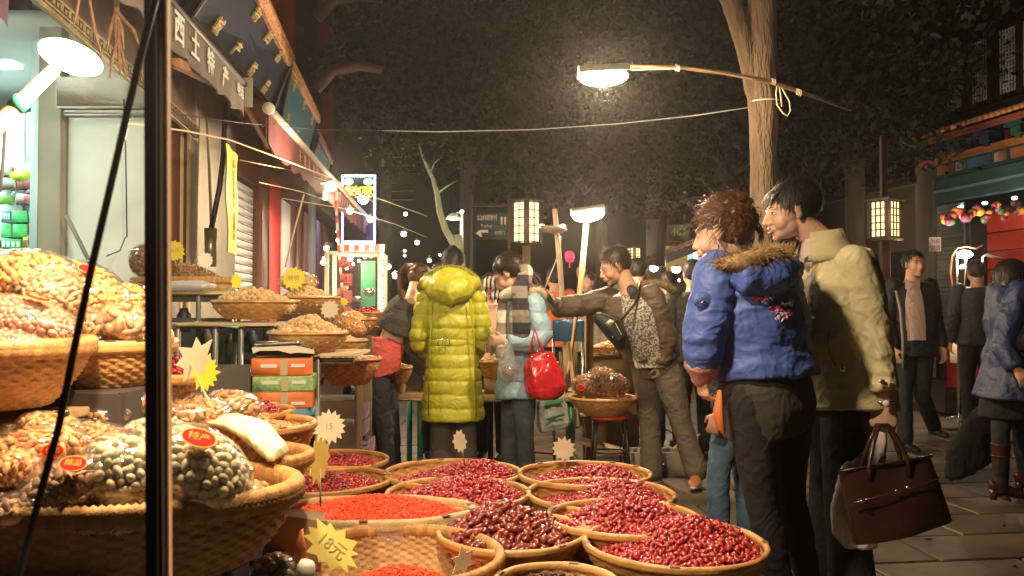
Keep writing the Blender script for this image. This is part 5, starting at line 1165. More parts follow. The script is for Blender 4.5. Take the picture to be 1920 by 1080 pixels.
def heap(c, r, ry, kind, sz, m, lab, cat, hgt, off=(0, 0), sp=None, layers=2, seed=1, ang=0, zlow=-.02, indiv=0, group=None, iname=None, ilab=None, spill=1.0, flat=.5):
    """fruit or nuts heaped in a basket; the nearest 'indiv' pieces are objects of their own"""
    rng = np.random.default_rng(seed); sp = sp or sz*1.55
    ox, oy = off
    def hf(u, v): 
        d2 = (u-ox)**2+(v-oy)**2; return c.z+zlow+hgt*math.exp(-d2*1.9)-.045*max(0, (u*u+v*v)-.55)
    pts, nr = heap_points(c.x, c.y, r, ry, hf, sp, rng, layers, ang=ang)
    base = NUT_MESH[kind](sz); idx = np.arange(len(pts))
    if indiv:
        top = idx[:len(idx)//layers]; sel = top[np.argsort(pts[top, 1])][:indiv]; rest = np.setdiff1d(idx, sel); meshes = []
        for V, Fc in base:
            me = bpy.data.meshes.new(iname); me.from_pydata(V.tolist(), [], Fc); me.materials.append(m); me.polygons.foreach_set('use_smooth', np.ones(len(Fc), dtype=bool)); meshes.append(me)
        for i in sel:
            Mr = Matrix(rrot(rng, nr[i], flat).tolist()).to_4x4() @ Matrix.Scale(float(rng.uniform(.85, 1.15)), 4)
            inst(iname, meshes[i % len(meshes)], Matrix.Translation(Vector(pts[i])) @ Mr, None, label=ilab, cat=iname.split('_')[-1], group=group)
    else: rest = idx
    mb = scatter_mb(pts[rest], base, rng, nr[rest], flat); hb = heap_base(c.x, c.y, r*.97, ry*.97, hf, sz*.9, ang=ang); V, Fc, _ = hb.arr(); mb.add(V, Fc)
    o = mk({'date': 'date_heap', 'walnut': 'walnut_heap', 'flake': 'goji_heap', 'almond': 'almond_heap', 'pale': 'nut_heap', 'round': 'nut_heap', 'pecan': 'nut_heap'}[kind], mb, m, kind='stuff'); _props(o, lab, cat); return hf
def card(p, ax, ay, lab, col, r=.05, n=14, ins=.72, stick=None, seed=1, bend=.0, scribble=None, jit=.06, thick=.0018, curl=0., asp=1.0):
    """starburst price card on a stick"""
    ax = Vector(ax).normalized(); ay = Vector(ay); ay = (ay-ax*ay.dot(ax)).normalized(); nn = ax.cross(ay); t = thing('price_card', lab, 'price card', p)
    poly = star(n, 1, ins, jit, seed); V = []; k = len(poly)
    for s_ in (0, 1):
        V.append(Vector(p)+nn*thick*s_+nn*bend*.0)
        for x, y in [(a_, b_*asp) for a_, b_ in poly]: V.append(Vector(p)+ax*x*r+ay*y*r+nn*(thick*s_+bend*(x*x)+curl*y*y*math.copysign(1, y)))
    V = [tuple(v) for v in V]; f = [(0, 1+(i+1) % k, 1+i) for i in range(k)]+[(k+1, k+2+i, k+2+(i+1) % k) for i in range(k)]+[(1+i, 1+(i+1) % k, k+2+(i+1) % k, k+2+i) for i in range(k)]
    mb = MB(); mb.add(V, f); cm = {'cream': (.66, .56, .38), 'yellow': (.80, .62, .04), 'white': (.72, .68, .58), 'ylemon': (.70, .58, .14)}[col]
    mk('card', mb, mat('card_'+col, cm, .5, tuple(min(1, x*1.1) for x in cm), ns=10), t, smooth=False)
    if stick: m = MB(); m.tube([Vector(q) for q in stick], .0035, 6); mk('stick', m, BAMB, t)
    if scribble: mk('price', text_mb(scribble, r*.48, axes(Vector(p)-nn*.0015-nn*0 if nn.y > 0 else Vector(p)+nn*(thick+.001), ax if nn.y < 0 else -ax, ay), .0006), mat('ink_scribble', (.40, .30, .12), .7), t, smooth=False)
    return t
GD = 'dried dates heaped in the front baskets'
def date_field():
    tb = thing('low_table', 'low table under the date baskets in the foreground', 'table', (.1, 3.3, 0))
    wd = mat('table_wood', (.14, .08, .04), .7, (.09, .05, .03), ns=8); m = MB(); m.bbox((.05, 3.35, .285), (1.25, 2.1, .03)); mk('tabletop', m, wd, tb)
    for x in (-.5, .6): 
        for y in (2.4, 4.3): m = MB(); m.bbox((x, y, .135), (.05, .05, .27)); mk('leg', m, wd, tb)
    Z = .46
    D = [  # px,py,half width, label, heap offset, height
     ('b1', 1266, 1022, 168, 'honey coloured basket of red dates nearest the right edge of the table', (.28, .25), .085, .0125),
     ('b2', 1170, 975, 140, 'basket of red dates second from the right front', (.12, .2), .085, .0125),
     ('b3', 1126, 930, 136, 'half empty date basket behind the right front pair, heaped to the right', (.35, .25), .075, .012),
     ('b4', 1095, 892, 120, 'date basket at the back right of the table, empty on its left', (.3, .2), .065, .0125),
     ('b5', 848, 890, 128, 'back middle date basket with bare wicker at its left side', (.42, .2), .085, .0125),
     ('b6', 858, 928, 134, 'middle date basket whose heap spills over the goji basket', (.15, .1), .085, .0125),
     ('b9', 622, 866, 104, 'back left date basket beside the striped starburst card', (-.1, .2), .045, .0125),
     ('b10', 606, 904, 124, 'left date basket just behind the goji berries', (-.1, .1), .04, .0125)]
    for i, (k, px, py, pw, lab, off, hg, sz) in enumerate(D):
        far = py < 900
        c, r, t = basket_px(px, py, pw, z=Z+(.01 if i in (1, 3) else 0), h=.13, lab=lab, style='honey', stakes=44, coil=.012, rimt=.0095, bot=.7)
        heap(c, r*.92, r*.92, 'date', sz, DATE, 'glossy red dates heaped in the '+lab.replace('honey coloured ', '').split(',')[0], 'dates', hg, off, seed=i+10, zlow=-.020 if k not in ('b3', 'b4', 'b5') else -.035, indiv=140 if k == 'b1' else 0, group=GD, iname='red_date', ilab='small glossy red date in the heap of the front right basket')
    c, r, t = basket_px(962, 1002, 138, z=.455, h=.13, lab='basket of large wrinkled dates in the middle of the front', style='honey', stakes=44, rimt=.0095)
    heap(c, r*.93, r*.93, 'date', .0195, DATEB, 'large wrinkled dates under the top ones in the middle basket', 'dates', .10, (-.15, .30), seed=40, sp=.0265, zlow=-.015, indiv=150, group='large wrinkled dates in the middle basket', iname='large_date', ilab='large wrinkled brown-red date on the heap in the middle basket')
    c, r, t = basket_px(1042, 1102, 118, z=.44, h=.12, lab='basket of blackish raisins cut by the lower edge of the photo', style='honey', stakes=44, rimt=.010)
    heap(c, r*.9, r*.9, 'flake', .011, RAISIN, 'blackish raisins heaped in the lowest basket', 'raisins', .035, (0, .1), seed=41, zlow=-.02, sp=.014)
    # goji tray
    c = PZ(700, 965, .47); t = basket(c.x, c.y, c.z, .375, .10, 'oval pale lined basket of bright orange-red goji berries', 'pale', ry=.20, stakes=60, rimt=.017, bot=.8, sag=.0)
    heap(c, .345, .178, 'flake', .0075, GOJI, 'bright orange-red goji berries in the oval pale basket', 'goji berries', .060, (.05, .15), seed=50, sp=.0105, zlow=.004, layers=2, flat=.9)
    fl = film('film_loose', base=.10, bump=.9, bs=18)
    m = MB(); rows = [[Vector((c.x+.375*math.cos(a)*(1+q*.05), c.y+.205*math.sin(a)*(1+q*.06), c.z+.026-q*q*.10+.006*math.sin(a*17+q*3))) for a in [2*math.pi*j/70 for j in range(71)]] for q in (-.6, 0, .35, .8, 1.2)]; m.grid(rows); o = mk('plastic_liner', m, fl, t)
    # front-left tray mostly empty
    c = PZ(735, 1048, .455); r = 205/FPX*c.y; t = basket(c.x, c.y, c.z, r, .13, 'wide nearly empty basket with a few goji berries at the lower centre', 'tan', stakes=80, coil=.010, rimt=.0155, wrap=True, bot=.72, ry=r*.92)
    cc = Vector((c.x+.02, c.y+.02, c.z-.095)); heap(cc, .19, .15, 'flake', .0075, GOJI, 'last goji berries at the bottom of the nearly empty basket', 'goji berries', .065, (0, 0), seed=51, sp=.0105, zlow=0)
    # cards among the dates
    card(P(617, 800, 3.6), (1, 0, .05), (0, .15, 1), 'large cream starburst card on a stick behind the goji basket', 'cream', .072, 16, .76, [P(608, 860, 3.6), P(612, 810, 3.61)], 3, scribble='15')
    card(P(598, 862, 2.95), (.22, .9, 0), (.03, 0, 1), 'narrow yellow card seen nearly edge-on, standing in the goji berries', 'ylemon', .085, 12, .75, [P(601, 950, 2.96), P(600, 880, 2.96)], 5)
    card(P(622, 1024, 2.40), (.80, -.1, -.62), (.42, .3, .75), 'big bright yellow starburst card lying over the nearly empty basket', 'ylemon', .095, 12, .70, None, 9, asp=.62, jit=.12, scribble='18元')
    card(P(862, 828, 3.75), (.5, .75, -.1), (-.22, 0, 1), 'small pale card turned sideways in the back middle dates', 'cream', .052, 10, .75, [P(872, 872, 3.8), P(866, 845, 3.78)], 6)
    card(P(1057, 842, 4.1), (1, .1, -.1), (.15, .1, 1), 'cream starburst card standing behind the back right date basket', 'cream', .060, 12, .74, [P(1060, 885, 4.1), P(1059, 850, 4.11)], 7)
    card(P(868, 1052, 2.55), (.7, .5, -.3), (.2, .1, 1), 'torn white card at the right end of the nearly empty basket', 'white', .045, 6, .55, None, 11)
    card(P(1095, 992, 2.95), (.6, -.1, -.75), (.6, .3, .6), 'grey twisted card stuck between the two right front baskets', 'cream', .035, 5, .40, [P(1130, 1028, 2.9), P(1098, 995, 2.95)], 13)
    m = MB(); m.tube([P(574, 1100, 2.28), P(574, 1060, 2.28), P(576, 1052, 2.28)], [.022, .024, .018], 18); o = mk('paper_roll', m, mat('paper_white', (.72, .70, .60), .5)); _props(o, 'short white paper roll standing at the lower left of the nearly empty basket', 'paper roll')
    m = MB(); m.prism([(-.03, -.05), (.02, -.05), (.004, .055), (-.004, .05)], P(565, 1030, 2.3), (1, 0, 0), (0, 0, 1), (0, .003, 0)); o = mk('paper_tip', m, mat('card_red', (.5, .12, .05), .5)); _props(o, 'pointed red and yellow paper tip above the white roll', 'paper scrap')
    cb = mat('cardboard', (.26, .16, .09), .8, (.20, .12, .07), ns=5)
    b = thing('cardboard_box', 'plain brown cardboard box in shade under the goji basket', 'box', P(560, 1010, 2.7)); m = MB(); m.bbox(P(552, 1010, 2.75), (.16, .10, .17), Matrix.Rotation(R(14), 3, 'Y') @ Matrix.Rotation(R(20), 3, 'Z')); mk('carton', m, cb, b)
date_field()
FILM = film('film_bag', base=.025, rough=.07, bump=.6, bs=13, dens=.85)
STK = mat('sticker_red', (.50, .02, .02), .85, spec=.05); STKY = mat('sticker_gold', (.60, .34, .07), .85, spec=.05)
def sticker(t, p, ax, ay, s, txt='特产'):
    M = axes(p, ax, ay); poly = [(math.cos(a), .68*math.sin(a)) for a in [q*math.pi/12 for q in range(24)]]; n = M.to_3x3() @ Vector((0, 0, 1)); a_, b_ = M.to_3x3() @ Vector((1, 0, 0)), M.to_3x3() @ Vector((0, 1, 0))
    m = MB(); m.prism([(x*s, y*s) for x, y in poly], p, a_, b_, n*.0015); o = mk('sticker', m, STKY, t, smooth=False)
    m = MB(); m.prism([(x*s*.9, y*s*.88) for x, y in poly], Vector(p)+n*.0016, a_, b_, n*.0008); mk('sticker_field', m, STK, o, smooth=False)
    if txt: mk('writing', text_mb(txt, s*.62, axes(Vector(p)+n*.003, a_, b_), .0004), STKY, o, smooth=False)
def nutbag(px, py, Y, r, kind, sz, m, lab, n=None, rot=(0, 0, 0), stk=None, seed=1, neck=None, name='nut_bag', fm=None):
    c = P(px, py, Y); Rm = Euler([R(a) for a in rot]).to_matrix(); t = thing(name, lab, 'bag', c-Vector((0, 0, r[2]*.9)))
    area = 4*math.pi*((r[0]*r[1])**1.6/3+(r[0]*r[2])**1.6/3+(r[1]*r[2])**1.6/3)**(1/1.6); n = n or int(min(900, area/(sz*sz*(2.1 if kind == 'pale' else 1.7))))
    pack(t, 'nuts', c, [x*.93 for x in r], NUT_MESH[kind](sz), m, n, seed, rot=Rm, core=True)
    mb = MB(); mb.ell(c, [x*1.06 for x in r], Rm, 40, 26); V, Fc, _ = mb.arr(); V, Fc = displace(V, Fc, lambda p, nn: .05*r[2]*nz(p, 16, seed)+.05*r[2]*max(0, 1-4*abs(nz(p, 14, seed+3))))
    mk('film', (V, Fc), fm or FILM, t)
    if neck:
        q = P(*neck); mb = MB(); d = (q-c); s0 = c+d.normalized()*min(r)*.85; mb.tube([s0, s0.lerp(q, .4), s0.lerp(q, .65), q], [min(r)*.55, .012, .010, .035], 12, flat=.5); V, Fc, _ = mb.arr(); V, Fc = displace(V, Fc, wrinkle(.006, 40, seed)); mk('neck', (V, Fc), FILM, t)
    if stk:
        sx, sy, s, txt = stk; o = Vector((0, 0, CAMZ)); v = (P(sx, sy, Y)-o).normalized(); Mi = Rm.transposed(); lo = Mi @ (o-c); ld = Mi @ v; q = Vector([ld[i]/r[i]/1.07 for i in range(3)]); w = Vector([lo[i]/r[i]/1.07 for i in range(3)])
        A, B, C = q.dot(q), 2*q.dot(w), w.dot(w)-1; D = B*B-4*A*C
        if D > 0:
            tt = (-B-math.sqrt(D))/2/A; hp = o+v*tt; ln = Mi @ (hp-c); nn = (Rm @ Vector([ln[i]/r[i]**2 for i in range(3)])).normalized(); hx = Vector((1, 0, 0)); hx = (hx-nn*hx.dot(nn)).normalized(); sticker(t, hp+nn*.012, hx, nn.cross(hx), s, txt)
    return t
def left_stall():
    # planks and stand
    bd = mat('plank_raw', (.48, .30, .14), .7, (.36, .21, .09), ns=7, stretch=(1, 6, 1), bump=.3, bs=50); dk = mat('stand_dark', (.03, .02, .015), .8)
    st = thing('stall_stand', 'rough timber stand holding the heaped bags of nuts at the left', 'stand', (-1.2, 2.1, 0))
    m = MB(); m.beam(P(-80, 803, 2.15), P(262, 728, 2.85), .30, .024, bev=.003); mk('plank', m, bd, st)
    m = MB(); m.beam(P(200, 726, 2.95), P(330, 700, 3.2), .30, .022, bev=.003); mk('plank', m, bd, st)
    for (x, y, Y) in ((146, 755, 2.42), (-10, 800, 2.12), (250, 730, 2.9)): p = P(x, y, Y); m = MB(); m.bbox((p.x, p.y, (p.z-.01)/2), (.035, .035, p.z-.02)); mk('post', m, bd, st)
    m = MB(); m.bbox((-1.27, 2.2, .33), (.80, 1.3, .60)); mk('cloth_covered_base', m, dk, st)
    m = MB(); m.bbox((-1.35, 3.0, .5), (.5, 1.2, 1.0)); mk('back_box', m, dk, st)
    # wicker baskets: two front ones on the plank
    c5 = P(-30, 655, 2.25); basket(c5.x, c5.y, c5.z, .26, .15, 'coarse wicker basket of hazelnut bags at the far left edge', 'honey', stakes=60, coil=.011, rimt=.018, wrap=True, bot=.62)
    c6 = P(195, 650, 2.66); basket(c6.x, c6.y, c6.z, .21, .14, 'red-brown wicker basket just left of the dark pole on the plank', 'honey', stakes=56, coil=.011, rimt=.014, wrap=False, bot=.68)
    # upper bags
    FLMS = [
     ((40, 606, 1.83), (.115, .09, .055), 'round', .0105, HAZ, 'clear bag of round hazelnuts lying lowest in the far left basket', (0, 12, 0), (68, 566, .030, '特产')),
     ((-10, 640, 1.78), (.11, .08, .035), 'round', .0105, HAZ, 'flat clear bag of hazelnuts at the very left edge', (0, 4, 0), None),
     ((30, 520, 2.0), (.13, .09, .06), 'almond', .016, APR, 'big clear bag of orange apricot kernels at the top left', (0, -8, 0), None),
     ((92, 548, 1.98), (.085, .07, .055), 'pecan', .015, PEC, 'clear bag of pale pecans between the orange bags', (0, 20, 0), None),
     ((165, 545, 2.15), (.100, .08, .065), 'almond', .016, APR, 'rounded clear bag of orange kernels above the red-brown basket', (0, 28, 0), (163, 510, .022, None)),
     ((145, 605, 2.08), (.070, .06, .045), 'pecan', .018, PEC, 'small clear bag of pecans pressed behind the cable', (0, 10, 0), (152, 573, .020, '优质')),
     ((90, 610, 1.98), (.055, .05, .045), 'round', .0125, PEC, 'small clear bag of brown nuts beside the hazelnuts', (0, 0, 0), None),
     ((230, 606, 2.12), (.066, .055, .046), 'pecan', .024, PEC, 'clear bag of large split pecans right beside the dark pole', (0, 14, 0), None),
     ((245, 566, 2.3), (.06, .05, .05), 'almond', .016, APR, 'clear bag of kernels half hidden by the dark pole', (0, 40, 0), None),
     ((-5, 490, 2.05), (.10, .08, .03), 'almond', .015, APR, 'pale glaring bag of kernels topmost at the left edge', (0, 12, 0), None)]
    for i, (p, r, kd, sz, m_, lb, rot, stk) in enumerate(FLMS): nutbag(p[0], p[1], p[2]*1.2, [q*1.2 for q in r], kd, sz*1.15, m_, lb, rot=rot, stk=stk and (stk[0], stk[1], stk[2]*1.2, stk[3]), seed=i+3)
    # big dark basket in the foreground and its bags
    c1 = P(215, 925, 2.12); basket(c1.x, c1.y, c1.z, .43, .17, 'very large shaded basket of bagged nuts in the left foreground', 'tan', ry=.30, stakes=70, coil=.012, rimt=.020, wrap=True, bot=.75)
    LB = [
     ((378, 882, 1.98), (.125, .10, .085), 'pale', .0165, PALE, 'large clear bag of pale oval pistachios right of the dark pole', (0, 38, 10), (371, 828, .040, '特产')),
     ((238, 890, 1.95), (.105, .09, .085), 'pale', .0165, PALE, 'large clear bag of pale oval pistachios left of the dark pole', (0, 42, 0), None),
     ((118, 920, 1.90), (.115, .08, .062), 'almond', .018, WALB, 'clear bag of dark brown almonds leaning on the pistachios', (0, -28, 0), (140, 876, .030, '精品')),
     ((62, 850, 2.02), (.125, .09, .060), 'almond', .018, ALM, 'wide clear bag of orange almonds at the left foreground', (0, -12, 0), (98, 845, .024, '优质')),
     ((190, 975, 1.90), (.11, .08, .035), 'almond', .016, WALB, 'flat clear bag of dark nuts on the front rim', (0, 2, 0), None),
     ((20, 955, 1.88), (.115, .08, .045), 'almond', .016, WALB, 'clear bag of brown nuts in the lower left corner', (0, -6, 0), None),
     ((10, 920, 1.95), (.09, .08, .03), 'almond', .013, ALM, 'crumpled clear bag lying over the left rim', (0, 8, 0), None),
     ((455, 930, 2.15), (.07, .06, .035), 'almond', .016, ALM, 'small clear bag of almonds tucked inside the right rim', (0, -10, 0), None),
     ((430, 823, 2.45), (.090, .07, .050), 'almond', .0145, ALM, 'clear bag of light almonds with a red oval label', (0, 18, 0), (408, 790, .028, '杏仁')),
     ((490, 862, 2.42), (.062, .05, .035), 'almond', .0135, ALM, 'small clear bag of almonds under the white pouch', (0, 0, 0), None),
     ((330, 770, 2.75), (.17, .12, .060), 'almond', .022, MIXB, 'very large clear bag of almond slices behind the pistachios', (0, 4, 0), None),
     ((440, 758, 2.95), (.10, .08, .045), 'almond', .018, MIXB, 'clear bag of brown almond slices before the red dates', (0, 12, 0), None),
     ((238, 748, 2.6), (.105, .08, .050), 'almond', .017, ALM, 'clear bag of orange kernels under the plank end', (0, 10, 0), None),
     ((195, 778, 2.45), (.07, .06, .035), 'almond', .014, MIXB, 'dull clear bag of nuts in shade under the plank', (0, 0, 0), None),
     ((165, 830, 2.25), (.15, .10, .055), 'almond', .0125, ALM, 'broad mound of small orange almonds in an open clear bag', (0, 8, 0), None),
     ((15, 885, 1.90), (.07, .06, .045), 'almond', .017, ALM, 'small clear bag of orange almonds at the left edge above the rim', (0, -20, 0), None),
     ((95, 800, 2.15), (.08, .06, .035), 'almond', .014, ALM, 'small bag of orange kernels just below the plank', (0, 10, 0), None),
     ((300, 812, 2.25), (.09, .06, .04), 'pale', .015, PALE, 'clear bag of pale nuts behind the two large pistachio bags', (0, 5, 0), None),
     ((405, 928, 2.02), (.055, .05, .035), 'round', .012, APR, 'small clear bag of golden nuts under the large pistachio bag', (0, 0, 0), None)]
    for i, (p, r, kd, sz, m_, lb, rot, stk) in enumerate(LB): nutbag(*p, r, kd, sz, m_, lb, rot=rot, stk=stk, seed=i+30)
    c2 = P(395, 862, 2.62); basket(c2.x, c2.y, c2.z, .295, .13, 'lined wicker basket of almond bags with its rim showing right', 'pale', ry=.22, stakes=50, rimt=.015, wrap=True, bot=.72)
    c3 = P(462, 800, 3.08); basket(c3.x, c3.y, c3.z, .235, .15, 'basket of loose almond slices beside the stacked cartons', 'honey', stakes=50, rimt=.010, bot=.7)
    heap(c3, .21, .21, 'almond', .017, MIXB, 'loose brown almond slices in the basket beside the cartons', 'almonds', .05, (-.2, .1), seed=60, sp=.022)
    cr_ = P(450, 760, 3.35); 
    m = MB(); c9 = Vector((cr_.x, cr_.y, cr_.z-.03)); basket(c9.x, c9.y, c9.z, .20, .10, 'basket of red dates mostly hidden behind the almond slices', 'honey', rimt=.009)
    heap(c9, .18, .18, 'date', .012, DATE, 'red dates heaped behind the almond slices', 'dates', .075, (0, 0), seed=61, zlow=-.01)
    # pouch
    t = thing('pouch', 'glaring cream paper pouch lying on the almond bags', 'pouch', P(485, 820, 2.4)); m = MB(); m.rings([(P(400, 786, 2.46), Vector((0, .012, .010)), Vector((.0, .05, 0))), (P(440, 792, 2.42), Vector((0, -.0, .022)), Vector((0, .07, 0))), (P(485, 812, 2.38), Vector((.012, 0, .030)), Vector((0, .08, 0))), (P(520, 848, 2.36), Vector((.015, 0, .016)), Vector((0, .08, 0))), (P(526, 856, 2.36), Vector((.01, 0, .003)), Vector((0, .08, 0)))], 20)
    V, Fc = remesh(m, .005, 2); mk('paper', displace(V, Fc, wrinkle(.003, 25, 4)), mat('pouch_cream', (.74, .62, .30), .45, (.78, .72, .48), ns=9), t)
    # dates behind the pole, with card
    c4 = P(285, 702, 2.75); basket(c4.x, c4.y, c4.z, .145, .11, 'basket of red dates behind the dark pole', 'tan', tilt=(0, 8), rimt=.012)
    heap(Vector((c4.x, c4.y, c4.z+.01)), .125, .125, 'date', .0135, DATE, 'large red dates heaped behind the dark pole', 'dates', .06, (.1, 0), seed=62, zlow=0)
    m = MB(); m.ell(P(309, 632, 2.6), (.028, .028, .034), None, 14, 10); o = mk('gourd', m, mat('gourd_tan', (.50, .30, .12), .5)); _props(o, 'small tan gourd beside the dark pole above the red dates', 'gourd')
    t = card(P(366, 672, 2.62), (.5, .8, -.15), (.25, 0, 1), 'tall torn cream card on a long stick above the almond slices', 'cream', .075, 7, .55, [P(405, 782, 2.45), P(358, 682, 2.61)], 21, jit=.2)
    card(P(385, 700, 2.75), (.4, .8, 0), (.1, 0, 1), 'bright yellow fringed card behind the torn cream card', 'yellow', .060, 14, .70, None, 22, jit=.12)
    # green bottle under the plank
    t = thing('bottle', 'dark green bottle lying in shade under the plank', 'bottle', P(60, 800, 2.2)); m = MB(); m.tube([P(10, 825, 2.25), P(75, 800, 2.2), P(95, 787, 2.18), P(120, 775, 2.15)], [.035, .035, .016, .013], 14, round_=True); mk('glass', m, mat('bottle_green', (.03, .05, .02), .15), t); m = MB(); m.tube([P(35, 815, 2.23), P(60, 806, 2.21)], .0356, 14); mk('label', m, mat('label_grey', (.2, .22, .18), .5), t)
    # bag of dark jujubes at the bottom
    nutbag(515, 1072, 2.3, (.060, .05, .045), 'pale', .020, vmat('olive_dark', [(.10, .09, .04), (.16, .13, .06), (.07, .06, .03)], .4), 'clear bag of dark olive fruit at the very bottom left of the date table', seed=70)
    pe = thing('spray_of_stalks', 'dry stalks and paper stuck in the bag', 'stalk', P(565, 1050, 2.3)) if False else None
left_stall()
def racks():
    gm = mat('rack_metal', (.30, .29, .25), .4, metal=.7); wd = mat('rack_board', (.55, .42, .24), .6, (.42, .31, .17), ns=6, stretch=(.5, 4, 4))
    t = thing('shelf_rack', 'stepped grey metal rack with board tops carrying the walnut baskets', 'rack', (-1.7, 4.6, 0))
    def tier(x0, x1, y, Y0, depth, nm='board', th=.018, m=wd):
        a, c = P(x0, y, Y0), P(x1, y, Y0); mb = MB(); mb.bbox(((a.x+c.x)/2, Y0+depth/2, a.z-th/2), (c.x-a.x, depth, th), b=.003); mk(nm, mb, m, t); return a.z
    z1 = tier(226, 455, 546, 4.65, .45); z2 = tier(330, 517, 605, 4.3, .40); z3 = tier(505, 668, 662, 4.05, .40)
    def bar(p, q, r=.012, nm='rail'): mb = MB(); mb.beam(p, q, r*2, r*2, bev=.002); mk(nm, mb, gm, t)
    for x, Y, zt in ((232, 4.68, z1), (310, 4.68, z1), (372, 4.68, z1), (440, 4.68, z1), (440, 5.05, z1), (334, 4.34, z2), (404, 4.34, z2), (452, 4.34, z2), (510, 4.34, z2), (497, 4.65, z2), (512, 4.08, z3), (596, 4.08, z3)):
        p = P(x, 576, Y); bar(Vector((p.x, Y, 0)), Vector((p.x, Y, zt-.02)), .011, 'upright')
    for y in (612, 690, 745, 782): bar(P(300, y, 4.36), P(512, y, 4.36))
    for y in (562, 600): bar(P(232, y, 4.70), P(450, y, 4.70))
    for y in (676, 745, 790): bar(P(508, y, 4.10), P(664, y, 4.10))
    bar(P(300, 697, 4.34), P(512, 697, 4.34), .018); 
    # things stored on the rack, dim
    rg = random.Random(8); mats = [mat('store_%d' % i, c, .5) for i, c in enumerate(((.03, .03, .03), (.22, .17, .11), (.10, .09, .08), (.04, .08, .09), (.25, .22, .2)))]
    k = 0
    for (x, y, w, h) in ((345, 600, 26, 45), (385, 640, 22, 50), (430, 648, 20, 44), (470, 640, 26, 40), (410, 735, 30, 32), (450, 738, 26, 34), (485, 735, 22, 40), (350, 730, 30, 40), (545, 730, 30, 40), (620, 790, 36, 30), (655, 735, 24, 30)):
        Y = 4.75; p = P(x, y, Y); mb = MB(); mb.lathe(Vector((p.x, p.y, p.z-h/2/FPX*Y)), [(.0, 0), (w/2/FPX*Y, .0), (w/2/FPX*Y, h*.7/FPX*Y), (w/3/FPX*Y, h*.85/FPX*Y), (w/4/FPX*Y, h/FPX*Y), (0, h/FPX*Y)], 14); o = mk('storage_jar', mb, mats[k % 5]); k += 1
        _props(o, (('black', 'tan', 'grey', 'teal', 'pale')[(k-1) % 5]+' jar on the '+('upper' if y < 660 else 'lower')+' tier of the metal rack, '+('under the brown kernels', 'left of the shutter foot', 'behind the torn cream card', 'under the second shelf', 'next to the lower shelf upright', 'before the white slats', 'below the cross rail', 'beside the cartons', 'behind the red dates', 'under the deep round basket', 'near the young woman')[k-1]), 'jar', 'jars and tins inside the metal rack')
    m = MB(); m.bbox(P(420, 705, 5.4), (.9, .05, .62)); o = mk('back_panel', m, mat('panel_dark', (.04, .035, .03), .8), t)
    # baskets on the rack
    c7 = P(342, 528, 4.85); basket(c7.x, c7.y, c7.z, .285, .095, 'long low basket of brown walnut kernels on the topmost shelf', 'pale', ry=.16, stakes=40, rimt=.013, wrap=True)
    heap(c7, .26, .14, 'walnut', .011, WALB, 'brown walnut kernels heaped on the topmost shelf', 'walnut kernels', .10, (.0, .1), seed=80, sp=.0165, zlow=0)
    nutbag(272, 488, 4.75, (.085, .07, .09), 'walnut', .014, WALB, 'clear bag of brown kernels on the topmost shelf behind the pole', seed=81)
    m = MB(); m.ell(P(350, 536, 4.62), (.16, .05, .025), None, 20, 10); V, Fc, _ = m.arr(); o = mk('plastic_sheet', displace(V, Fc, wrinkle(.008, 20, 3)), film('film_milky', base=.35)); _props(o, 'crumpled clear plastic on the front of the topmost shelf', 'plastic')
    c8 = P(478, 568, 4.45); basket(c8.x, c8.y, c8.z, .225, .085, 'shallow basket of pale walnuts on the second shelf', 'honey', stakes=44, plain=True, rimt=.010, ry=.17)
    G = 'walnuts in the two open baskets'
    heap(c8, .205, .15, 'walnut', .0165, WALN, 'pale walnuts under the top ones on the second shelf', 'walnuts', .075, (-.1, .1), seed=82, sp=.029, zlow=-.005, indiv=50, group=G, iname='walnut', ilab='pale walnut heaped in the basket on the second shelf')
    nutbag(528, 572, 4.42, (.075, .06, .035), 'walnut', .015, WALN, 'clear bag of walnuts at the right end of the second shelf', rot=(0, 15, 0), seed=83)
    c9 = P(578, 626, 4.15); basket(c9.x, c9.y, c9.z, .190, .105, 'deep round basket of walnuts above the stacked cartons', 'tan', stakes=44, plain=True, rimt=.010, bot=.55)
    heap(c9, .172, .172, 'walnut', .0165, WALN, 'walnuts under the top ones in the deep round basket', 'walnuts', .085, (0, .1), seed=84, sp=.029, zlow=-.005, indiv=60, group=G, iname='walnut', ilab='pale walnut heaped in the deep round basket above the cartons')
    c10 = P(655, 675, 4.6); basket(c10.x, c10.y, c10.z, .165, .13, 'deep orange-brown basket beside the bending young woman', 'honey', stakes=40, plain=True, rimt=.010, bot=.6)
    heap(c10, .15, .15, 'walnut', .013, WALN, 'mixed nuts in the deep orange-brown basket', 'nuts', .05, seed=85, sp=.022)
    # baskets further along the stall row
    FB = [(575, 560, 5.4, .21, 'walnut', WALN, .09, 'walnuts heaped beside a yellow card behind the second shelf'), (610, 568, 5.9, .14, 'date', DATE, .06, 'small heap of red dates behind the walnuts'), (660, 600, 5.6, .16, 'walnut', APR, .07, 'orange nuts heaped left of the bending woman'), (690, 588, 6.4, .17, 'date', DATE, .06, 'distant red dates heaped under the glass cabinet'), (640, 640, 5.0, .15, 'walnut', WALN, .05, 'walnuts in shade behind the deep basket')]
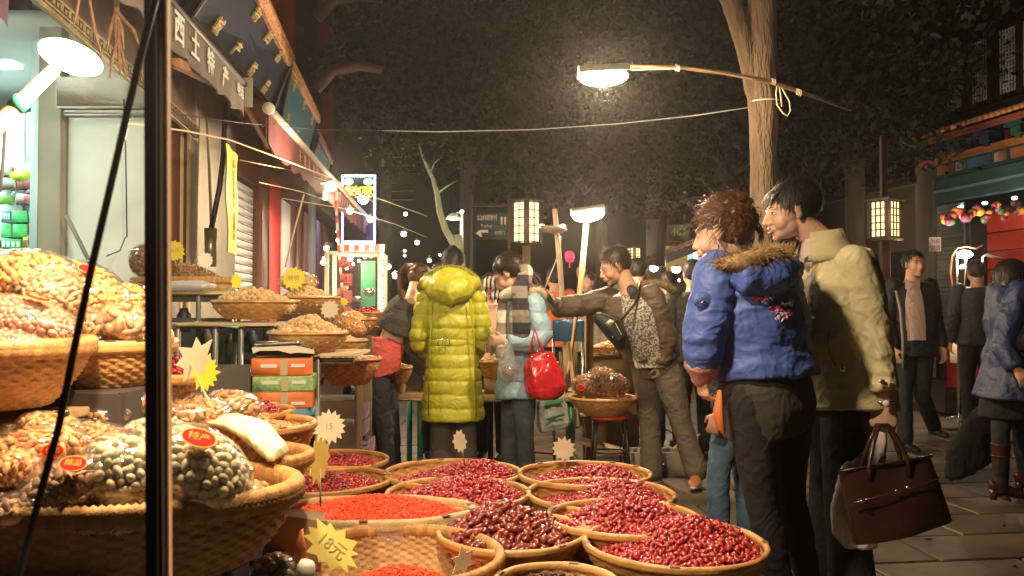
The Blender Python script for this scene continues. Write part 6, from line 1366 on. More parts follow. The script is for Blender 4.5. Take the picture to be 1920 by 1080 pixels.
    for i, (x, y, Y, r, kd, m_, hg, lb) in enumerate(FB):
        c = P(x, y, Y); basket(c.x, c.y, c.z, r, .09, 'basket holding '+lb, 'honey', stakes=36, plain=True, rimt=.009); heap(c, r*.9, r*.9, kd, .014, m_, lb, 'nuts' if kd == 'walnut' else 'dates', hg, seed=90+i, sp=.022)
        mb = MB(); mb.bbox((c.x, c.y, (c.z-.10)/2), (r*1.5, r*1.2, c.z-.10), b=.01); o = mk('crate_stack', mb, mat('crate_brown', (.16, .10, .06), .8, (.10, .06, .04), ns=6)); _props(o, 'brown crate support under the '+lb, 'crate')
    nutbag(560, 528, 5.5, (.12, .08, .06), 'walnut', .016, WALN, 'clear bag of walnuts topmost behind the second shelf', seed=101)
    nutbag(655, 610, 5.3, (.11, .08, .06), 'walnut', .015, APR, 'clear bag of orange nuts behind the deep round basket', rot=(0, 20, 0), seed=102)
    # cards
    card(P(327, 470, 4.6), (1, .1, .12), (0, 0, 1), 'yellow starburst card with a price on the topmost shelf', 'yellow', .058, 14, .80, [P(330, 500, 4.62), P(327, 480, 4.61)], 31, scribble='10元')
    card(P(385, 488, 4.75), (.6, .6, 0), (.1, 0, 1), 'white starburst card at the right end of the walnut kernels', 'white', .048, 14, .78, [P(388, 520, 4.76), P(386, 500, 4.76)], 32)
    card(P(443, 528, 4.45), (.4, .9, 0), (.05, 0, 1), 'narrow yellow card standing between the two upper shelves', 'yellow', .045, 8, .7, [P(434, 582, 4.3), P(441, 545, 4.4)], 33)
    card(P(551, 522, 5.2), (1, .1, .05), (0, .1, 1), 'yellow card with black marks over the distant walnuts', 'yellow', .075, 14, .78, [P(553, 550, 5.2), P(552, 530, 5.2)], 34, scribble='特价')
    card(P(618, 580, 4.9), (1, .1, .0), (0, .1, 1), 'pale pink card over the deep round basket', 'cream', .055, 12, .8, [P(620, 610, 4.9), P(619, 590, 4.9)], 35)
    card(P(645, 566, 5.6), (1, .1, .0), (0, .1, 1), 'small yellow card among the distant nuts', 'yellow', .03, 8, .6, [P(646, 590, 5.6), P(645, 570, 5.6)], 36)
    # carton stack with the scale
    og = mat('carton_print_orange', (.62, .17, .035), .5, (.55, .14, .03), ns=6); gn = mat('carton_print_green', (.28, .40, .16), .55, (.18, .33, .12), ns=60, fac=(.48, .52)); bl = mat('carton_blue', (.08, .22, .32), .5); wt = mat('carton_label_white', (.6, .6, .55), .5); yw = mat('carton_end_yellow', (.55, .35, .08), .55, (.35, .22, .05), ns=50)
    specs = [('blue', bl, 790, 780, 0), ('orange', og, 745, 3, 0), ('green', gn, 718, -2, 1), ('orange', og, 690, 2, 2)]
    Y = 3.9; zb = P(540, 782, Y).z; x = P(537, 0, Y).x
    for i, (nm, m_, lb, hgt, yaw) in enumerate((('blue', bl, 'blue carton at the bottom of the stack beside the metal rack', .05, 8), ('orange', og, 'lower orange carton in the stack under the scale', .075, 14), ('green', gn, 'green patterned carton between the two orange ones', .070, 12), ('orange', og, 'upper orange carton directly under the scale', .078, 16))):
        Mr = Matrix.Rotation(R(yaw-4), 3, 'Z'); c = Vector((x+.006*((i*37) % 3-1), Y, zb+hgt/2)); t2 = thing('carton', lb, 'carton', (c.x, c.y, zb)); m = MB(); m.bbox(c, (.262, .20, hgt-.002), Mr, .003); mk('box_body', m, m_, t2)
        if i: 
            for (u, w, hh) in ((-.055, .07, .016), (.07, .06, .014)): m = MB(); m.box(c+Mr @ Vector((u, -.1012, .006 if i != 1 else -.015)), (w, .002, hh), Mr); mk('label_strip', m, wt, t2, smooth=False)
            m = MB(); m.box(c+Mr @ Vector((.01, -.1014, 0)), (.03, .002, hgt*.92), Mr); mk('tape', m, mat('tape_tan', (.42, .36, .22), .35), t2, smooth=False)
            m = MB(); m.box(c+Mr @ Vector((.1318, 0, 0)), (.002, .19, hgt*.9), Mr); mk('end_panel', m, yw if i == 3 else m_, t2, smooth=False)
        zb += hgt
    t2 = thing('weighing_scale', 'cream electronic weighing scale on top of the carton stack', 'scale', (x, Y, zb)); Mr = Matrix.Rotation(R(12), 3, 'Z'); cw = mat('scale_cream', (.60, .57, .44), .35)
    c = Vector((x, Y, zb)); m = MB(); m.bbox(c+Vector((0, .02, .022)), (.255, .16, .034), Mr, .008); mk('base', m, mat('scale_black', (.02, .02, .02), .4), t2)
    poly = [(-.13, .022), (-.135, .048), (.05, .056), (.13, .035), (.135, .018), (.06, .024), (.03, .020), (-.02, .034), (-.10, .034)]
    m = MB(); m.prism(poly, c+Mr @ Vector((0, -.085, 0)), Mr @ Vector((1, 0, 0)), (0, 0, 1), Mr @ Vector((0, .17, 0))); mk('body_shell', m, cw, t2, smooth=False)
    m = MB(); m.bbox(c+Mr @ Vector((-.025, .0, .066)), (.20, .17, .010), Mr, .004); mk('pan', m, mat('steel', (.35, .34, .32), .3, metal=.9), t2)
    m = MB(); Mt = Mr @ Matrix.Rotation(R(16), 3, 'Y'); m.bbox(c+Mr @ Vector((.095, .0, .050)), (.035, .09, .006), Mt, .002); mk('display', m, mat('lcd', (.12, .13, .10), .2), t2)
    # purple crates under the table by the young woman
    pm = mat('crate_mauve', (.28, .20, .24), .5, (.18, .12, .16), ns=12)
    for i, (x0, y0) in enumerate(((640, 770), (640, 800), (650, 835))):
        c = P(x0, y0, 5.2); m = MB(); w = .30; hh = .085
        for q in range(3): m.bbox(c+Vector((0, -.10, (q-1)*.03)), (w, .012, .018), b=.002); m.bbox(c+Vector((0, .10, (q-1)*.03)), (w, .012, .018), b=.002)
        for q in (-1, 1): m.bbox(c+Vector((q*w/2, 0, 0)), (.014, .2, hh), b=.002)
        m.bbox(c+Vector((0, 0, -.04)), (w, .2, .01)); o = mk('slatted_crate', m, pm); _props(o, ('topmost', 'middle', 'lowest')[i]+' mauve slatted crate left of the young woman in coral', 'crate', 'mauve crates left of the young woman')
racks()
def middle_stalls():
    wd = mat('bench_wood', (.42, .27, .13), .6, (.32, .2, .09), ns=7); gn = mat('leg_green', (.015, .20, .12), .4)
    t = thing('stall_table', 'wooden stall table on green metal legs in front of the green coat', 'table', (P(870, 750, 6.5).x, 6.6, 0))
    m = MB(); a, c = P(745, 748, 6.25), P(1085, 748, 6.25); m.bbox(((a.x+c.x)/2, 6.6, a.z), (c.x-a.x, .75, .035)); mk('tabletop', m, wd, t)
    for x, Y in ((788, 6.28), (768, 6.9), (1070, 6.28), (920, 6.9)): p = P(x, 760, Y); m = MB(); m.tube([(p.x, Y, a.z-.02), (p.x, Y, 0)], .022, 8); mk('leg', m, gn if x != 920 else mat('leg_black', (.01, .01, .01), .4), t)
    rg = random.Random(6)
    for i, (x, y, Y, r, kd, m_, lb) in enumerate(((735, 690, 6.6, .16, 'walnut', APR, 'orange nuts between the young woman and the green coat'), (940, 678, 6.5, .20, 'walnut', WALN, 'pale nuts in front of the woman in light blue'), (1010, 690, 6.7, .18, 'walnut', WALB, 'brown nuts behind the red handbag'))):
        c = P(x, y, Y); basket(c.x, c.y, c.z, r, .12, 'basket of '+lb, 'honey', stakes=36, plain=True, rimt=.010); heap(c, r*.9, r*.9, kd, .016, m_, lb, 'nuts', .07, seed=200+i, sp=.026)
        m = MB(); zt = c.z-.122; mm_ = MB(); mm_.bbox((c.x, c.y, (zt+a.z+.02)/2), (r*1.3, r*1.1, max(.03, zt-a.z-.02)), b=.004); o = mk('wooden_box', mm_, wd); _props(o, 'plain box under the basket of '+lb, 'box')
    # red stool with the basket of bagged nuts
    t = thing('stool', 'red topped stool with dark legs under the basket of bagged nuts', 'stool', (P(1143, 780, 6.0).x, 6.0, 0)); c = P(1143, 779, 6.0)
    m = MB(); m.tube([c-Vector((0, 0, .02)), c], .135, 28); mk('seat', m, mat('stool_red', (.55, .04, .025), .4), t)
    for sx in (-1, 1):
        for sy in (-1, 1): m = MB(); m.tube([c+Vector((sx*.10, sy*.09, -.02)), Vector((c.x+sx*.13, 6.0+sy*.12, 0))], .011, 8); mk('leg', m, mat('stool_leg', (.02, .015, .012), .4), t)
    m = MB(); m.tube([c+Vector((.115*math.cos(a), .10*math.sin(a), -.25)) for a in [q*math.pi/8 for q in range(17)]], .007, 6); mk('stretcher', m, mat('stool_leg', (.02, .015, .012), .4), t)
    cb = P(1131, 747, 6.0); basket(cb.x, cb.y, cb.z, .225, .115, 'smooth brown basket standing on the red stool', 'honey', stakes=40, plain=True, rimt=.012, bot=.55)
    nutbag(1100, 722, 5.98, (.105, .09, .07), 'round', .020, WALB, 'clear bag of nuts with an orange label at the left of the stool basket', seed=110, stk=(1090, 726, .032, None)); nutbag(1150, 722, 6.0, (.115, .10, .075), 'round', .020, WALB, 'clear bag of nuts at the right of the stool basket', seed=111, stk=(1166, 740, .03, None)); nutbag(1128, 706, 6.05, (.10, .08, .06), 'round', .020, WALB, 'topmost clear bag of nuts on the stool basket', seed=112)
    # timber posts and panel of the stall behind
    for (x0, y0, Y0, x1, y1, Y1, w, lb) in ((1105, 560, 6.6, 1105, 860, 6.6, .062, 'square wooden stall post left of the bent man'), (1066, 640, 6.4, 1084, 800, 6.2, .024, 'thin stick leaning beside the white carrier bag'), (1050, 660, 6.5, 1066, 830, 6.4, .018, 'second thin stick beside the stall post'), (1085, 560, 6.7, 1060, 740, 6.6, .026, 'crossed stick behind the blue chair')):
        m = MB(); m.beam(P(x0, y0, Y0), P(x1, y1, Y1), w, w, bev=.004); o = mk('stick' if w < .03 else 'stall_post', m, wd); _props(o, lb, 'stick' if w < .03 else 'post')
    t = thing('wooden_counter', 'plain wooden counter front behind the stool', 'counter', P(1150, 700, 6.9)); m = MB(); a, c = P(1112, 672, 6.9), P(1200, 840, 6.9); m.bbox(((a.x+c.x)/2, 6.95, (a.z+c.z)/2), (c.x-a.x, .04, a.z-c.z)); mk('panel', m, wd, t); m = MB(); m.bbox(((a.x+c.x)/2, 7.05, a.z+.02), (c.x-a.x+.1, .35, .03)); mk('top', m, mat('counter_top', (.15, .10, .06), .6), t)
    c = P(1143, 652, 7.0); t2 = basket(c.x, c.y, c.z, .16, .07, 'basket of puffed snacks on the wooden counter', 'honey', stakes=30, plain=True, rimt=.010); heap(c, .145, .145, 'round', .022, WALN, 'puffed pale snacks on the wooden counter', 'snacks', .05, seed=210, sp=.036)
    # low shelf planks and litter
    m = MB(); m.beam(P(1085, 775, 6.5), P(1130, 770, 6.5), .3, .02); o = mk('plank', m, wd); _props(o, 'low shelf plank left of the stool', 'plank')
    m = MB(); m.beam(P(1085, 825, 6.4), P(1240, 865, 6.4), .25, .03); o = mk('plank', m, wd); _props(o, 'plank lying on the ground behind the stool legs', 'plank')
    fw = mat('foam_white', (.50, .46, .38), .7)
    for (x, y, Y, w, lb) in ((1192, 858, 6.3, .20, 'foam box between the stool and the legs of the bent man'), (1262, 858, 6.4, .26, 'white foam box between the legs of the bent man')):
        c = P(x, y, Y); t = thing('foam_box', lb, 'box', (c.x, c.y, 0)); m = MB(); hh = c.z+.06; 
        for q in (-1, 1): m.bbox((c.x+q*w/2, Y, hh/2), (.02, .2, hh)); m.bbox((c.x, Y+q*.1, hh/2), (w, .02, hh-.004))
        m.bbox((c.x, Y, .01), (w-.03, .18, .02)); mk('tub', m, fw, t)
    for (p, q, col, lb) in ((P(1262, 842, 6.3), P(1278, 826, 6.3), (.62, .38, .08), 'yellow scrap sticking out of the foam box'), (P(1300, 822, 6.6), P(1312, 814, 6.6), (.6, .35, .2), 'pale scrap behind the bent man'), (P(1200, 838, 6.6), P(1160, 850, 6.5), (.45, .12, .06), 'orange strip lying behind the stool'), (P(1000, 848, 6.6), P(1045, 852, 6.6), (.4, .1, .2), 'pink strip lying under the table')):
        m = MB(); m.beam(p, q, .04, .008); o = mk('scrap', m, mat('scrap_%d' % int(col[0]*100+col[1]*10), col, .5)); _props(o, lb, 'litter')
    # blue chair
    t = thing('chair', 'blue plastic chair back behind the woman in light blue', 'chair', (P(1062, 620, 6.8).x, 6.8, 0)); m = MB(); a, c = P(1038, 640, 6.8), P(1093, 600, 6.8)
    m.rings([((P(x, 620, 6.8+d)), Vector((0, .008, 0)), Vector((0, 0, .085))) for x, d in ((1036, 0), (1050, .03), (1065, .04), (1080, .03), (1095, 0))], 12, ex=4); mk('backrest', m, mat('plastic_blue', (.015, .09, .20), .35), t)
    for x in (1038, 1093): p = P(x, 620, 6.8); m = MB(); m.tube([(p.x, 6.8, p.z), (p.x, 6.8, .44), (p.x, 6.7, 0)], .011, 8); mk('leg', m, METAL, t)
    m = MB(); p = P(1065, 620, 6.6); m.bbox((p.x, 6.62, .45), (.36, .36, .03)); mk('seat', m, mat('plastic_blue', (.015, .09, .20), .35), t)
    # glass cabinet
    t = thing('glass_cabinet', 'white framed glass food cabinet with red writing under the light-dot sign', 'cabinet', (P(662, 0, 9).x, 9.0, 0)); Y = 9.0; a, c = P(612, 598, Y), P(712, 474, Y); fm_ = mat('frame_white', (.66, .60, .45), .4)
    for (x, z0, z1) in ((a.x, a.z, c.z), (c.x, a.z, c.z)):
        for yy in (Y, Y+.4): m = MB(); m.bbox((x, yy, (z0+z1)/2), (.045, .03, z1-z0)); mk('frame_post', m, fm_, t)
    for z in (a.z, c.z):
        for yy in (Y, Y+.4): m = MB(); m.bbox(((a.x+c.x)/2, yy, z), (c.x-a.x, .03, .035)); mk('frame_rail', m, fm_, t)
    m = MB(); m.box(((a.x+c.x)/2, Y+.005, (a.z+c.z)/2), (c.x-a.x-.05, .004, c.z-a.z-.04)); mk('glass', m, film('glass_pane', base=.03, rough=.03, bump=0, dens=.3), t, smooth=False)
    m = MB(); m.bbox((P(690, 0, Y+.3).x, Y+.38, P(0, 530, Y).z), (.16, .01, .5)); mk('green_sheet', m, mat('sheet_green', (.05, .30, .14), .5), t)
    for i, ch in enumerate('烤红薯片'): m = MB(); m.bbox((P(650, 0, Y).x, Y+.03, P(0, 492+i*32, Y).z), (.13, .006, .13)); o = mk('red_plate', m, mat('plate_red', (.50, .03, .03), .5), t); mk('character', text_mb(ch, .11, axes((P(650, 0, Y).x, Y+.022, P(0, 492+i*32, Y).z), (1, 0, 0), (0, 0, 1)), .002), mat('plate_letters', (.6, .25, .2), .5), o, smooth=False)
    m = MB(); m.bbox(((a.x+c.x)/2, Y+.2, a.z/2-.02), (c.x-a.x, .42, a.z-.05)); mk('base', m, wd, t); m = MB(); m.ell(P(692, 548, Y+.2), (.06, .05, .05)); m.ell(P(670, 560, Y+.2), (.07, .05, .03)); mk('food_tray', m, METAL, t)
    m = MB()
    for i in range(16): m.ell(P(716, 478+i*7, Y-.02)+Vector((.006*math.sin(i*2), 0, 0)), .012, None, 6, 4)
    for i in range(6): m.ell(P(640+i*11, 488+8*math.sin(i), Y+.3), .018, None, 8, 5)
    mk('light_dots', m, glow('dot_warm', (1, .95, .8), 12), t); lamp_light(t, P(670, 500, Y+.2), 8)
    t = thing('striped_awning', 'small red and white striped awning above the glass cabinet', 'awning', P(670, 465, 9.6))
    for i in range(9): m = MB(); x = 636+i*9.5; m.grid([[P(x, 458, 9.7), P(x+9.5, 458, 9.7)], [P(x-1, 473, 9.5), P(x+8.5, 473, 9.5)]]); m.grid([[P(x-1, 474, 9.5), P(x+8.5, 474, 9.5)], [P(x, 459, 9.7), P(x+9.5, 459, 9.7)]]); mk('stripe', m, mat('stripe_red', (.40, .04, .04), .7) if i % 2 else mat('stripe_white', (.5, .42, .36), .7), t)
    # goods and coloured toys further back
    for (x, y, Y, c, lb) in ((1068, 482, 9.5, (.7, .05, .15), 'red toy with an added glow hanging behind the pale pole'), (1090, 512, 9.5, (.5, .05, .08), 'small red toy with an added glow over the stall behind the poles')):
        m = MB(); m.lathe(P(x, y, Y), [(.02, .07), (.05, .05), (.055, 0), (.045, -.05), (.02, -.06)], 12); m.tube([P(x, y, Y)-Vector((0, 0, .06)), P(x, y, Y)-Vector((0, 0, .12))], .008, 6); o = mk('glowing_toy', m, mat('toy_%d' % x, c, .4, emit=c, es=.5)); _props(o, lb, 'lantern')  # toys whose glow is set in the material, with no lamp inside
middle_stalls()
def right_stall():
    Y = 9.8; t = thing('stall_table', 'stall table with a dark red cloth and a cream runner at the right', 'table', (P(1840, 0, Y).x, Y+.3, 0)); rd = mat('cloth_dark_red', (.30, .01, .02), .8); a, c = P(1692 if False else 1775, 640, Y), P(1960, 640, Y); zt = a.z
    rows = []
    for q in (0, 1):
        rows.append([Vector((a.x+(c.x-a.x)*i/40, Y+.02*math.sin(i*.9)*(q), zt if q == 0 else .32)) for i in range(41)])
    m = MB(); m.grid(rows[::-1]); m.bbox(((a.x+c.x)/2, Y+.36, zt-.006), (c.x-a.x, .72, .012)); mk('cloth', m, rd, t)
    m = MB(); x0 = P(1780, 640, Y-.02); x1 = P(1812, 640, Y-.02); m.grid([[Vector((x0.x, Y-.03, zt-.24)), Vector((x1.x, Y-.03, zt-.26))], [Vector((x0.x, Y-.025, zt+.004)), Vector((x1.x, Y-.025, zt+.004))], [Vector((x0.x, Y+.5, zt+.004)), Vector((x1.x, Y+.5, zt+.004))]]); mk('cream_runner', m, mat('cloth_cream', (.50, .44, .30), .8), t)
    m = MB(); m.bbox(((a.x+c.x)/2, Y+.36, .2), (c.x-a.x, .6, .36)); mk('box_under', m, mat('dark_box', (.10, .06, .04), .8), t)
    for i, (x, w, cc) in enumerate(((1822, .14, (.3, .3, .28)), (1840, .12, (.45, .1, .08)), (1850, .10, (.5, .45, .3)), (1812, .2, (.55, .52, .45)))): p = P(x, 634, Y+.1); m = MB(); m.bbox((p.x, p.y, zt+.02), (w, .1, .03), Matrix.Rotation(i*.7, 3, 'Z')); o = mk('goods', m, mat('goods_%d' % i, cc, .5)); _props(o, ('grey folded', 'red', 'cream', 'white flat')[i]+' packet lying on the red-cloth stall', 'packet')
    # tripod lamp
    t = thing('stand_lamp', 'bright lamp on a thin metal stand wound with orange flex at the right stall', 'lamp', (P(1800, 0, 9.4).x, 9.4, 0)); Y = 9.4
    m = MB(); m.tube([P(1797, 780, Y), P(1797, 600, Y), P(1793, 470, Y)], .014, 8); mk('stand', m, METAL, t); m = MB(); m.tube([P(1806, 600, Y), P(1811, 500, Y), P(1813, 470, Y)], .010, 8); mk('stay', m, METAL, t)
    m = MB(); m.tube([P(1797, 780, Y), P(1775, 785, Y)], .012, 6); m.tube([P(1797, 780, Y), P(1822, 782, Y)], .012, 6); m.tube([P(1797, 760, Y), P(1797, 800, Y-.3)], .012, 6); mk('foot', m, METAL, t)
    m = MB(); m.tube([P(x, y, Y-.04) for x, y in ((1787, 540), (1782, 510), (1785, 480), (1795, 465), (1812, 462), (1830, 466), (1842, 460))], .009, 6); mk('flex', m, mat('flex_orange_glow', (.65, .22, .12), .4, emit=(1, .3, .15), es=.25), t)  # emission makes the flex itself glow faintly
    m = MB(); m.ell(P(1809, 477, Y-.05), (.085, .05, .045), None, 14, 8); m.ell(P(1804, 500, Y-.05), .02, None, 8, 5); mk('bulb', m, GLW, t); lamp_light(t, P(1801, 492, Y+.25), 60, r=.06)
    t = thing('arm_lamp', 'white bent lamp arm beside the stand lamp', 'lamp', P(1850, 480, 9.6)); m = MB(); m.tube([P(1842, 540, 9.6), P(1843, 482, 9.6), P(1850, 478, 9.6), P(1878, 486, 9.6)], [.012, .012, .02, .016], 8); mk('arm', m, mat('lamp_arm_white', (.6, .6, .55), .4), t)
    # colourful flower or balloon garland
    rg = random.Random(4); cols = [(.35, .03, .03), (.5, .38, .04), (.3, .05, .18), (.05, .12, .06), (.18, .02, .03), (.45, .17, .03), (.08, .06, .18)]
    for i in range(34):
        x = 1768+i*4.6; y = 408+9*math.sin(i*.8)-i*.5+rg.uniform(-5, 5); m = MB(); s = .035+rg.random()*.02; k = i % 7; m.ell(P(x, y, 9.9+rg.uniform(-.05, .05)), (s, s*.7, s), Euler((rg.random(), rg.random(), 0)).to_matrix(), 10, 7); V, Fc, _ = m.arr(); o = mk('paper_flower', displace(V, Fc, lambda p, n: .010*nz(p, 50, i)), mat('flower_%d' % k, cols[k], .6)); _props(o, ('red', 'yellow', 'magenta', 'dark green', 'maroon', 'orange', 'purple')[k]+' round paper flower in the garland over the red shop front', 'flower', 'paper flowers in the garland over the red shop front')
right_stall()
def jacket(root, fg, m, inf=.028, arm=.020, hem=.30, flare=.02, vox=.009, name='jacket', disp=None, cuff=.004, end=.98, sl='LR', prof=None, shr=None, label=None):
    mb = MB(); k = fg.k; T = (fg.SM-fg.HM).length
    base = prof or ([(0, .165, .125), (.15, .160, .118), (.35, .138, .105), (.62, .150, .122), (.85, .155, .105), (.98, .13, .085), (1.06, .085, .07)] if fg.female else
            [(0, .160, .122), (.15, .158, .118), (.35, .155, .110), (.62, .172, .125), (.85, .182, .112), (.98, .15, .090), (1.06, .085, .075)])
    rs = []
    w0, d0 = base[0][1]+inf, base[0][2]+inf
    if hem > 0:
        for q in (1., .66, .33): rs.append(fg.ring(-hem*q/T, w0+flare*q, d0+flare*q*.8))
    for t, w, d in base:
        if hem < 0 and t < -hem/T: continue
        rs.append(fg.ring(t, w+inf, d+inf))
    mb.rings(rs, 32, ex=2.3)
    jk = cloth(root, name, mb, m, vox, 3, disp or wrinkle(.006), label)
    for a in sl: mb = MB(); fg.arm(mb, a, arm, end, cuff, r=(.050, .053, .047, .043, .040, .028), rd='start'); cloth(jk, 'sleeve', mb, m, vox, 2, disp or wrinkle(.006))
    return jk
def trousers(root, fg, m, inf=.012, vox=.009, end=.97, flare=.01, name='trousers', amp=.003, which='LR'):
    mb = MB(); fg.legs(mb, inf, which, end, flare=flare)
    mb.rings([fg.ring(-.14, .12, .10), fg.ring(0, .165+inf, .118+inf), fg.ring(.16, .152+inf, .108+inf)], 24, ex=2.3)
    return cloth(root, name, mb, m, vox, 3, wrinkle(amp, (12, 12, 16), 4))
def collar(root, fg, m, r=.075, h=.06, op=.22, tilt=.3, name='collar', th=.012):
    """stand collar, open at the front"""
    k = fg.k; f = fg.ax.cross((fg.J['SR']-fg.J['SL']).normalized()); f.normalize(); sd = f.cross(fg.ax); pts = []
    n = 26; a0 = math.pi/2+op*math.pi; rows = []
    c = fg.NB-fg.ax*.02*k
    for (dz, dr) in ((0, .03), (h*.5, .008), (h, .0), (h, th), (h*.5, .02), (0, .045)):
        rows.append([c+fg.ax*dz*k+(sd*math.cos(a)*(r+dr)+f*math.sin(a)*(r+dr)*.9)*k-f*.01*k+f*(dz*tilt*.2) for a in [a0+(2*math.pi-2*op*math.pi)*i/(n-1) for i in range(n)]])
    rows.append(rows[0]); mb = MB(); mb.grid(rows); return mk(name, mb, m, root)
def seam(root, pts, r, m, name='seam'):
    mb = MB(); mb.tube(pts, r, 5); return mk(name, mb, m, root)
def fig_root(name_label, fg, group=None): return thing('person', name_label, 'person', (fg.HM.x, fg.HM.y, 0), group)

# --- man in khaki jacket, leaning over the date baskets (right foreground)
F6 = Fig(1.36, 3.45, 105, 1.80, px=dict(H=(1481, 397, 0.0), SL=(1600, 494, -.16), SR=(1545, 474, .17), EL=(1636, 615, -.20), WL=(1657, 742, -.20), ER=(1560, 620, .20), WR=(1530, 700, .05),
         HL=(1597, 745, -.08), HR=(1583, 745, .09), KL=(1585, 930, -.10), KR=(1555, 930, .10), AL=(1600, 1128, -.08), AR=(1548, 1128, .12)), hyaw=-12, hpitch=10)
def man_khaki():
    r = fig_root('man in a khaki jacket leaning forward with a dark leather tote in his hand', F6)
    J = F6.J; F6.hd.k = 1.01; h = F6.hd; F6.NB = P(1540, 458, 3.46)
    F6.body(r, SKIN2, .0045, hands={'L': dict(curl=1.05, d=Vector((-.05, 0, -1)), pn=Vector((.3, 1, 0)), side=Vector((-1, .1, 0)), k=1.2)})
    head_parts(r, h, open_=.004)
    mb = MB(); hair_cap(mb, h, k=.985); hc = remesh(mb, .006, 3)
    hc = displace(*hc, lambda p, n: .003*nz(p, (90, 90, 30)))
    mk('hair', hc, HAIRB, r)
    st = hair_strands(h, 3200, .05, crown=(.02, -.06, .13), rnd=.25, w=.0013, seed=5)
    rg = random.Random(3)
    for i in range(110):   # fringe falling over the forehead
        x = rg.uniform(-.058, .058); p0 = Vector((x, .045, .108-abs(x)*.35)); q = p0; pts = []
        sw = Vector((.25*rg.random()-.05, .0, 0))
        for j in range(6):
            t = j/5; pts.append(h.w(Vector((x*(1-.05*t), .045+.050*math.sin(t*1.5), p0.z-.004-.052*t**1.4*rg.uniform(.8, 1.1)))+sw*t*.06))
        sstrand(st, pts, .0015, h.f)
    mk('hair_strands', st, HAIRB, r)
    kh = fabric('khaki', (.48, .425, .25), .75, 1.12, bump=.25, bs=400, bump2=.5, bs2=9)
    def dk(p, n):
        a = nz(p, (8, 8, 16), 3); b = nz(p, (20, 20, 26), 9); s = 1
        r_ = max(0, 1-abs(b)*4.5); d = .0028*(1-2.2*abs(a))+.0022*r_*r_
        # sleeve creases
        if p[0] > J['EL'].x-.16*1 and p[1] < 3.42: s_ = math.sin(p[2]*62+nz(p, 5)*7+p[0]*55); d += .0045*max(0, s_)**5*max(0, 1-abs(p[2]-J['EL'].z+.06)/.36)
        return d
    jk = jacket(r, F6, kh, inf=.034, arm=.018, hem=.05, flare=.012, vox=.007, disp=dk, cuff=.010, end=.90,
           prof=[(0, .175, .135), (.2, .172, .130), (.45, .172, .128), (.68, .178, .130), (.86, .182, .118), (.98, .150, .095), (1.06, .095, .08)])
    # collar: high, folded
    col = MB(); rows = []
    N = F6.NB; f = (F6.f*.9+Vector((0, 0, -.35))).normalized(); sd = F6.r; ax = (h.c-N+Vector((.10, 0, .1))).normalized(); f = (f-ax*f.dot(ax)).normalized(); sd = ax.cross(f)*-1
    for dz, rr in ((-.05, .135), (-.01, .105), (.03, .088), (.062, .084), (.066, .092), (.03, .104), (-.015, .125), (-.05, .150)):
        rows.append([N+ax*(dz-.012+.0*0)+(sd*math.cos(a)*rr+f*math.sin(a)*rr*.92) for a in [R(118)+R(304)*i/27 for i in range(28)]])
    rows.append(rows[0]); col.grid(rows); mk('collar', col, kh, jk)
    # shirt with open collar
    sh = MB(); sh.tube([N-ax*.12, N-ax*.03, N+ax*.035], [.11, .092, .076], 20); 
    sm = fabric('shirt_pink_grey', (.50, .42, .36), .8, 1.1)
    V, Fc = remesh(sh, .008, 1); mk('shirt', (V, Fc), sm, r)
    for s_ in (-1, 1):
        c = MB(); c.grid([[N+ax*.035+f*.055+sd*s_*.05, N+ax*.035+f*.080+sd*s_*.012], [N-ax*.03+f*.095+sd*s_*.06, N-ax*.055+f*.118+sd*s_*.022]]); mk('shirt_collar', c, sm, r)
    # zip placket, pocket welt, snaps, cuff tab
    dm = fabric('khaki_dark', (.26, .21, .10), .8)
    zl = [(1541, 470), (1526, 510), (1516, 560), (1515, 640), (1522, 750)]; patch(jk, 'zip_placket', jk, zl, [(x+4, y) for x, y in zl], dm, .004, 1, 24)
    zl = [(1553, 620), (1551, 645), (1556, 668), (1566, 686)]; patch(jk, 'pocket_welt', jk, zl, [(x+3.5, y) for x, y in zl], dm, .004, 1, 12)
    m = MB(); m.ell(P(1581, 693, 3.235), (.011, .006, .011)); mk('snap_button', m, METAL, jk)
    m = MB(); m.ell(P(1654, 715, 3.16), (.011, .006, .009)); mk('snap_button', m, METAL, jk)
    m = MB(); m.beam(P(1636, 712, 3.165), P(1668, 716, 3.17), .004, .036, bev=.002); mk('cuff_tab', m, kh, jk)
    m = MB(); W = J['WL']; m.tube([W+Vector((.036*math.cos(a), .03*math.sin(a), -.022)) for a in [i*math.pi/8 for i in range(17)]], .006, 6); mk('watch_strap', m, METAL, r)
    m = MB(); m.lathe(P(1662, 757, 3.205), [(0, .004), (.011, .004), (.013, 0), (.013, -.003)], 20, Matrix.Rotation(R(90), 4, 'X')); mk('watch', m, mat('watch_face', (.7, .68, .6), .2), r)
    tr = fabric('trouser_black', (.012, .014, .016), .8)
    trousers(r, F6, tr, .022, flare=.03)
    for a in 'LR': shoe(r, J['A'+a]-Vector((0, 0, .0)), F6.f, m=mat('shoe_black', (.015, .013, .012), .3), k=1.05)
man_khaki()
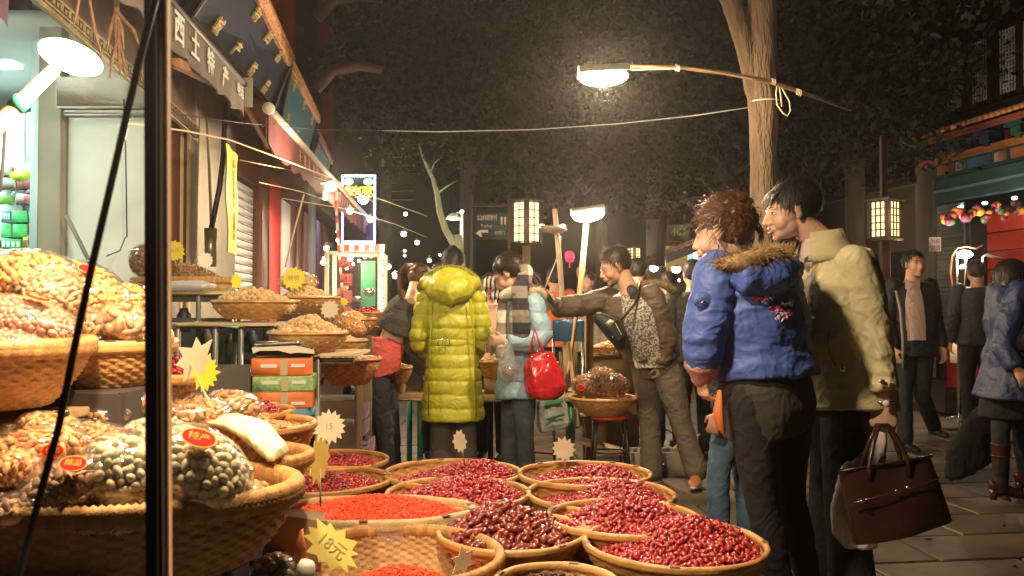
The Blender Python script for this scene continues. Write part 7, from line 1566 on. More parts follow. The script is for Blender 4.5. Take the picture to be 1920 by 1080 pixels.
def leather_tote():
    G = P(1655, 792, 3.2); A = P(1572, 880, 3.16); B = P(1742, 852, 3.20); C = P(1782, 975, 3.20); D = P(1602, 1020, 3.16)
    r = thing('tote_bag', 'dark brown leather tote bag hanging from the hand of the man in khaki', 'bag', (A+C)/2)
    lt = mat('leather_oxblood', (.045, .016, .011), .28, (.028, .010, .008), ns=5, bump=.12, bs=220, bump2=.6, bs2=9, bdist=.012)
    n = Vector((0, 1, 0)); rows = []; nn = 14; mb = MB()
    for side in (-1, 1):
        rows = []
        for i in range(11):
            t = i/10; L = A.lerp(D, t); Rr = B.lerp(C, t); row = []
            for j in range(17):
                s_ = j/16; p = L.lerp(Rr, s_); e = (math.sin(math.pi*min(1, max(0, s_))))**.5; th = (.018+.052*t**.8)*(.25+.75*e)
                if i == 10: th *= .85
                p = p+n*side*th+n*side*.008*math.sin(s_*7+t*5)*e+Vector((0, 0, -.012*math.sin(math.pi*s_)*(1-t)))
                row.append(p)
            rows.append(row)
        mb.grid(rows if side < 0 else [rw[::-1] for rw in rows])
        if side < 0: r0 = rows
        else: r1 = rows
    mb.grid([r0[-1], r1[-1]]); mb.grid([[a[0] for a in r1], [a[0] for a in r0]]); mb.grid([[a[-1] for a in r0], [a[-1] for a in r1]])
    mk('bag_body', mb, lt, r)
    m = MB()
    for k_, y in ((0, -.03), (1, .03)):
        a = A.lerp(B, .30)+n*y; b = A.lerp(B, .72)+n*y
        g = G+Vector((0, y*.3, -.0))
        mm = MB(); mm.tube([a+Vector((0, 0, -.05)), a, a.lerp(g, .5)+Vector((-.012, 0, .0)), g+Vector((-.018, 0, -.01)), g+Vector((.018, 0, -.01)), b.lerp(g, .5)+Vector((.012, 0, 0)), b, b+Vector((.005, 0, -.06))], .0085, 8); mk('handle', mm, lt, r)
    z = MB(); z.tube([A.lerp(D, .42).lerp(B.lerp(C, .30), s_)+Vector((0, -.047-.016*math.sin(s_*3.14), 0)) for s_ in (0.03, .25, .5, .75, .97)], .0028, 5); mk('zip', z, METAL, r)
    z = MB()
    for s_ in (.12, .5, .62): z.ell(A.lerp(D, .42).lerp(B.lerp(C, .30), s_)+Vector((0, -.060, 0)), (.012, .006, .007))
    mk('buckle', z, METAL, r)
    z = MB(); z.tube([A.lerp(D, .02).lerp(B.lerp(C, .02), s_)+Vector((0, -.022, .003)) for s_ in (0, .25, .5, .75, 1)], .005, 6); mk('top_trim', z, lt, r)
    # white carrier bag hanging behind
    pr = thing('plastic_bag', 'white and pink carrier bag hanging behind the leather tote', 'bag', P(1590, 960, 3.4))
    pl = mat('plastic_white', (.85, .70, .67), .35, (.88, .80, .76), ns=6, bump=.5, bs=18, sss=.2)
    mb = MB(); rs = []
    for (x, y, w, d) in ((1655, 800, .008, .008), (1640, 832, .045, .02), (1616, 880, .085, .022), (1602, 950, .090, .024), (1604, 1000, .088, .024), (1616, 1028, .06, .02)):
        rs.append((P(x, y, 3.275), Vector((w, 0, 0)), Vector((0, d, 0))))
    mb.rings(rs, 24); V, Fc = remesh(mb, .008, 1); V, Fc = displace(V, Fc, wrinkle(.006, (25, 25, 6), 8)); mk('bag_film', (V, Fc), pl, pr)
leather_tote()

# --- woman in blue padded jacket, back towards camera
F5 = Fig(.84, 3.15, 38, 1.62, female=True, px=dict(H=(1353, 436, -.02), SL=(1345, 512, -.10), SR=(1462, 508, .10), EL=(1322, 630, -.12), WL=(1316, 700, -.08), ER=(1470, 640, .25), WR=(1400, 690, .35),
         HL=(1408, 745, -.07), HR=(1478, 735, .07), KL=(1425, 925, -.06), KR=(1478, 920, .08), AL=(1470, 1130, -.05), AR=(1520, 1110, .15)), hyaw=22, hpitch=12)
def woman_blue():
    r = fig_root('woman in a blue padded jacket with brown curly hair pinned up, seen from behind', F5)
    J = F5.J; h = F5.hd; h.k = 1.0; F5.NB = P(1382, 488, 3.14)
    F5.body(r, SKIN2, .005, hands={'L': dict(curl=.8, d=Vector((.1, .1, -1)), pn=Vector((.8, .3, 0)), side=Vector((-.3, .9, 0)), k=1.05)})
    head_parts(r, h)
    m = MB(); m.tube([h.w((-.076, -.004, -.03)), h.w((-.078, 0, -.045)), h.w((-.078, .001, -.065))], [.002, .0025, .0035], 6); mk('earring', m, METAL, r)
    mb = MB(); hair_cap(mb, h, k=1.03); h.ell(mb, (.01, -.075, .085), (.055, .05, .045)); h.ell(mb, (.03, -.10, .03), (.05, .035, .05))
    V, Fc = remesh(mb, .006, 3); V, Fc = displace(V, Fc, lambda p, n: .006*nz(p, (40, 40, 40))+.003*nz(p, (100, 100, 60))); mk('hair', (V, Fc), HAIRBR, r)
    st = hair_strands(h, 1500, .05, crown=(0, -.09, .06), rnd=.9, w=.0014, seed=8, lift=.012)
    rg = random.Random(9)
    for i in range(56):   # curls
        a = rg.uniform(0, 6.28); b = rg.uniform(-.4, 1.2); c = Vector((.01, -.055, .070))+Vector((math.cos(a)*math.cos(b)*.058, math.sin(a)*math.cos(b)*.060, math.sin(b)*.062))
        c = h.w(c); path = []; ax_ = Vector((rg.uniform(-1, 1), rg.uniform(-1, 1), rg.uniform(-1, 1))).normalized(); e1, e2 = frame(ax_); rad = rg.uniform(.010, .018)
        for j in range(8): t = j/7*rg.uniform(4, 6); path.append(c+(e1*math.cos(t)+e2*math.sin(t))*rad+ax_*j*.003)
        lock(st, path, 16, .006, .0012, seed=i)
    for (p0, p1, p2) in (((.055, -.08, .02), (.085, -.085, -.03), (.09, -.06, -.085)), ((.03, -.11, .02), (.05, -.13, -.03), (.06, -.11, -.08)), ((-.06, -.06, .0), (-.065, -.07, -.04), (-.06, -.06, -.07))):
        lock(st, [h.w(p0), h.w(p1), h.w(p2)], 40, .010, .0013, seed=int(p0[0]*1000)+50, curl=.006, cf=9)
    mk('hair_strands', st, HAIRBR, r)
    bl = fabric('blue_nylon', (.050, .095, .33), .58, 1.25, bump=.12, bs=300, bump2=.6, bs2=13)
    def db(p, n):
        a = nz(p, (9, 9, 14), 5); b = nz(p, (22, 22, 30), 2); r_ = max(0, 1-abs(b)*4.5); d = .006*(1-2.2*abs(a))+.003*r_*r_
        q = abs(math.sin(math.pi*(p[2]-.95)/.155)); return d+.005*q**.5-.002
    jk = jacket(r, F5, bl, inf=.045, arm=.038, hem=-.05, vox=.0075, disp=db, end=.80, cuff=-.006,
                prof=[(.06, .165, .13), (.15, .168, .130), (.35, .160, .125), (.62, .168, .135), (.85, .160, .118), (.98, .135, .095), (1.05, .095, .08)])
    pk = fabric('cuff_pink', (.42, .24, .22), .7)
    mb = MB(); E, W = J['EL'], J['WL']; mb.tube([E.lerp(W, .62), E.lerp(W, .8), E.lerp(W, 1.08)], [.062, .066, .040], 16, round_=True)
    cloth(r, 'cuff', mb, pk, .008, 2, wrinkle(.004, (20, 20, 40), 6))
    ac = mat('appliques', (.5, .5, .6), .6)
    # upper sleeve flap, pocket
    m = MB(); c = P(1318, 563, 2.965); m.ell(c, (.036, .010, .030)); mk('sleeve_flap', m, bl, jk)
    m = MB(); m.ell(c+Vector((0, -.012, -.008)), (.010, .004, .006)); mk('snap_button', m, METAL, jk)
    # embroidered flowers on the back
    rd = mat('embroidery_red', (.32, .02, .05), .7); wt = mat('embroidery_white', (.45, .42, .55), .7); rg = random.Random(4)
    def on_back(px, py):   # hit the jacket surface
        o = Vector((0, 0, CAMZ)); d = (P(px, py, 3)-o).normalized(); dg = bpy.context.evaluated_depsgraph_get()
        ok, loc, nn, *_ = jk.evaluated_get(dg).ray_cast(o-jk.matrix_world.translation if False else (Matrix.Translation(-ORG[jk.name]) @ o), d)
        return (loc+ORG[jk.name], nn) if ok else (P(px, py, 3.02), Vector((0, -1, 0)))
    bpy.context.view_layer.update()
    for (x, y, n_, rad, mm) in ((1425, 552, 26, 17, rd), (1455, 580, 16, 12, rd), (1478, 566, 12, 12, wt), (1462, 592, 14, 14, wt), (1440, 560, 10, 12, wt), (1475, 590, 8, 10, rd)):
        mb = MB()
        for i in range(n_):
            a = rg.uniform(0, 6.28); q = rad*math.sqrt(rg.random()); loc, nn = on_back(x+q*math.cos(a), y+q*math.sin(a)*.8); M = axes(loc, nn.cross(Vector((0, 0, 1)))+Vector((rg.uniform(-1, 1), 0, rg.uniform(-1, 1)))*.5, Vector((0, 0, 1)))
            mb.ell(loc+nn*.001, (.010, .004, .0045), np.array(Matrix((nn.cross(Vector((rg.uniform(-1, 1), 0, 1))).normalized(), nn, Vector((0, 0, 1)))).transposed()), 8, 5)
        mk('embroidered_flower', mb, mm, jk)
    # fur trimmed hood lying on the shoulders
    mb = MB(); ring = [P(x, y, Y) for x, y, Y in ((1322, 498, 3.08), (1350, 497, 2.99), (1385, 492, 2.94), (1420, 484, 2.95), (1452, 478, 3.02), (1478, 480, 3.14))]
    mb.tube(ring, [.014, .026, .032, .034, .03, .018], 12, round_=True); mb2 = MB(); V, Fc, _ = mb.arr(); mb2.add(V, Fc); fur(mb2, ring, .03, 1800, .034, w=.0011); mk('fur_trim', mb2, FUR, jk)
    mb = MB(); mb.tube([P(1352, 500, 3.04), P(1400, 520, 2.97), P(1450, 520, 3.0), P(1485, 505, 3.12)], [.03, .06, .065, .04], 16, round_=True); cloth(jk, 'hood', mb, bl, .008, 3, wrinkle(.008, 12, 7))
    col = MB(); col.tube([P(1375, 475, 3.11), P(1358, 503, 3.08)], [.070, .082], 20, cap=False); V, Fc = remesh(col, .008, 1) if False else (None, None)
    mb = MB(); mb.tube([F5.NB-Vector((.01, 0, .07)), F5.NB+Vector((-.01, 0, .0)), P(1377, 475, 3.13)], [.10, .085, .068], 20); cloth(jk, 'collar', mb, bl, .008, 2, wrinkle(.004, 14, 1))
    sk = fabric('skirt_grey', (.035, .031, .024), .9)
    mb = MB(); mb.rings([(P(1440, 805, 3.17), Vector((.145, .09, .035)), Vector((-.07, .13, 0))), (P(1440, 760, 3.15), Vector((.150, .09, .03)), Vector((-.075, .135, 0))), (P(1430, 715, 3.15), Vector((.148, .09, .03)), Vector((-.075, .135, 0))), (P(1425, 690, 3.15), Vector((.13, .08, .02)), Vector((-.07, .12, 0)))], 28, ex=2.3)
    cloth(r, 'skirt', mb, sk, .009, 3, wrinkle(.004, (8, 8, 5), 2))
    lg = fabric('legging_black', (.010, .009, .010), .85)
    trousers(r, F5, lg, .008, flare=0, name='leggings', amp=.003)
    for a in 'LR': shoe(r, J['A'+a], Vector((-.7, .7, 0)), m=mat('shoe_black', (.015, .013, .012), .3), k=.95)
    og = mat('strap_orange', (.55, .16, .04), .5); mb = MB(); V = []
    mb.tube([P(1349, 736, 3.03), P(1346, 770, 3.02), P(1350, 800, 3.02), P(1358, 815, 3.03)], [.010, .019, .017, .004], 8, flat=.4, round_=True); mk('orange_scarf_end', mb, og, r)
woman_blue()
def woman_hidden():
    fg = Fig(1.06, 3.95, 60, 1.50, female=True, px=dict(AL=(1347, 1062, 0), KL=(1347, 880, 0), HL=(1378, 765, 0)))
    r = fig_root('person in blue jeans standing mostly hidden behind the woman in the blue jacket', fg)
    fg.body(r, SKIN, .008); mb = MB(); hair_cap(mb, fg.hd, k=1.05); mk('hair', remesh(mb, .01, 2), HAIRDB, r)
    jn = fabric('jeans_blue', (.05, .085, .14), .9, 1.6, bump2=.7, bs2=22); trousers(r, fg, jn, .004, amp=.005); jacket(r, fg, fabric('coat_black', (.012, .012, .014), .7), hem=-.04)
    for a in 'LR': shoe(r, fg.J['A'+a], fg.f, m=mat('shoe_black', (.015, .013, .012), .3), k=.95)
woman_hidden()

# --- woman in long yellow green down coat
F2 = Fig(-.42, 6.0, 0, 1.62, female=True, px=dict(H=(849, 497, .02), SL=(800, 556, 0), SR=(893, 556, 0), EL=(782, 640, -.02), ER=(908, 640, -.02), WL=(800, 668, .22), WR=(892, 664, .22),
         AL=(828, 884, 0), AR=(872, 884, 0), KL=(828, 790, 0), KR=(872, 790, 0), HL=(826, 690, 0), HR=(872, 690, 0)), hpitch=20)
def woman_green():
    r = fig_root('woman in a long yellow-green quilted down coat standing with her back to the camera', F2)
    J = F2.J; h = F2.hd; F2.body(r, SKIN2, .008)
    mb = MB(); hair_cap(mb, h, k=1.03); h.ell(mb, (.0, -.055, .10), (.04, .04, .045)); h.ell(mb, (0, -.07, -.02), (.06, .05, .06)); mk('hair', displace(*remesh(mb, .007, 2), lambda p, n: .004*nz(p, 50)), HAIRB, r)
    st = hair_strands(h, 900, .045, crown=(0, -.06, .11), rnd=.4, seed=12); mk('hair_strands', st, HAIRB, r)
    m = MB(); h.ell(m, (-.055, -.02, .075), (.014, .018, .010)); mk('hair_clip', m, mat('clip_cream', (.6, .5, .4), .4), r)
    gr = fabric('down_green', (.46, .45, .030), .42, 1.15, bump=.12, bs=300, bump2=.6, bs2=16)
    z0 = 0.45
    def dg_(p, n):
        a = nz(p, (11, 11, 12), 5); q = abs(math.sin(math.pi*(p[2]+.012*nz(p, 5, 3)-z0)/.092)); cr = nz(p, (38, 38, 12), 8)
        return .004*(1-2*abs(a))+.014*q**.40-.008+.004*cr*(1-q*.7)
    prof = [(0, .175, .14), (.15, .165, .132), (.33, .150, .120), (.42, .153, .122), (.62, .165, .132), (.85, .170, .115), (.98, .135, .095), (1.06, .10, .085)]
    jk = jacket(r, F2, gr, inf=.022, arm=.024, hem=.36, flare=.035, vox=.0085, disp=dg_, end=.9, prof=prof, name='down_coat')
    bl = MB(); c, A, B = F2.ring(.36, .183, .152); rows = []
    bl.grid([[c+A*math.cos(a)*q+B*math.sin(a)*q+Vector((0, 0, dz)) for a in [i*2*math.pi/40 for i in range(41)]] for dz, q in ((-.024, 1), (-.020, 1.03), (.020, 1.03), (.024, 1), (-.024, 1))]); mk('belt', bl, gr, jk)
    for x in (-1, 1):
        m = MB(); c0 = P(832+x*6.5, 642, 5.83); m.tube([c0+Vector((-.016, 0, -.022)), c0+Vector((.016, 0, -.022)), c0+Vector((.016, 0, .022)), c0+Vector((-.016, 0, .022)), c0+Vector((-.016, 0, -.022))], .0035, 6); mk('buckle', m, METAL, jk)
    # princess seams
    for xs in ((812, 806, 803), (880, 889, 893)):
        m = MB(); m.tube([P(xs[0], 560, 5.86), P(xs[1], 640, 5.84), P(xs[2], 780, 5.80)], .004, 5); mk('seam', m, fabric('down_green_seam', (.28, .27, .015), .6), jk)
    # hood
    mb = MB(); mb.tube([P(800, 530, 5.93), P(822, 540, 5.86), P(845, 546, 5.84), P(866, 540, 5.86), P(888, 530, 5.93)], [.05, .085, .10, .085, .05], 18, round_=True); mb.ell(P(845, 522, 5.90), (.135, .085, .075))
    cloth(jk, 'hood', mb, gr, .0085, 3, lambda p, n: .007*(1-2*abs(nz(p, (12, 12, 12), 3)))+.003*nz(p, 35))
    ring = [P(x, y, Y) for x, y, Y in ((788, 540, 5.98), (800, 520, 5.93), (822, 507, 5.90), (848, 503, 5.90), (872, 508, 5.90), (890, 522, 5.93), (899, 542, 5.98))]
    gf = mat('fur_green', (.34, .34, .03), .85, (.18, .17, .03), ns=60); mb = MB(); mb.tube(ring, .028, 10, round_=True); fur(mb, ring, .028, 1500, .030, seed=4, w=.0013); mk('fur_trim', mb, gf, jk)
    tr = fabric('trouser_grey_brown', (.085, .075, .062), .9, 1.2); trousers(r, F2, tr, .030, flare=.028, vox=.01)
    for a in 'LR': shoe(r, J['A'+a], F2.f, m=mat('shoe_black', (.015, .013, .012), .3), k=.92)
woman_green()

# --- young woman bending forward in dark cardigan and coral top
F1 = Fig(-.93, 6.1, -55, 1.60, female=True, px=dict(H=(788, 527, .12), SL=(777, 566, .10), SR=(752, 574, -.10), EL=(790, 640, .22), ER=(765, 645, -.02), WL=(800, 690, .3), WR=(795, 700, .1),
         HL=(716, 694, .09), HR=(704, 694, -.09), KL=(735, 800, .10), KR=(722, 800, -.09), AL=(740, 882, .10), AR=(728, 888, -.09)), hpitch=40)
def woman_coral():
    r = fig_root('young woman in a dark cardigan and coral top bending over the stall', F1)
    J = F1.J; h = F1.hd; F1.body(r, SKIN2, .008); head_parts(r, h)
    mb = MB(); hair_cap(mb, h, k=1.04); mk('hair', displace(*remesh(mb, .007, 2), lambda p, n: .003*nz(p, 60)), HAIRBR, r)
    st = hair_strands(h, 900, .05, crown=(0, .10, .06), rnd=.25, seed=2)
    a = h.w((0, -.115, .075)); lock(st, [a, P(760, 502, 6.02), P(752, 520, 5.98), P(752, 545, 5.97), P(757, 566, 5.95)], 420, .036, .0018, seed=6)
    mb = MB(); mb.tube([a, P(760, 506, 6.02), P(753, 522, 5.99), P(754, 545, 5.98)], [.02, .028, .026, .012], 10, round_=True); V, Fc, _ = mb.arr(); st.add(V, Fc)
    mk('ponytail', st, HAIRBR, r)
    kn = fabric('cardigan_charcoal', (.050, .046, .040), .95, 1.5, bump=.8, bs=120)
    jacket(r, F1, kn, inf=.034, arm=.016, hem=-.205, vox=.009, name='cardigan', disp=wrinkle(.008, (10, 10, 10), 2), end=.95)
    co = fabric('top_coral', (.62, .10, .075), .8, 1.1)
    mb = MB(); mb.rings([(P(707, 700, 6.1), F1.r*.185, F1.f*.14+Vector((0, 0, .03))), (P(712, 672, 6.1), F1.r*.182, F1.f*.15+Vector((0, 0, .02))), (P(719, 650, 6.1), F1.r*.165, F1.f*.14-Vector((0, 0, .0))), (P(724, 636, 6.1), F1.r*.14, F1.f*.12-Vector((0, 0, .02)))], 28, ex=2.3)
    cloth(r, 'top', mb, co, .009, 3, wrinkle(.006, (9, 9, 16), 5))
    jn = fabric('jeans_black', (.020, .019, .022), .85, 1.6, bump2=.7, bs2=20); trousers(r, F1, jn, .004, amp=.006)
    for a in 'LR': shoe(r, J['A'+a], F1.f, m=mat('shoe_black', (.015, .013, .012), .3), k=.92)
woman_coral()

# --- woman in light blue down jacket with chequered scarf and glasses
F3 = Fig(.03, 5.9, 72, 1.62, female=True, px=dict(H=(952, 514, 0), SL=(998, 568, -.13), SR=(968, 566, .15), EL=(1018, 640, -.20), WL=(948, 642, -.26), ER=(975, 650, .2), WR=(928, 652, .02),
         HL=(980, 720, -.08), HR=(968, 720, .08), KL=(984, 810, -.08), KR=(955, 810, .08), AL=(988, 884, -.08), AR=(955, 880, .08)), hyaw=6, hpitch=34)
def woman_lightblue():
    r = fig_root('woman in glasses and a light blue down jacket looking down at the goods', F3)
    J = F3.J; h = F3.hd; h.k = 1.02; F3.NB = P(980, 545, 5.9)
    F3.body(r, SKIN2, .0065, hands={'L': dict(curl=.75, d=Vector((-1, 0, .1)), pn=Vector((0, .9, .2)), side=Vector((0, 0, 1)), k=1.1)}); head_parts(r, h)
    mb = MB(); hair_cap(mb, h, k=1.05); mk('hair', displace(*remesh(mb, .007, 2), lambda p, n: .003*nz(p, 60)), HAIRDB, r)
    st = hair_strands(h, 1600, .06, crown=(0, .07, .12), rnd=.18, seed=2, k=1.06)
    a = h.w((0, -.11, .06)); lock(st, [h.w((0, -.06, .11)), a, P(1000, 520, 5.88), P(1022, 548, 5.86), P(1048, 585, 5.86)], 380, .03, .0018, seed=6)
    mk('ponytail', st, HAIRDB, r)
    gm = mat('glasses_frame', (.02, .02, .02), .3)
    for x in (-1, 1):
        m = MB(); m.tube([h.w((x*.033+.024*math.cos(a), .100, .000+.016*math.sin(a))) for a in [i*math.pi/8 for i in range(17)]], .0017, 5); m.tube([h.w((x*.057, .098, .004)), h.w((x*.076, .04, .006)), h.w((x*.079, -.005, .005))], .0018, 5); mk('glasses_rim', m, gm, r)
    lb = fabric('down_light_blue', (.27, .42, .50), .5, 1.15, bump=.12, bs=300, bump2=.5, bs2=15)
    jk = jacket(r, F3, lb, inf=.035, arm=.036, hem=.10, flare=.02, vox=.008, name='down_jacket', end=.92, cuff=-.01,
                disp=lambda p, n: .005*(1-2*abs(nz(p, (10, 10, 14), 3)))+.011*abs(math.sin(math.pi*(p[2]-.74)/.115))**.42-.006+.003*nz(p, (30, 30, 15), 4))
    ring = [P(x, y, Y) for x, y, Y in ((962, 560, 5.72), (985, 548, 5.72), (1008, 545, 5.78), (1026, 556, 5.9), (1034, 572, 6.0))]
    cf = mat('fur_cream', (.62, .52, .36), .85, (.45, .35, .22), ns=50); mb = MB(); mb.tube(ring, .028, 10, round_=True); fur(mb, ring, .028, 1100, .028, seed=4, w=.0013); mk('fur_trim', mb, cf, jk)
    # scarf: chequered cream / dark
    sm = bpy.data.materials.new('scarf_check'); sm.use_nodes = True; nt = sm.node_tree; b = nt.nodes['Principled BSDF']; b.inputs['Roughness'].default_value = .9
    tc = nt.nodes.new('ShaderNodeTexCoord'); 
    def band(stx, sc_, wt):
        w_ = nt.nodes.new('ShaderNodeTexWave'); w_.bands_direction = stx; w_.inputs['Scale'].default_value = sc_; w_.inputs['Distortion'].default_value = .6; w_.inputs['Detail'].default_value = 1; nt.links.new(tc.outputs['Object'], w_.inputs[0])
        r_ = nt.nodes.new('ShaderNodeMapRange'); r_.inputs[1].default_value = .42; r_.inputs[2].default_value = .55; nt.links.new(w_.outputs[1], r_.inputs[0]); return r_
    r1, r2 = band('Z', 2.0, 1), band('X', 1.3, 1)
    ad = nt.nodes.new('ShaderNodeMath'); ad.operation = 'ADD'; nt.links.new(r1.outputs[0], ad.inputs[0]); nt.links.new(r2.outputs[0], ad.inputs[1])
    cr = nt.nodes.new('ShaderNodeValToRGB'); cr.color_ramp.elements[0].color = (.035, .03, .045, 1); cr.color_ramp.elements[1].color = (.62, .58, .46, 1); e = cr.color_ramp.elements.new(.5); e.color = (.25, .21, .17, 1)
    hf = nt.nodes.new('ShaderNodeMath'); hf.operation = 'MULTIPLY'; hf.inputs[1].default_value = .5; nt.links.new(ad.outputs[0], hf.inputs[0]); nt.links.new(hf.outputs[0], cr.inputs[0]); nt.links.new(cr.outputs[0], b.inputs['Base Color'])
    mb = MB(); mb.tube([P(945, 556, 5.70), P(965, 548, 5.66), P(985, 528, 5.68), P(988, 508, 5.74), P(980, 500, 5.84)], [.035, .045, .045, .038, .03], 14, round_=True)
    mb.tube([P(978, 520, 5.66), P(975, 560, 5.62), P(975, 590, 5.61), P(974, 618, 5.62)], [.035, .052, .066, .074], 14, flat=.32, round_=True)
    mb.tube([P(945, 556, 5.74), P(940, 590, 5.70), P(939, 630, 5.66), P(938, 665, 5.64)], [.03, .034, .036, .034], 12, flat=.4, round_=True)
    cloth(r, 'scarf', mb, sm, .007, 2, wrinkle(.007, (26, 26, 7), 5))
    jn = fabric('jeans_grey_blue', (.055, .065, .07), .9, 1.9, bump2=.8, bs2=24); trousers(r, F3, jn, .008, amp=.005, flare=.012)
    for a in 'LR': shoe(r, J['A'+a], F3.f, m=mat('shoe_black', (.015, .013, .012), .3), k=.92)
    # red handbag over the crook of the arm
    b_ = thing('handbag', 'glossy red handbag hanging from the arm of the woman in light blue', 'bag', P(1020, 745, 5.62))
    rd = mat('leather_red', (.62, .02, .03), .22, (.48, .015, .02), ns=9, bump2=.8, bs2=16, bump=.05, bdist=.012, coat=.4)
    mb = MB(); mb.rings([(P(1014, 663, 5.62), Vector((.07, 0, .01)), Vector((0, .04, 0))), (P(1017, 690, 5.62), Vector((.115, 0, .0)), Vector((0, .075, 0))), (P(1022, 722, 5.62), Vector((.135, 0, 0)), Vector((0, .09, 0))), (P(1024, 742, 5.62), Vector((.105, 0, .01)), Vector((0, .08, 0))), (P(1024, 748, 5.62), Vector((.06, 0, 0)), Vector((0, .05, 0)))], 24, ex=2.4)
    V, Fc = remesh(mb, .007, 3); V, Fc = displace(V, Fc, lambda p, n: .010*(1-2.4*abs(nz(p, (16, 16, 5), 3)))*max(0, min(1, (p[2]-.55)*9))+.003*nz(p, 25)); mk('bag_body', (V, Fc), rd, b_)
    for dy in (-.03, .04):
        m = MB(); m.tube([P(995, 672, 5.62+dy), P(997, 640, 5.61+dy), P(1003, 615, 5.62+dy*.6), P(1010, 640, 5.61+dy), P(1027, 676, 5.62+dy)], .0075, 8); mk('handle', m, rd, b_)
    m = MB(); 
    for x, y in ((1008, 652), (1028, 660), (1046, 672), (997, 662)): m.ell(P(x, y+8, 5.54), (.009, .008, .009))
    mk('rings', m, METAL, b_)
    # clear bag in her hand
    b_ = thing('plastic_bag', 'clear plastic bag of nuts held in her hand by the woman in light blue', 'bag', P(953, 712, 5.6))
    mb = MB(); mb.rings([(P(951, 638, 5.6), Vector((.012, 0, 0)), Vector((0, .01, 0))), (P(950, 660, 5.6), Vector((.045, 0, 0)), Vector((0, .03, 0))), (P(952, 690, 5.6), Vector((.062, 0, 0)), Vector((0, .05, 0))), (P(954, 710, 5.6), Vector((.055, 0, 0)), Vector((0, .045, 0))), (P(954, 715, 5.6), Vector((.03, 0, 0)), Vector((0, .03, 0)))], 20)
    V, Fc = remesh(mb, .008, 1); mk('bag_film', displace(V, Fc, wrinkle(.006, (30, 30, 8), 2)), film('film_clear', base=.12), b_)
    pack(b_, 'nuts', P(954, 697, 5.6), (.045, .036, .04), NUT_MESH['almond'](.011), vmat('nut_mixed_brown', [(.22, .10, .04), (.35, .18, .08), (.15, .07, .03)], .5), 90)
    # white carrier bag behind
    b_ = thing('plastic_bag', 'white carrier bag with green print hanging from the low table', 'bag', P(1038, 805, 6.0))
    mb = MB(); mb.rings([(P(1030, 725, 6.05), Vector((.05, 0, 0)), Vector((0, .02, 0))), (P(1035, 760, 6.05), Vector((.105, 0, 0)), Vector((0, .05, 0))), (P(1040, 795, 6.05), Vector((.115, 0, .02)), Vector((0, .06, 0))), (P(1040, 805, 6.05), Vector((.10, 0, .02)), Vector((0, .04, 0)))], 20)
    V, Fc = remesh(mb, .008, 1); mk('bag_film', displace(V, Fc, wrinkle(.008, (22, 22, 8), 2)), mat('plastic_milky', (.50, .52, .48), .35, (.36, .40, .36), ns=6, bump=.4, bs=16), b_)
    gp = mat('print_green', (.05, .16, .13), .4); m = MB(); m.beam(P(1025, 787, 5.975), P(1058, 777, 5.975), .004, .018); mk('green_print', m, gp, b_)
    m = MB(); m.beam(P(1022, 757, 5.985), P(1056, 750, 5.985), .004, .03); mk('green_print', m, mat('print_green2', (.10, .35, .20), .4), b_)
woman_lightblue()
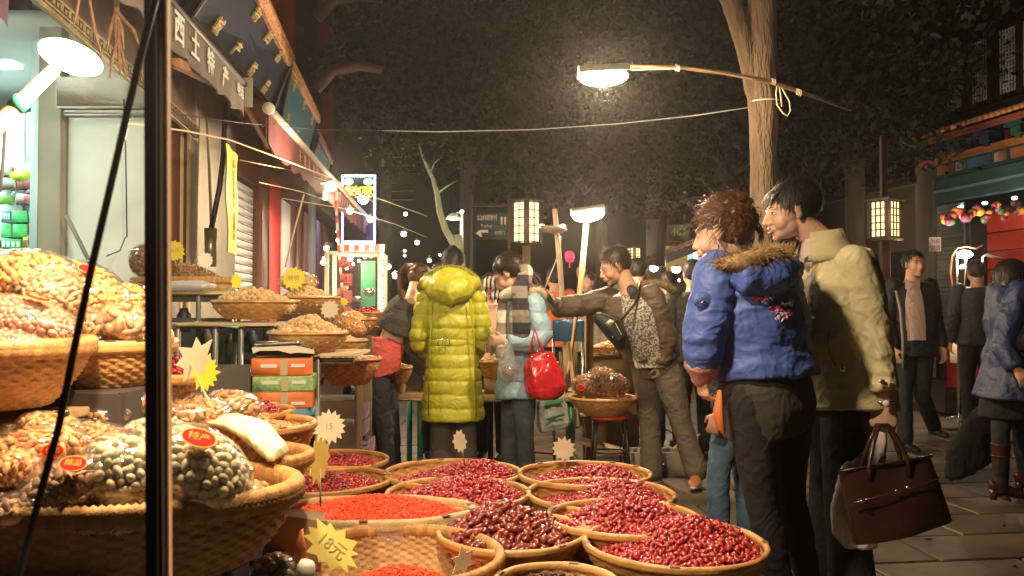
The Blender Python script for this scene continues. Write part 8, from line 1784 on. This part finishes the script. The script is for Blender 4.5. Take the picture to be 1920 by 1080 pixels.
# ------------------------------------------------------------------ remaining people
def man_brown():
    F = Fig(1.0, 6.0, 128, 1.70, px=dict(H=(1152, 500, -.02), SL=(1222, 556, -.14), SR=(1142, 560, .12), EL=(1250, 628, -.16), WL=(1242, 682, -.14), ER=(1092, 572, .10), WR=(1040, 577, .02),
            HL=(1250, 690, -.07), HR=(1212, 690, .07), KL=(1276, 790, -.10), KR=(1218, 792, .08), AL=(1306, 884, -.14), AR=(1222, 884, .06)), hyaw=-26, hpitch=22)
    r = fig_root('man in a brown jacket bending and stretching his arm out to the left', F); J = F.J; h = F.hd; h.k = 1.06; F.NB = P(1180, 545, 5.98)
    F.body(r, SKIN, .006, hands={'L': dict(curl=.9, side=Vector((-1, 0, 0)), pn=Vector((-.4, .8, 0))), 'R': dict(d=Vector((-1, 0, 0)), pn=Vector((0, 0, -1)), side=Vector((0, -1, 0)), curl=.5)}); head_parts(r, h)
    mb = MB(); hair_cap(mb, h, k=1.02); mk('hair', displace(*remesh(mb, .006, 3), lambda p, n: .003*nz(p, 90)), HAIRDB, r); st = hair_strands(h, 1600, .032, rnd=.5, w=.0014, seed=21, lift=.009); mk('hair_strands', st, HAIRDB, r)
    bw = fabric('brown_jacket', (.072, .048, .030), .6, 1.3, bump2=.6, bs2=12)
    jk = jacket(r, F, bw, inf=.045, arm=.032, hem=-.03, vox=.008, disp=lambda p, n: .010*(1-2.2*abs(nz(p, (9, 9, 12), 4)))+.004*nz(p, (24, 24, 40), 6), cuff=.004)
    # knitted jumper showing in the open front
    kn = mat('knit_speckled', (.40, .36, .28), .95, (.10, .09, .08), ns=70, fac=(.45, .55), bump=.8, bs=90)
    patch(r, 'jumper', jk, [(1172, 536), (1166, 560), (1170, 600), (1182, 640), (1192, 690)], [(1203, 536), (1216, 560), (1226, 600), (1236, 640), (1246, 690)], kn, .010, 10, 20, disp=lambda p: .003*nz(p, 25))
    bk = mat('bag_black', (.012, .012, .012), .6, bump=.3, bs=80)
    mb = MB(); mb.tube([P(1186, 540, 5.86), P(1190, 555, 5.82), P(1182, 540, 5.95)], .035, 10); cloth(r, 'neckline', mb, bk, .01, 2)
    fr = MB(); ring = [P(x, y, Y) for x, y, Y in ((1200, 535, 6.02), (1222, 530, 6.0), (1245, 533, 5.98), (1262, 545, 5.98))]; fr.tube(ring, .03, 10, round_=True); fur(fr, ring, .03, 700, .03, seed=3, w=.0014); mk('fur_trim', fr, mat('fur_brown', (.22, .15, .08), .85, (.12, .08, .04), ns=50), jk)
    mb = MB(); mb.rings([(P(1120, 605, 5.66), Vector((.05, 0, 0)), Vector((0, .05, 0)))]+[(P(x, y, 5.64), Vector((w, 0, .0)), Vector((0, .06, 0))) for x, y, w in ((1146, 600, .10), (1150, 620, .115), (1152, 640, .10), (1150, 650, .05))][0:], 16) if False else mb.tube([P(1128, 600, 5.66), P(1145, 612, 5.64), P(1160, 632, 5.64), P(1162, 645, 5.66)], [.06, .085, .080, .05], 14, flat=.8, round_=True)
    s = thing('sling_bag', 'black sling bag with three pale stripes slung across the bent man', 'bag', P(1148, 620, 5.64)); V, Fc = remesh(mb, .007, 3); mk('bag_body', (V, Fc), bk, s)
    w = mat('stripe_cream', (.55, .48, .34), .6)
    for k in range(3): m = MB(); m.beam(P(1140+k*7, 604+k*1, 5.573), P(1149+k*8, 634-k*3, 5.575), .012, .004, bev=.001); mk('stripe', m, w, s)
    m = MB(); m.prism([(-.03, 0), (0, .03), (.03, .02), (.02, -.01)], P(1143, 607, 5.571), (1, 0, 0), (0, 0, 1), (0, .003, 0)); mk('emblem', m, w, s)
    m = MB(); m.tube([P(1165, 600, 5.68), P(1190, 570, 5.74), P(1198, 545, 5.82), P(1200, 530, 5.95)], .009, 6); mk('strap', m, bk, s)
    tr = fabric('trouser_taupe', (.115, .092, .066), .85, 1.25); trousers(r, F, tr, .018, flare=.022, amp=.004)
    sh = mat('shoe_orange_brown', (.42, .16, .06), .5)
    for a in 'LR': shoe(r, J['A'+a], Vector((-.35, -1, 0)) if a == 'L' else Vector((-1, -.2, 0)), m=sh if a == 'L' else mat('shoe_taupe', (.2, .13, .08), .5), sole=mat('sole_white', (.6, .55, .45), .6), k=1.0)
man_brown()
def simple(lab, X, Y, heading, H, top, legs, hair=HAIRB, female=False, px=None, skin=SKIN, hyaw=0, hpitch=0, tm=.02, hem=.06, vox=.010, lips=True, group=None, coatname='jacket', face=True, loc=None, strands=500):
    F = Fig(X, Y, heading, H, female=female, px=px, hyaw=hyaw, hpitch=hpitch, loc=loc); r = fig_root(lab, F, group); F.body(r, skin, vox*.85)
    if face: head_parts(r, F.hd, lips)
    mb = MB(); hair_cap(mb, F.hd, k=1.03); mk('hair', displace(*remesh(mb, .009, 2), lambda p, n: .004*nz(p, 60)), hair, r)
    if strands: mk('hair_strands', hair_strands(F.hd, strands, .045, rnd=.4, w=.002, seed=int(X*50)+9), hair, r)
    jacket(r, F, top, inf=.030, arm=.022, hem=hem, vox=vox, name=coatname); trousers(r, F, legs, .012, vox=.011)
    for a in 'LR': shoe(r, F.J['A'+a], F.f, m=mat('shoe_black', (.015, .013, .012), .3), k=.95)
    return r, F
blk = fabric('black_suit', (.016, .016, .020), .65, 1.2); blt = fabric('black_trouser', (.012, .012, .013), .75, 1.2)
def man_suit():
    r, F = simple('man in an open dark suit and pale pink shirt walking towards the camera', P(1712, 600, 7.5).x, 7.5, 192, 1.73, blk, blt, hyaw=-8, hpitch=-2, vox=.009, hem=.10,
                  px=dict(KL=(1728, 740, -.05), AL=(1752, 800, .25), AR=(1698, 826, -.15), KR=(1695, 735, -.10)))
    sh = fabric('shirt_pink', (.60, .42, .38), .7, 1.1); jk = [o for o in COL.objects if o.parent == r and o.name.startswith('jacket')][0]; patch(r, 'shirt', jk, [(1704, 524), (1698, 560), (1698, 600), (1702, 638)], [(1719, 524), (1729, 560), (1734, 600), (1735, 638)], sh, .010)
    for s_ in (-1, 1): m = MB(); m.grid([[P(1711, 534, 7.36), P(1711+s_*14, 522, 7.40)], [P(1711+s_*4, 545, 7.345), P(1711+s_*14, 540, 7.36)]]); m.grid([[P(1711+s_*4, 546, 7.35), P(1711+s_*14, 541, 7.365)], [P(1711, 535, 7.365), P(1711+s_*14, 523, 7.405)]]); mk('shirt_collar', m, sh, r)
    m = MB(); m.tube([P(1680, 545, 7.34), P(1688, 580, 7.28), P(1693, 640, 7.27), P(1693, 690, 7.3)], .012, 6); mk('pale_piping', m, mat('piping_grey', (.30, .30, .28), .6), r)
man_suit()
def woman_right():
    dn = fabric('denim_tunic', (.017, .028, .078), .42, 1.6, bump2=.8, bs2=12)
    F = Fig(P(1893, 600, 5.5).x, 5.5, -97, 1.63, female=True, px=dict(H=(1903, 522, 0), AL=(1877, 920, -.08), KL=(1876, 812, -.08), AR=(1925, 905, .08), KR=(1915, 812, .08), EL=(1880, 640, .15), ER=(1878, 650, -.20), WR=(1905, 690, -.28), WL=(1915, 690, .1)), hyaw=-8)
    r = fig_root('woman in a blue tunic and high brown boots walking off to the right', F); J = F.J; F.body(r, SKIN, .008); head_parts(r, F.hd)
    h = F.hd; mb = MB(); hair_cap(mb, h, k=1.12); h.ell(mb, (0, -.06, -.04), (.085, .07, .08)); mk('hair', displace(*remesh(mb, .007, 2), lambda p, n: .005*nz(p, 30)), HAIRDB, r); mk('hair_strands', hair_strands(h, 1500, .07, rnd=.3, droop=.3, w=.0016, k=1.14, seed=31), HAIRDB, r)
    jacket(r, F, dn, inf=.028, arm=.025, hem=.20, flare=.07, name='tunic', disp=lambda p, n: .010*(1-2.2*abs(nz(p, (12, 12, 4), 4)))+.003*nz(p, 30))
    mb = MB(); mb.rings([(J['HL'].lerp(J['HR'], .5)+Vector((0, 0, -.33)), Vector((.19, 0, 0)), Vector((0, .17, 0))), (J['HL'].lerp(J['HR'], .5)+Vector((0, 0, -.05)), Vector((.16, 0, 0)), Vector((0, .15, 0)))], 24); cloth(r, 'skirt', mb, fabric('skirt_black', (.012, .012, .012), .9), .01, 2, wrinkle(.006, (14, 14, 4)))
    sc = fabric('scarf_navy', (.02, .025, .05), .9); mb = MB(); mb.tube([P(1885, 560, 5.4), P(1900, 572, 5.36), P(1918, 590, 5.36), P(1916, 640, 5.3)], [.05, .06, .055, .06], 12, round_=True); cloth(r, 'scarf', mb, sc, .01, 2, wrinkle(.006, 14))
    bt = mat('boot_leather', (.085, .028, .016), .28, (.06, .02, .012), ns=8, bump2=.5, bs2=20)
    mb = MB(); F.legs(mb, .002); cloth(r, 'tights', mb, fabric('tights_dark', (.02, .015, .015), .8), .01, 2)
    for a in 'LR':
        o = shoe(r, J['A'+a]+Vector((0, 0, .03)), Vector((1, -.1, 0)), m=bt, heel=.045, boot=.27, k=1.02)
        m = MB(); A = J['A'+a]; m.tube([A+Vector((.052*math.cos(q), .052*math.sin(q), .22)) for q in [k*math.pi/8 for k in range(17)]], .007, 6); mk('boot_strap', m, bt, o)
    t = thing('garment_bag', 'limp black cloth bag trailing behind the woman in the blue tunic', 'bag', P(1815, 880, 5.9))
    mb = MB(); mb.rings([(P(1858, 752, 5.75), Vector((.03, 0, 0)), Vector((0, .03, 0))), (P(1838, 785, 5.75), Vector((.10, 0, .02)), Vector((0, .05, 0))), (P(1820, 835, 5.75), Vector((.15, 0, .03)), Vector((0, .07, 0))), (P(1815, 878, 5.75), Vector((.15, 0, .06)), Vector((0, .07, 0))), (P(1806, 890, 5.75), Vector((.08, 0, .03)), Vector((0, .05, 0)))], 20)
    cloth(t, 'cloth_bag', mb, fabric('bag_cloth_black', (.004, .0045, .0045), .9, crease=.1), .010, 3, wrinkle(.014, (9, 9, 5), 5))
woman_right()
def others():
    S = simple
    S('person in a black coat seen from behind at the red-cloth stall', P(1832, 600, 8.9).x, 8.9, -10, 1.72, blk, blt, face=False)
    S('dark haired person bowed over the right stall beside the white lamp arm', P(1872, 600, 10.9).x, 10.9, 170, 1.66, blk, blt)
    oc = fabric('orange_coat', (.55, .12, .04), .6); S('person in an orange and red coat behind the pale lamp pole', P(1040, 600, 9.2).x, 9.2, 20, 1.66, oc, blt, face=False)
    S('small bare-headed person facing the camera beyond the lantern', P(1001, 600, 11).x, 11, 185, 1.70, fabric('tan_coat', (.16, .11, .07), .8), blt)
    S('person in a grey top with red-brown hair behind the leaning bamboo pole', P(1103, 600, 8.8).x, 8.8, 150, 1.60, fabric('grey_top', (.20, .18, .13), .8), blt, hair=HAIRDB, female=True)
    S('black haired person behind the head of the bent man', P(1196, 600, 8.2).x, 8.2, -20, 1.70, fabric('green_dark_coat', (.05, .05, .035), .8), blt, face=False)
    dk = fabric('dark_grey_coat', (.045, .040, .033), .8)
    S('person in a dark grey coat standing just left of the woman in blue', P(1300, 600, 7.0).x, 7.0, 5, 1.62, dk, blt, face=False)
    r, F = S('person in a fur-collared brown coat behind the bent man', P(1252, 600, 7.6).x, 7.6, 10, 1.55, fabric('brown_coat2', (.09, .06, .04), .8), blt, face=False, female=True)
    m = MB(); ring = [F.NB+Vector((.12*math.cos(a), .09*math.sin(a), -.01)) for a in [q*math.pi/6 for q in range(13)]]; m.tube(ring, .035, 8); fur(m, ring, .035, 700, .04, w=.002); mk('fur_collar', m, FUR, r)
    S('dark figure standing left of the glass cabinet', P(632, 600, 9.8).x, 9.8, -60, 1.60, fabric('maroon_coat', (.10, .03, .025), .8), blt, face=False)
    S('person with a light hair clip hidden behind the woman in the green coat', P(826, 600, 7.0).x, 7.0, 0, 1.60, fabric('plum_coat', (.10, .04, .05), .8), blt, face=False, female=True, hair=HAIRDB)
    # child-like figure with zebra cap opposite
    r, F = S('short person in a peach top and zebra-striped scarf across the table', P(922, 600, 7.0).x, 7.0, 165, 1.50, fabric('peach_top', (.62, .38, .28), .8), blt, hpitch=40, female=True)
    z = bpy.data.materials.new('zebra'); z.use_nodes = True; nt = z.node_tree; b = nt.nodes['Principled BSDF']; w = nt.nodes.new('ShaderNodeTexWave'); w.inputs['Scale'].default_value = 9; w.inputs['Distortion'].default_value = 4; tc = nt.nodes.new('ShaderNodeTexCoord'); nt.links.new(tc.outputs['Object'], w.inputs[0]); cr = nt.nodes.new('ShaderNodeValToRGB'); cr.color_ramp.interpolation = 'CONSTANT'; cr.color_ramp.elements[0].color = (.02, .02, .03, 1); cr.color_ramp.elements[1].position = .5; cr.color_ramp.elements[1].color = (.6, .5, .48, 1); nt.links.new(w.outputs[1], cr.inputs[0]); nt.links.new(cr.outputs[0], b.inputs['Base Color'])
    m = MB(); m.tube([P(905, 540, 6.75), P(918, 530, 6.72), P(932, 532, 6.72), P(940, 545, 6.75), P(925, 556, 6.72)], [.04, .055, .055, .045, .03], 12, round_=True); cloth(r, 'scarf', m, z, .009, 2, wrinkle(.005, 20))
others()

def litter():
    rg = random.Random(3)
    for i, (x, y, lb) in enumerate(((1705, 1052, 'by the shadow of the tote'), (1880, 985, 'at the right edge'), (1760, 905, 'behind the tote'), (1740, 1010, 'right of the tote'), (1900, 1060, 'in the lower right corner'), (1345, 960, 'beside the blue jeans'), (1660, 880, 'under the suited man'), (1240, 905, 'by the bent man'))):
        p = PZ(x, y, .006); m = MB(); m.prism([(math.cos(a)*.02*rg.uniform(.6, 1.3), math.sin(a)*.012*rg.uniform(.6, 1.3)) for a in [k*math.pi/4 for k in range(8)]], p, (math.cos(i), math.sin(i), 0), (-math.sin(i), math.cos(i), 0), (0, 0, .003)); o = mk('fallen_leaf', m, mat('leaf_dry_%d' % (i % 2), ((.16, .09, .04), (.06, .04, .02))[i % 2], .8)); _props(o, 'small dry leaf on the paving '+lb, 'leaf')
litter()
def haze():
    m = bpy.data.materials.new('haze_air'); m.use_nodes = True; nt = m.node_tree
    for n in list(nt.nodes): nt.nodes.remove(n)
    o = nt.nodes.new('ShaderNodeOutputMaterial'); v = nt.nodes.new('ShaderNodeVolumePrincipled'); v.inputs['Density'].default_value = .0022; v.inputs['Color'].default_value = (.9, .86, .8, 1); v.inputs['Anisotropy'].default_value = .85
    nt.links.new(v.outputs[0], o.inputs['Volume'])
    mb = MB(); mb.box((0, 19, 5.0), (70, 48, 12.2)); mk('haze', mb, m, kind='stuff', smooth=False, label='thin smoky night air over the street')
haze()
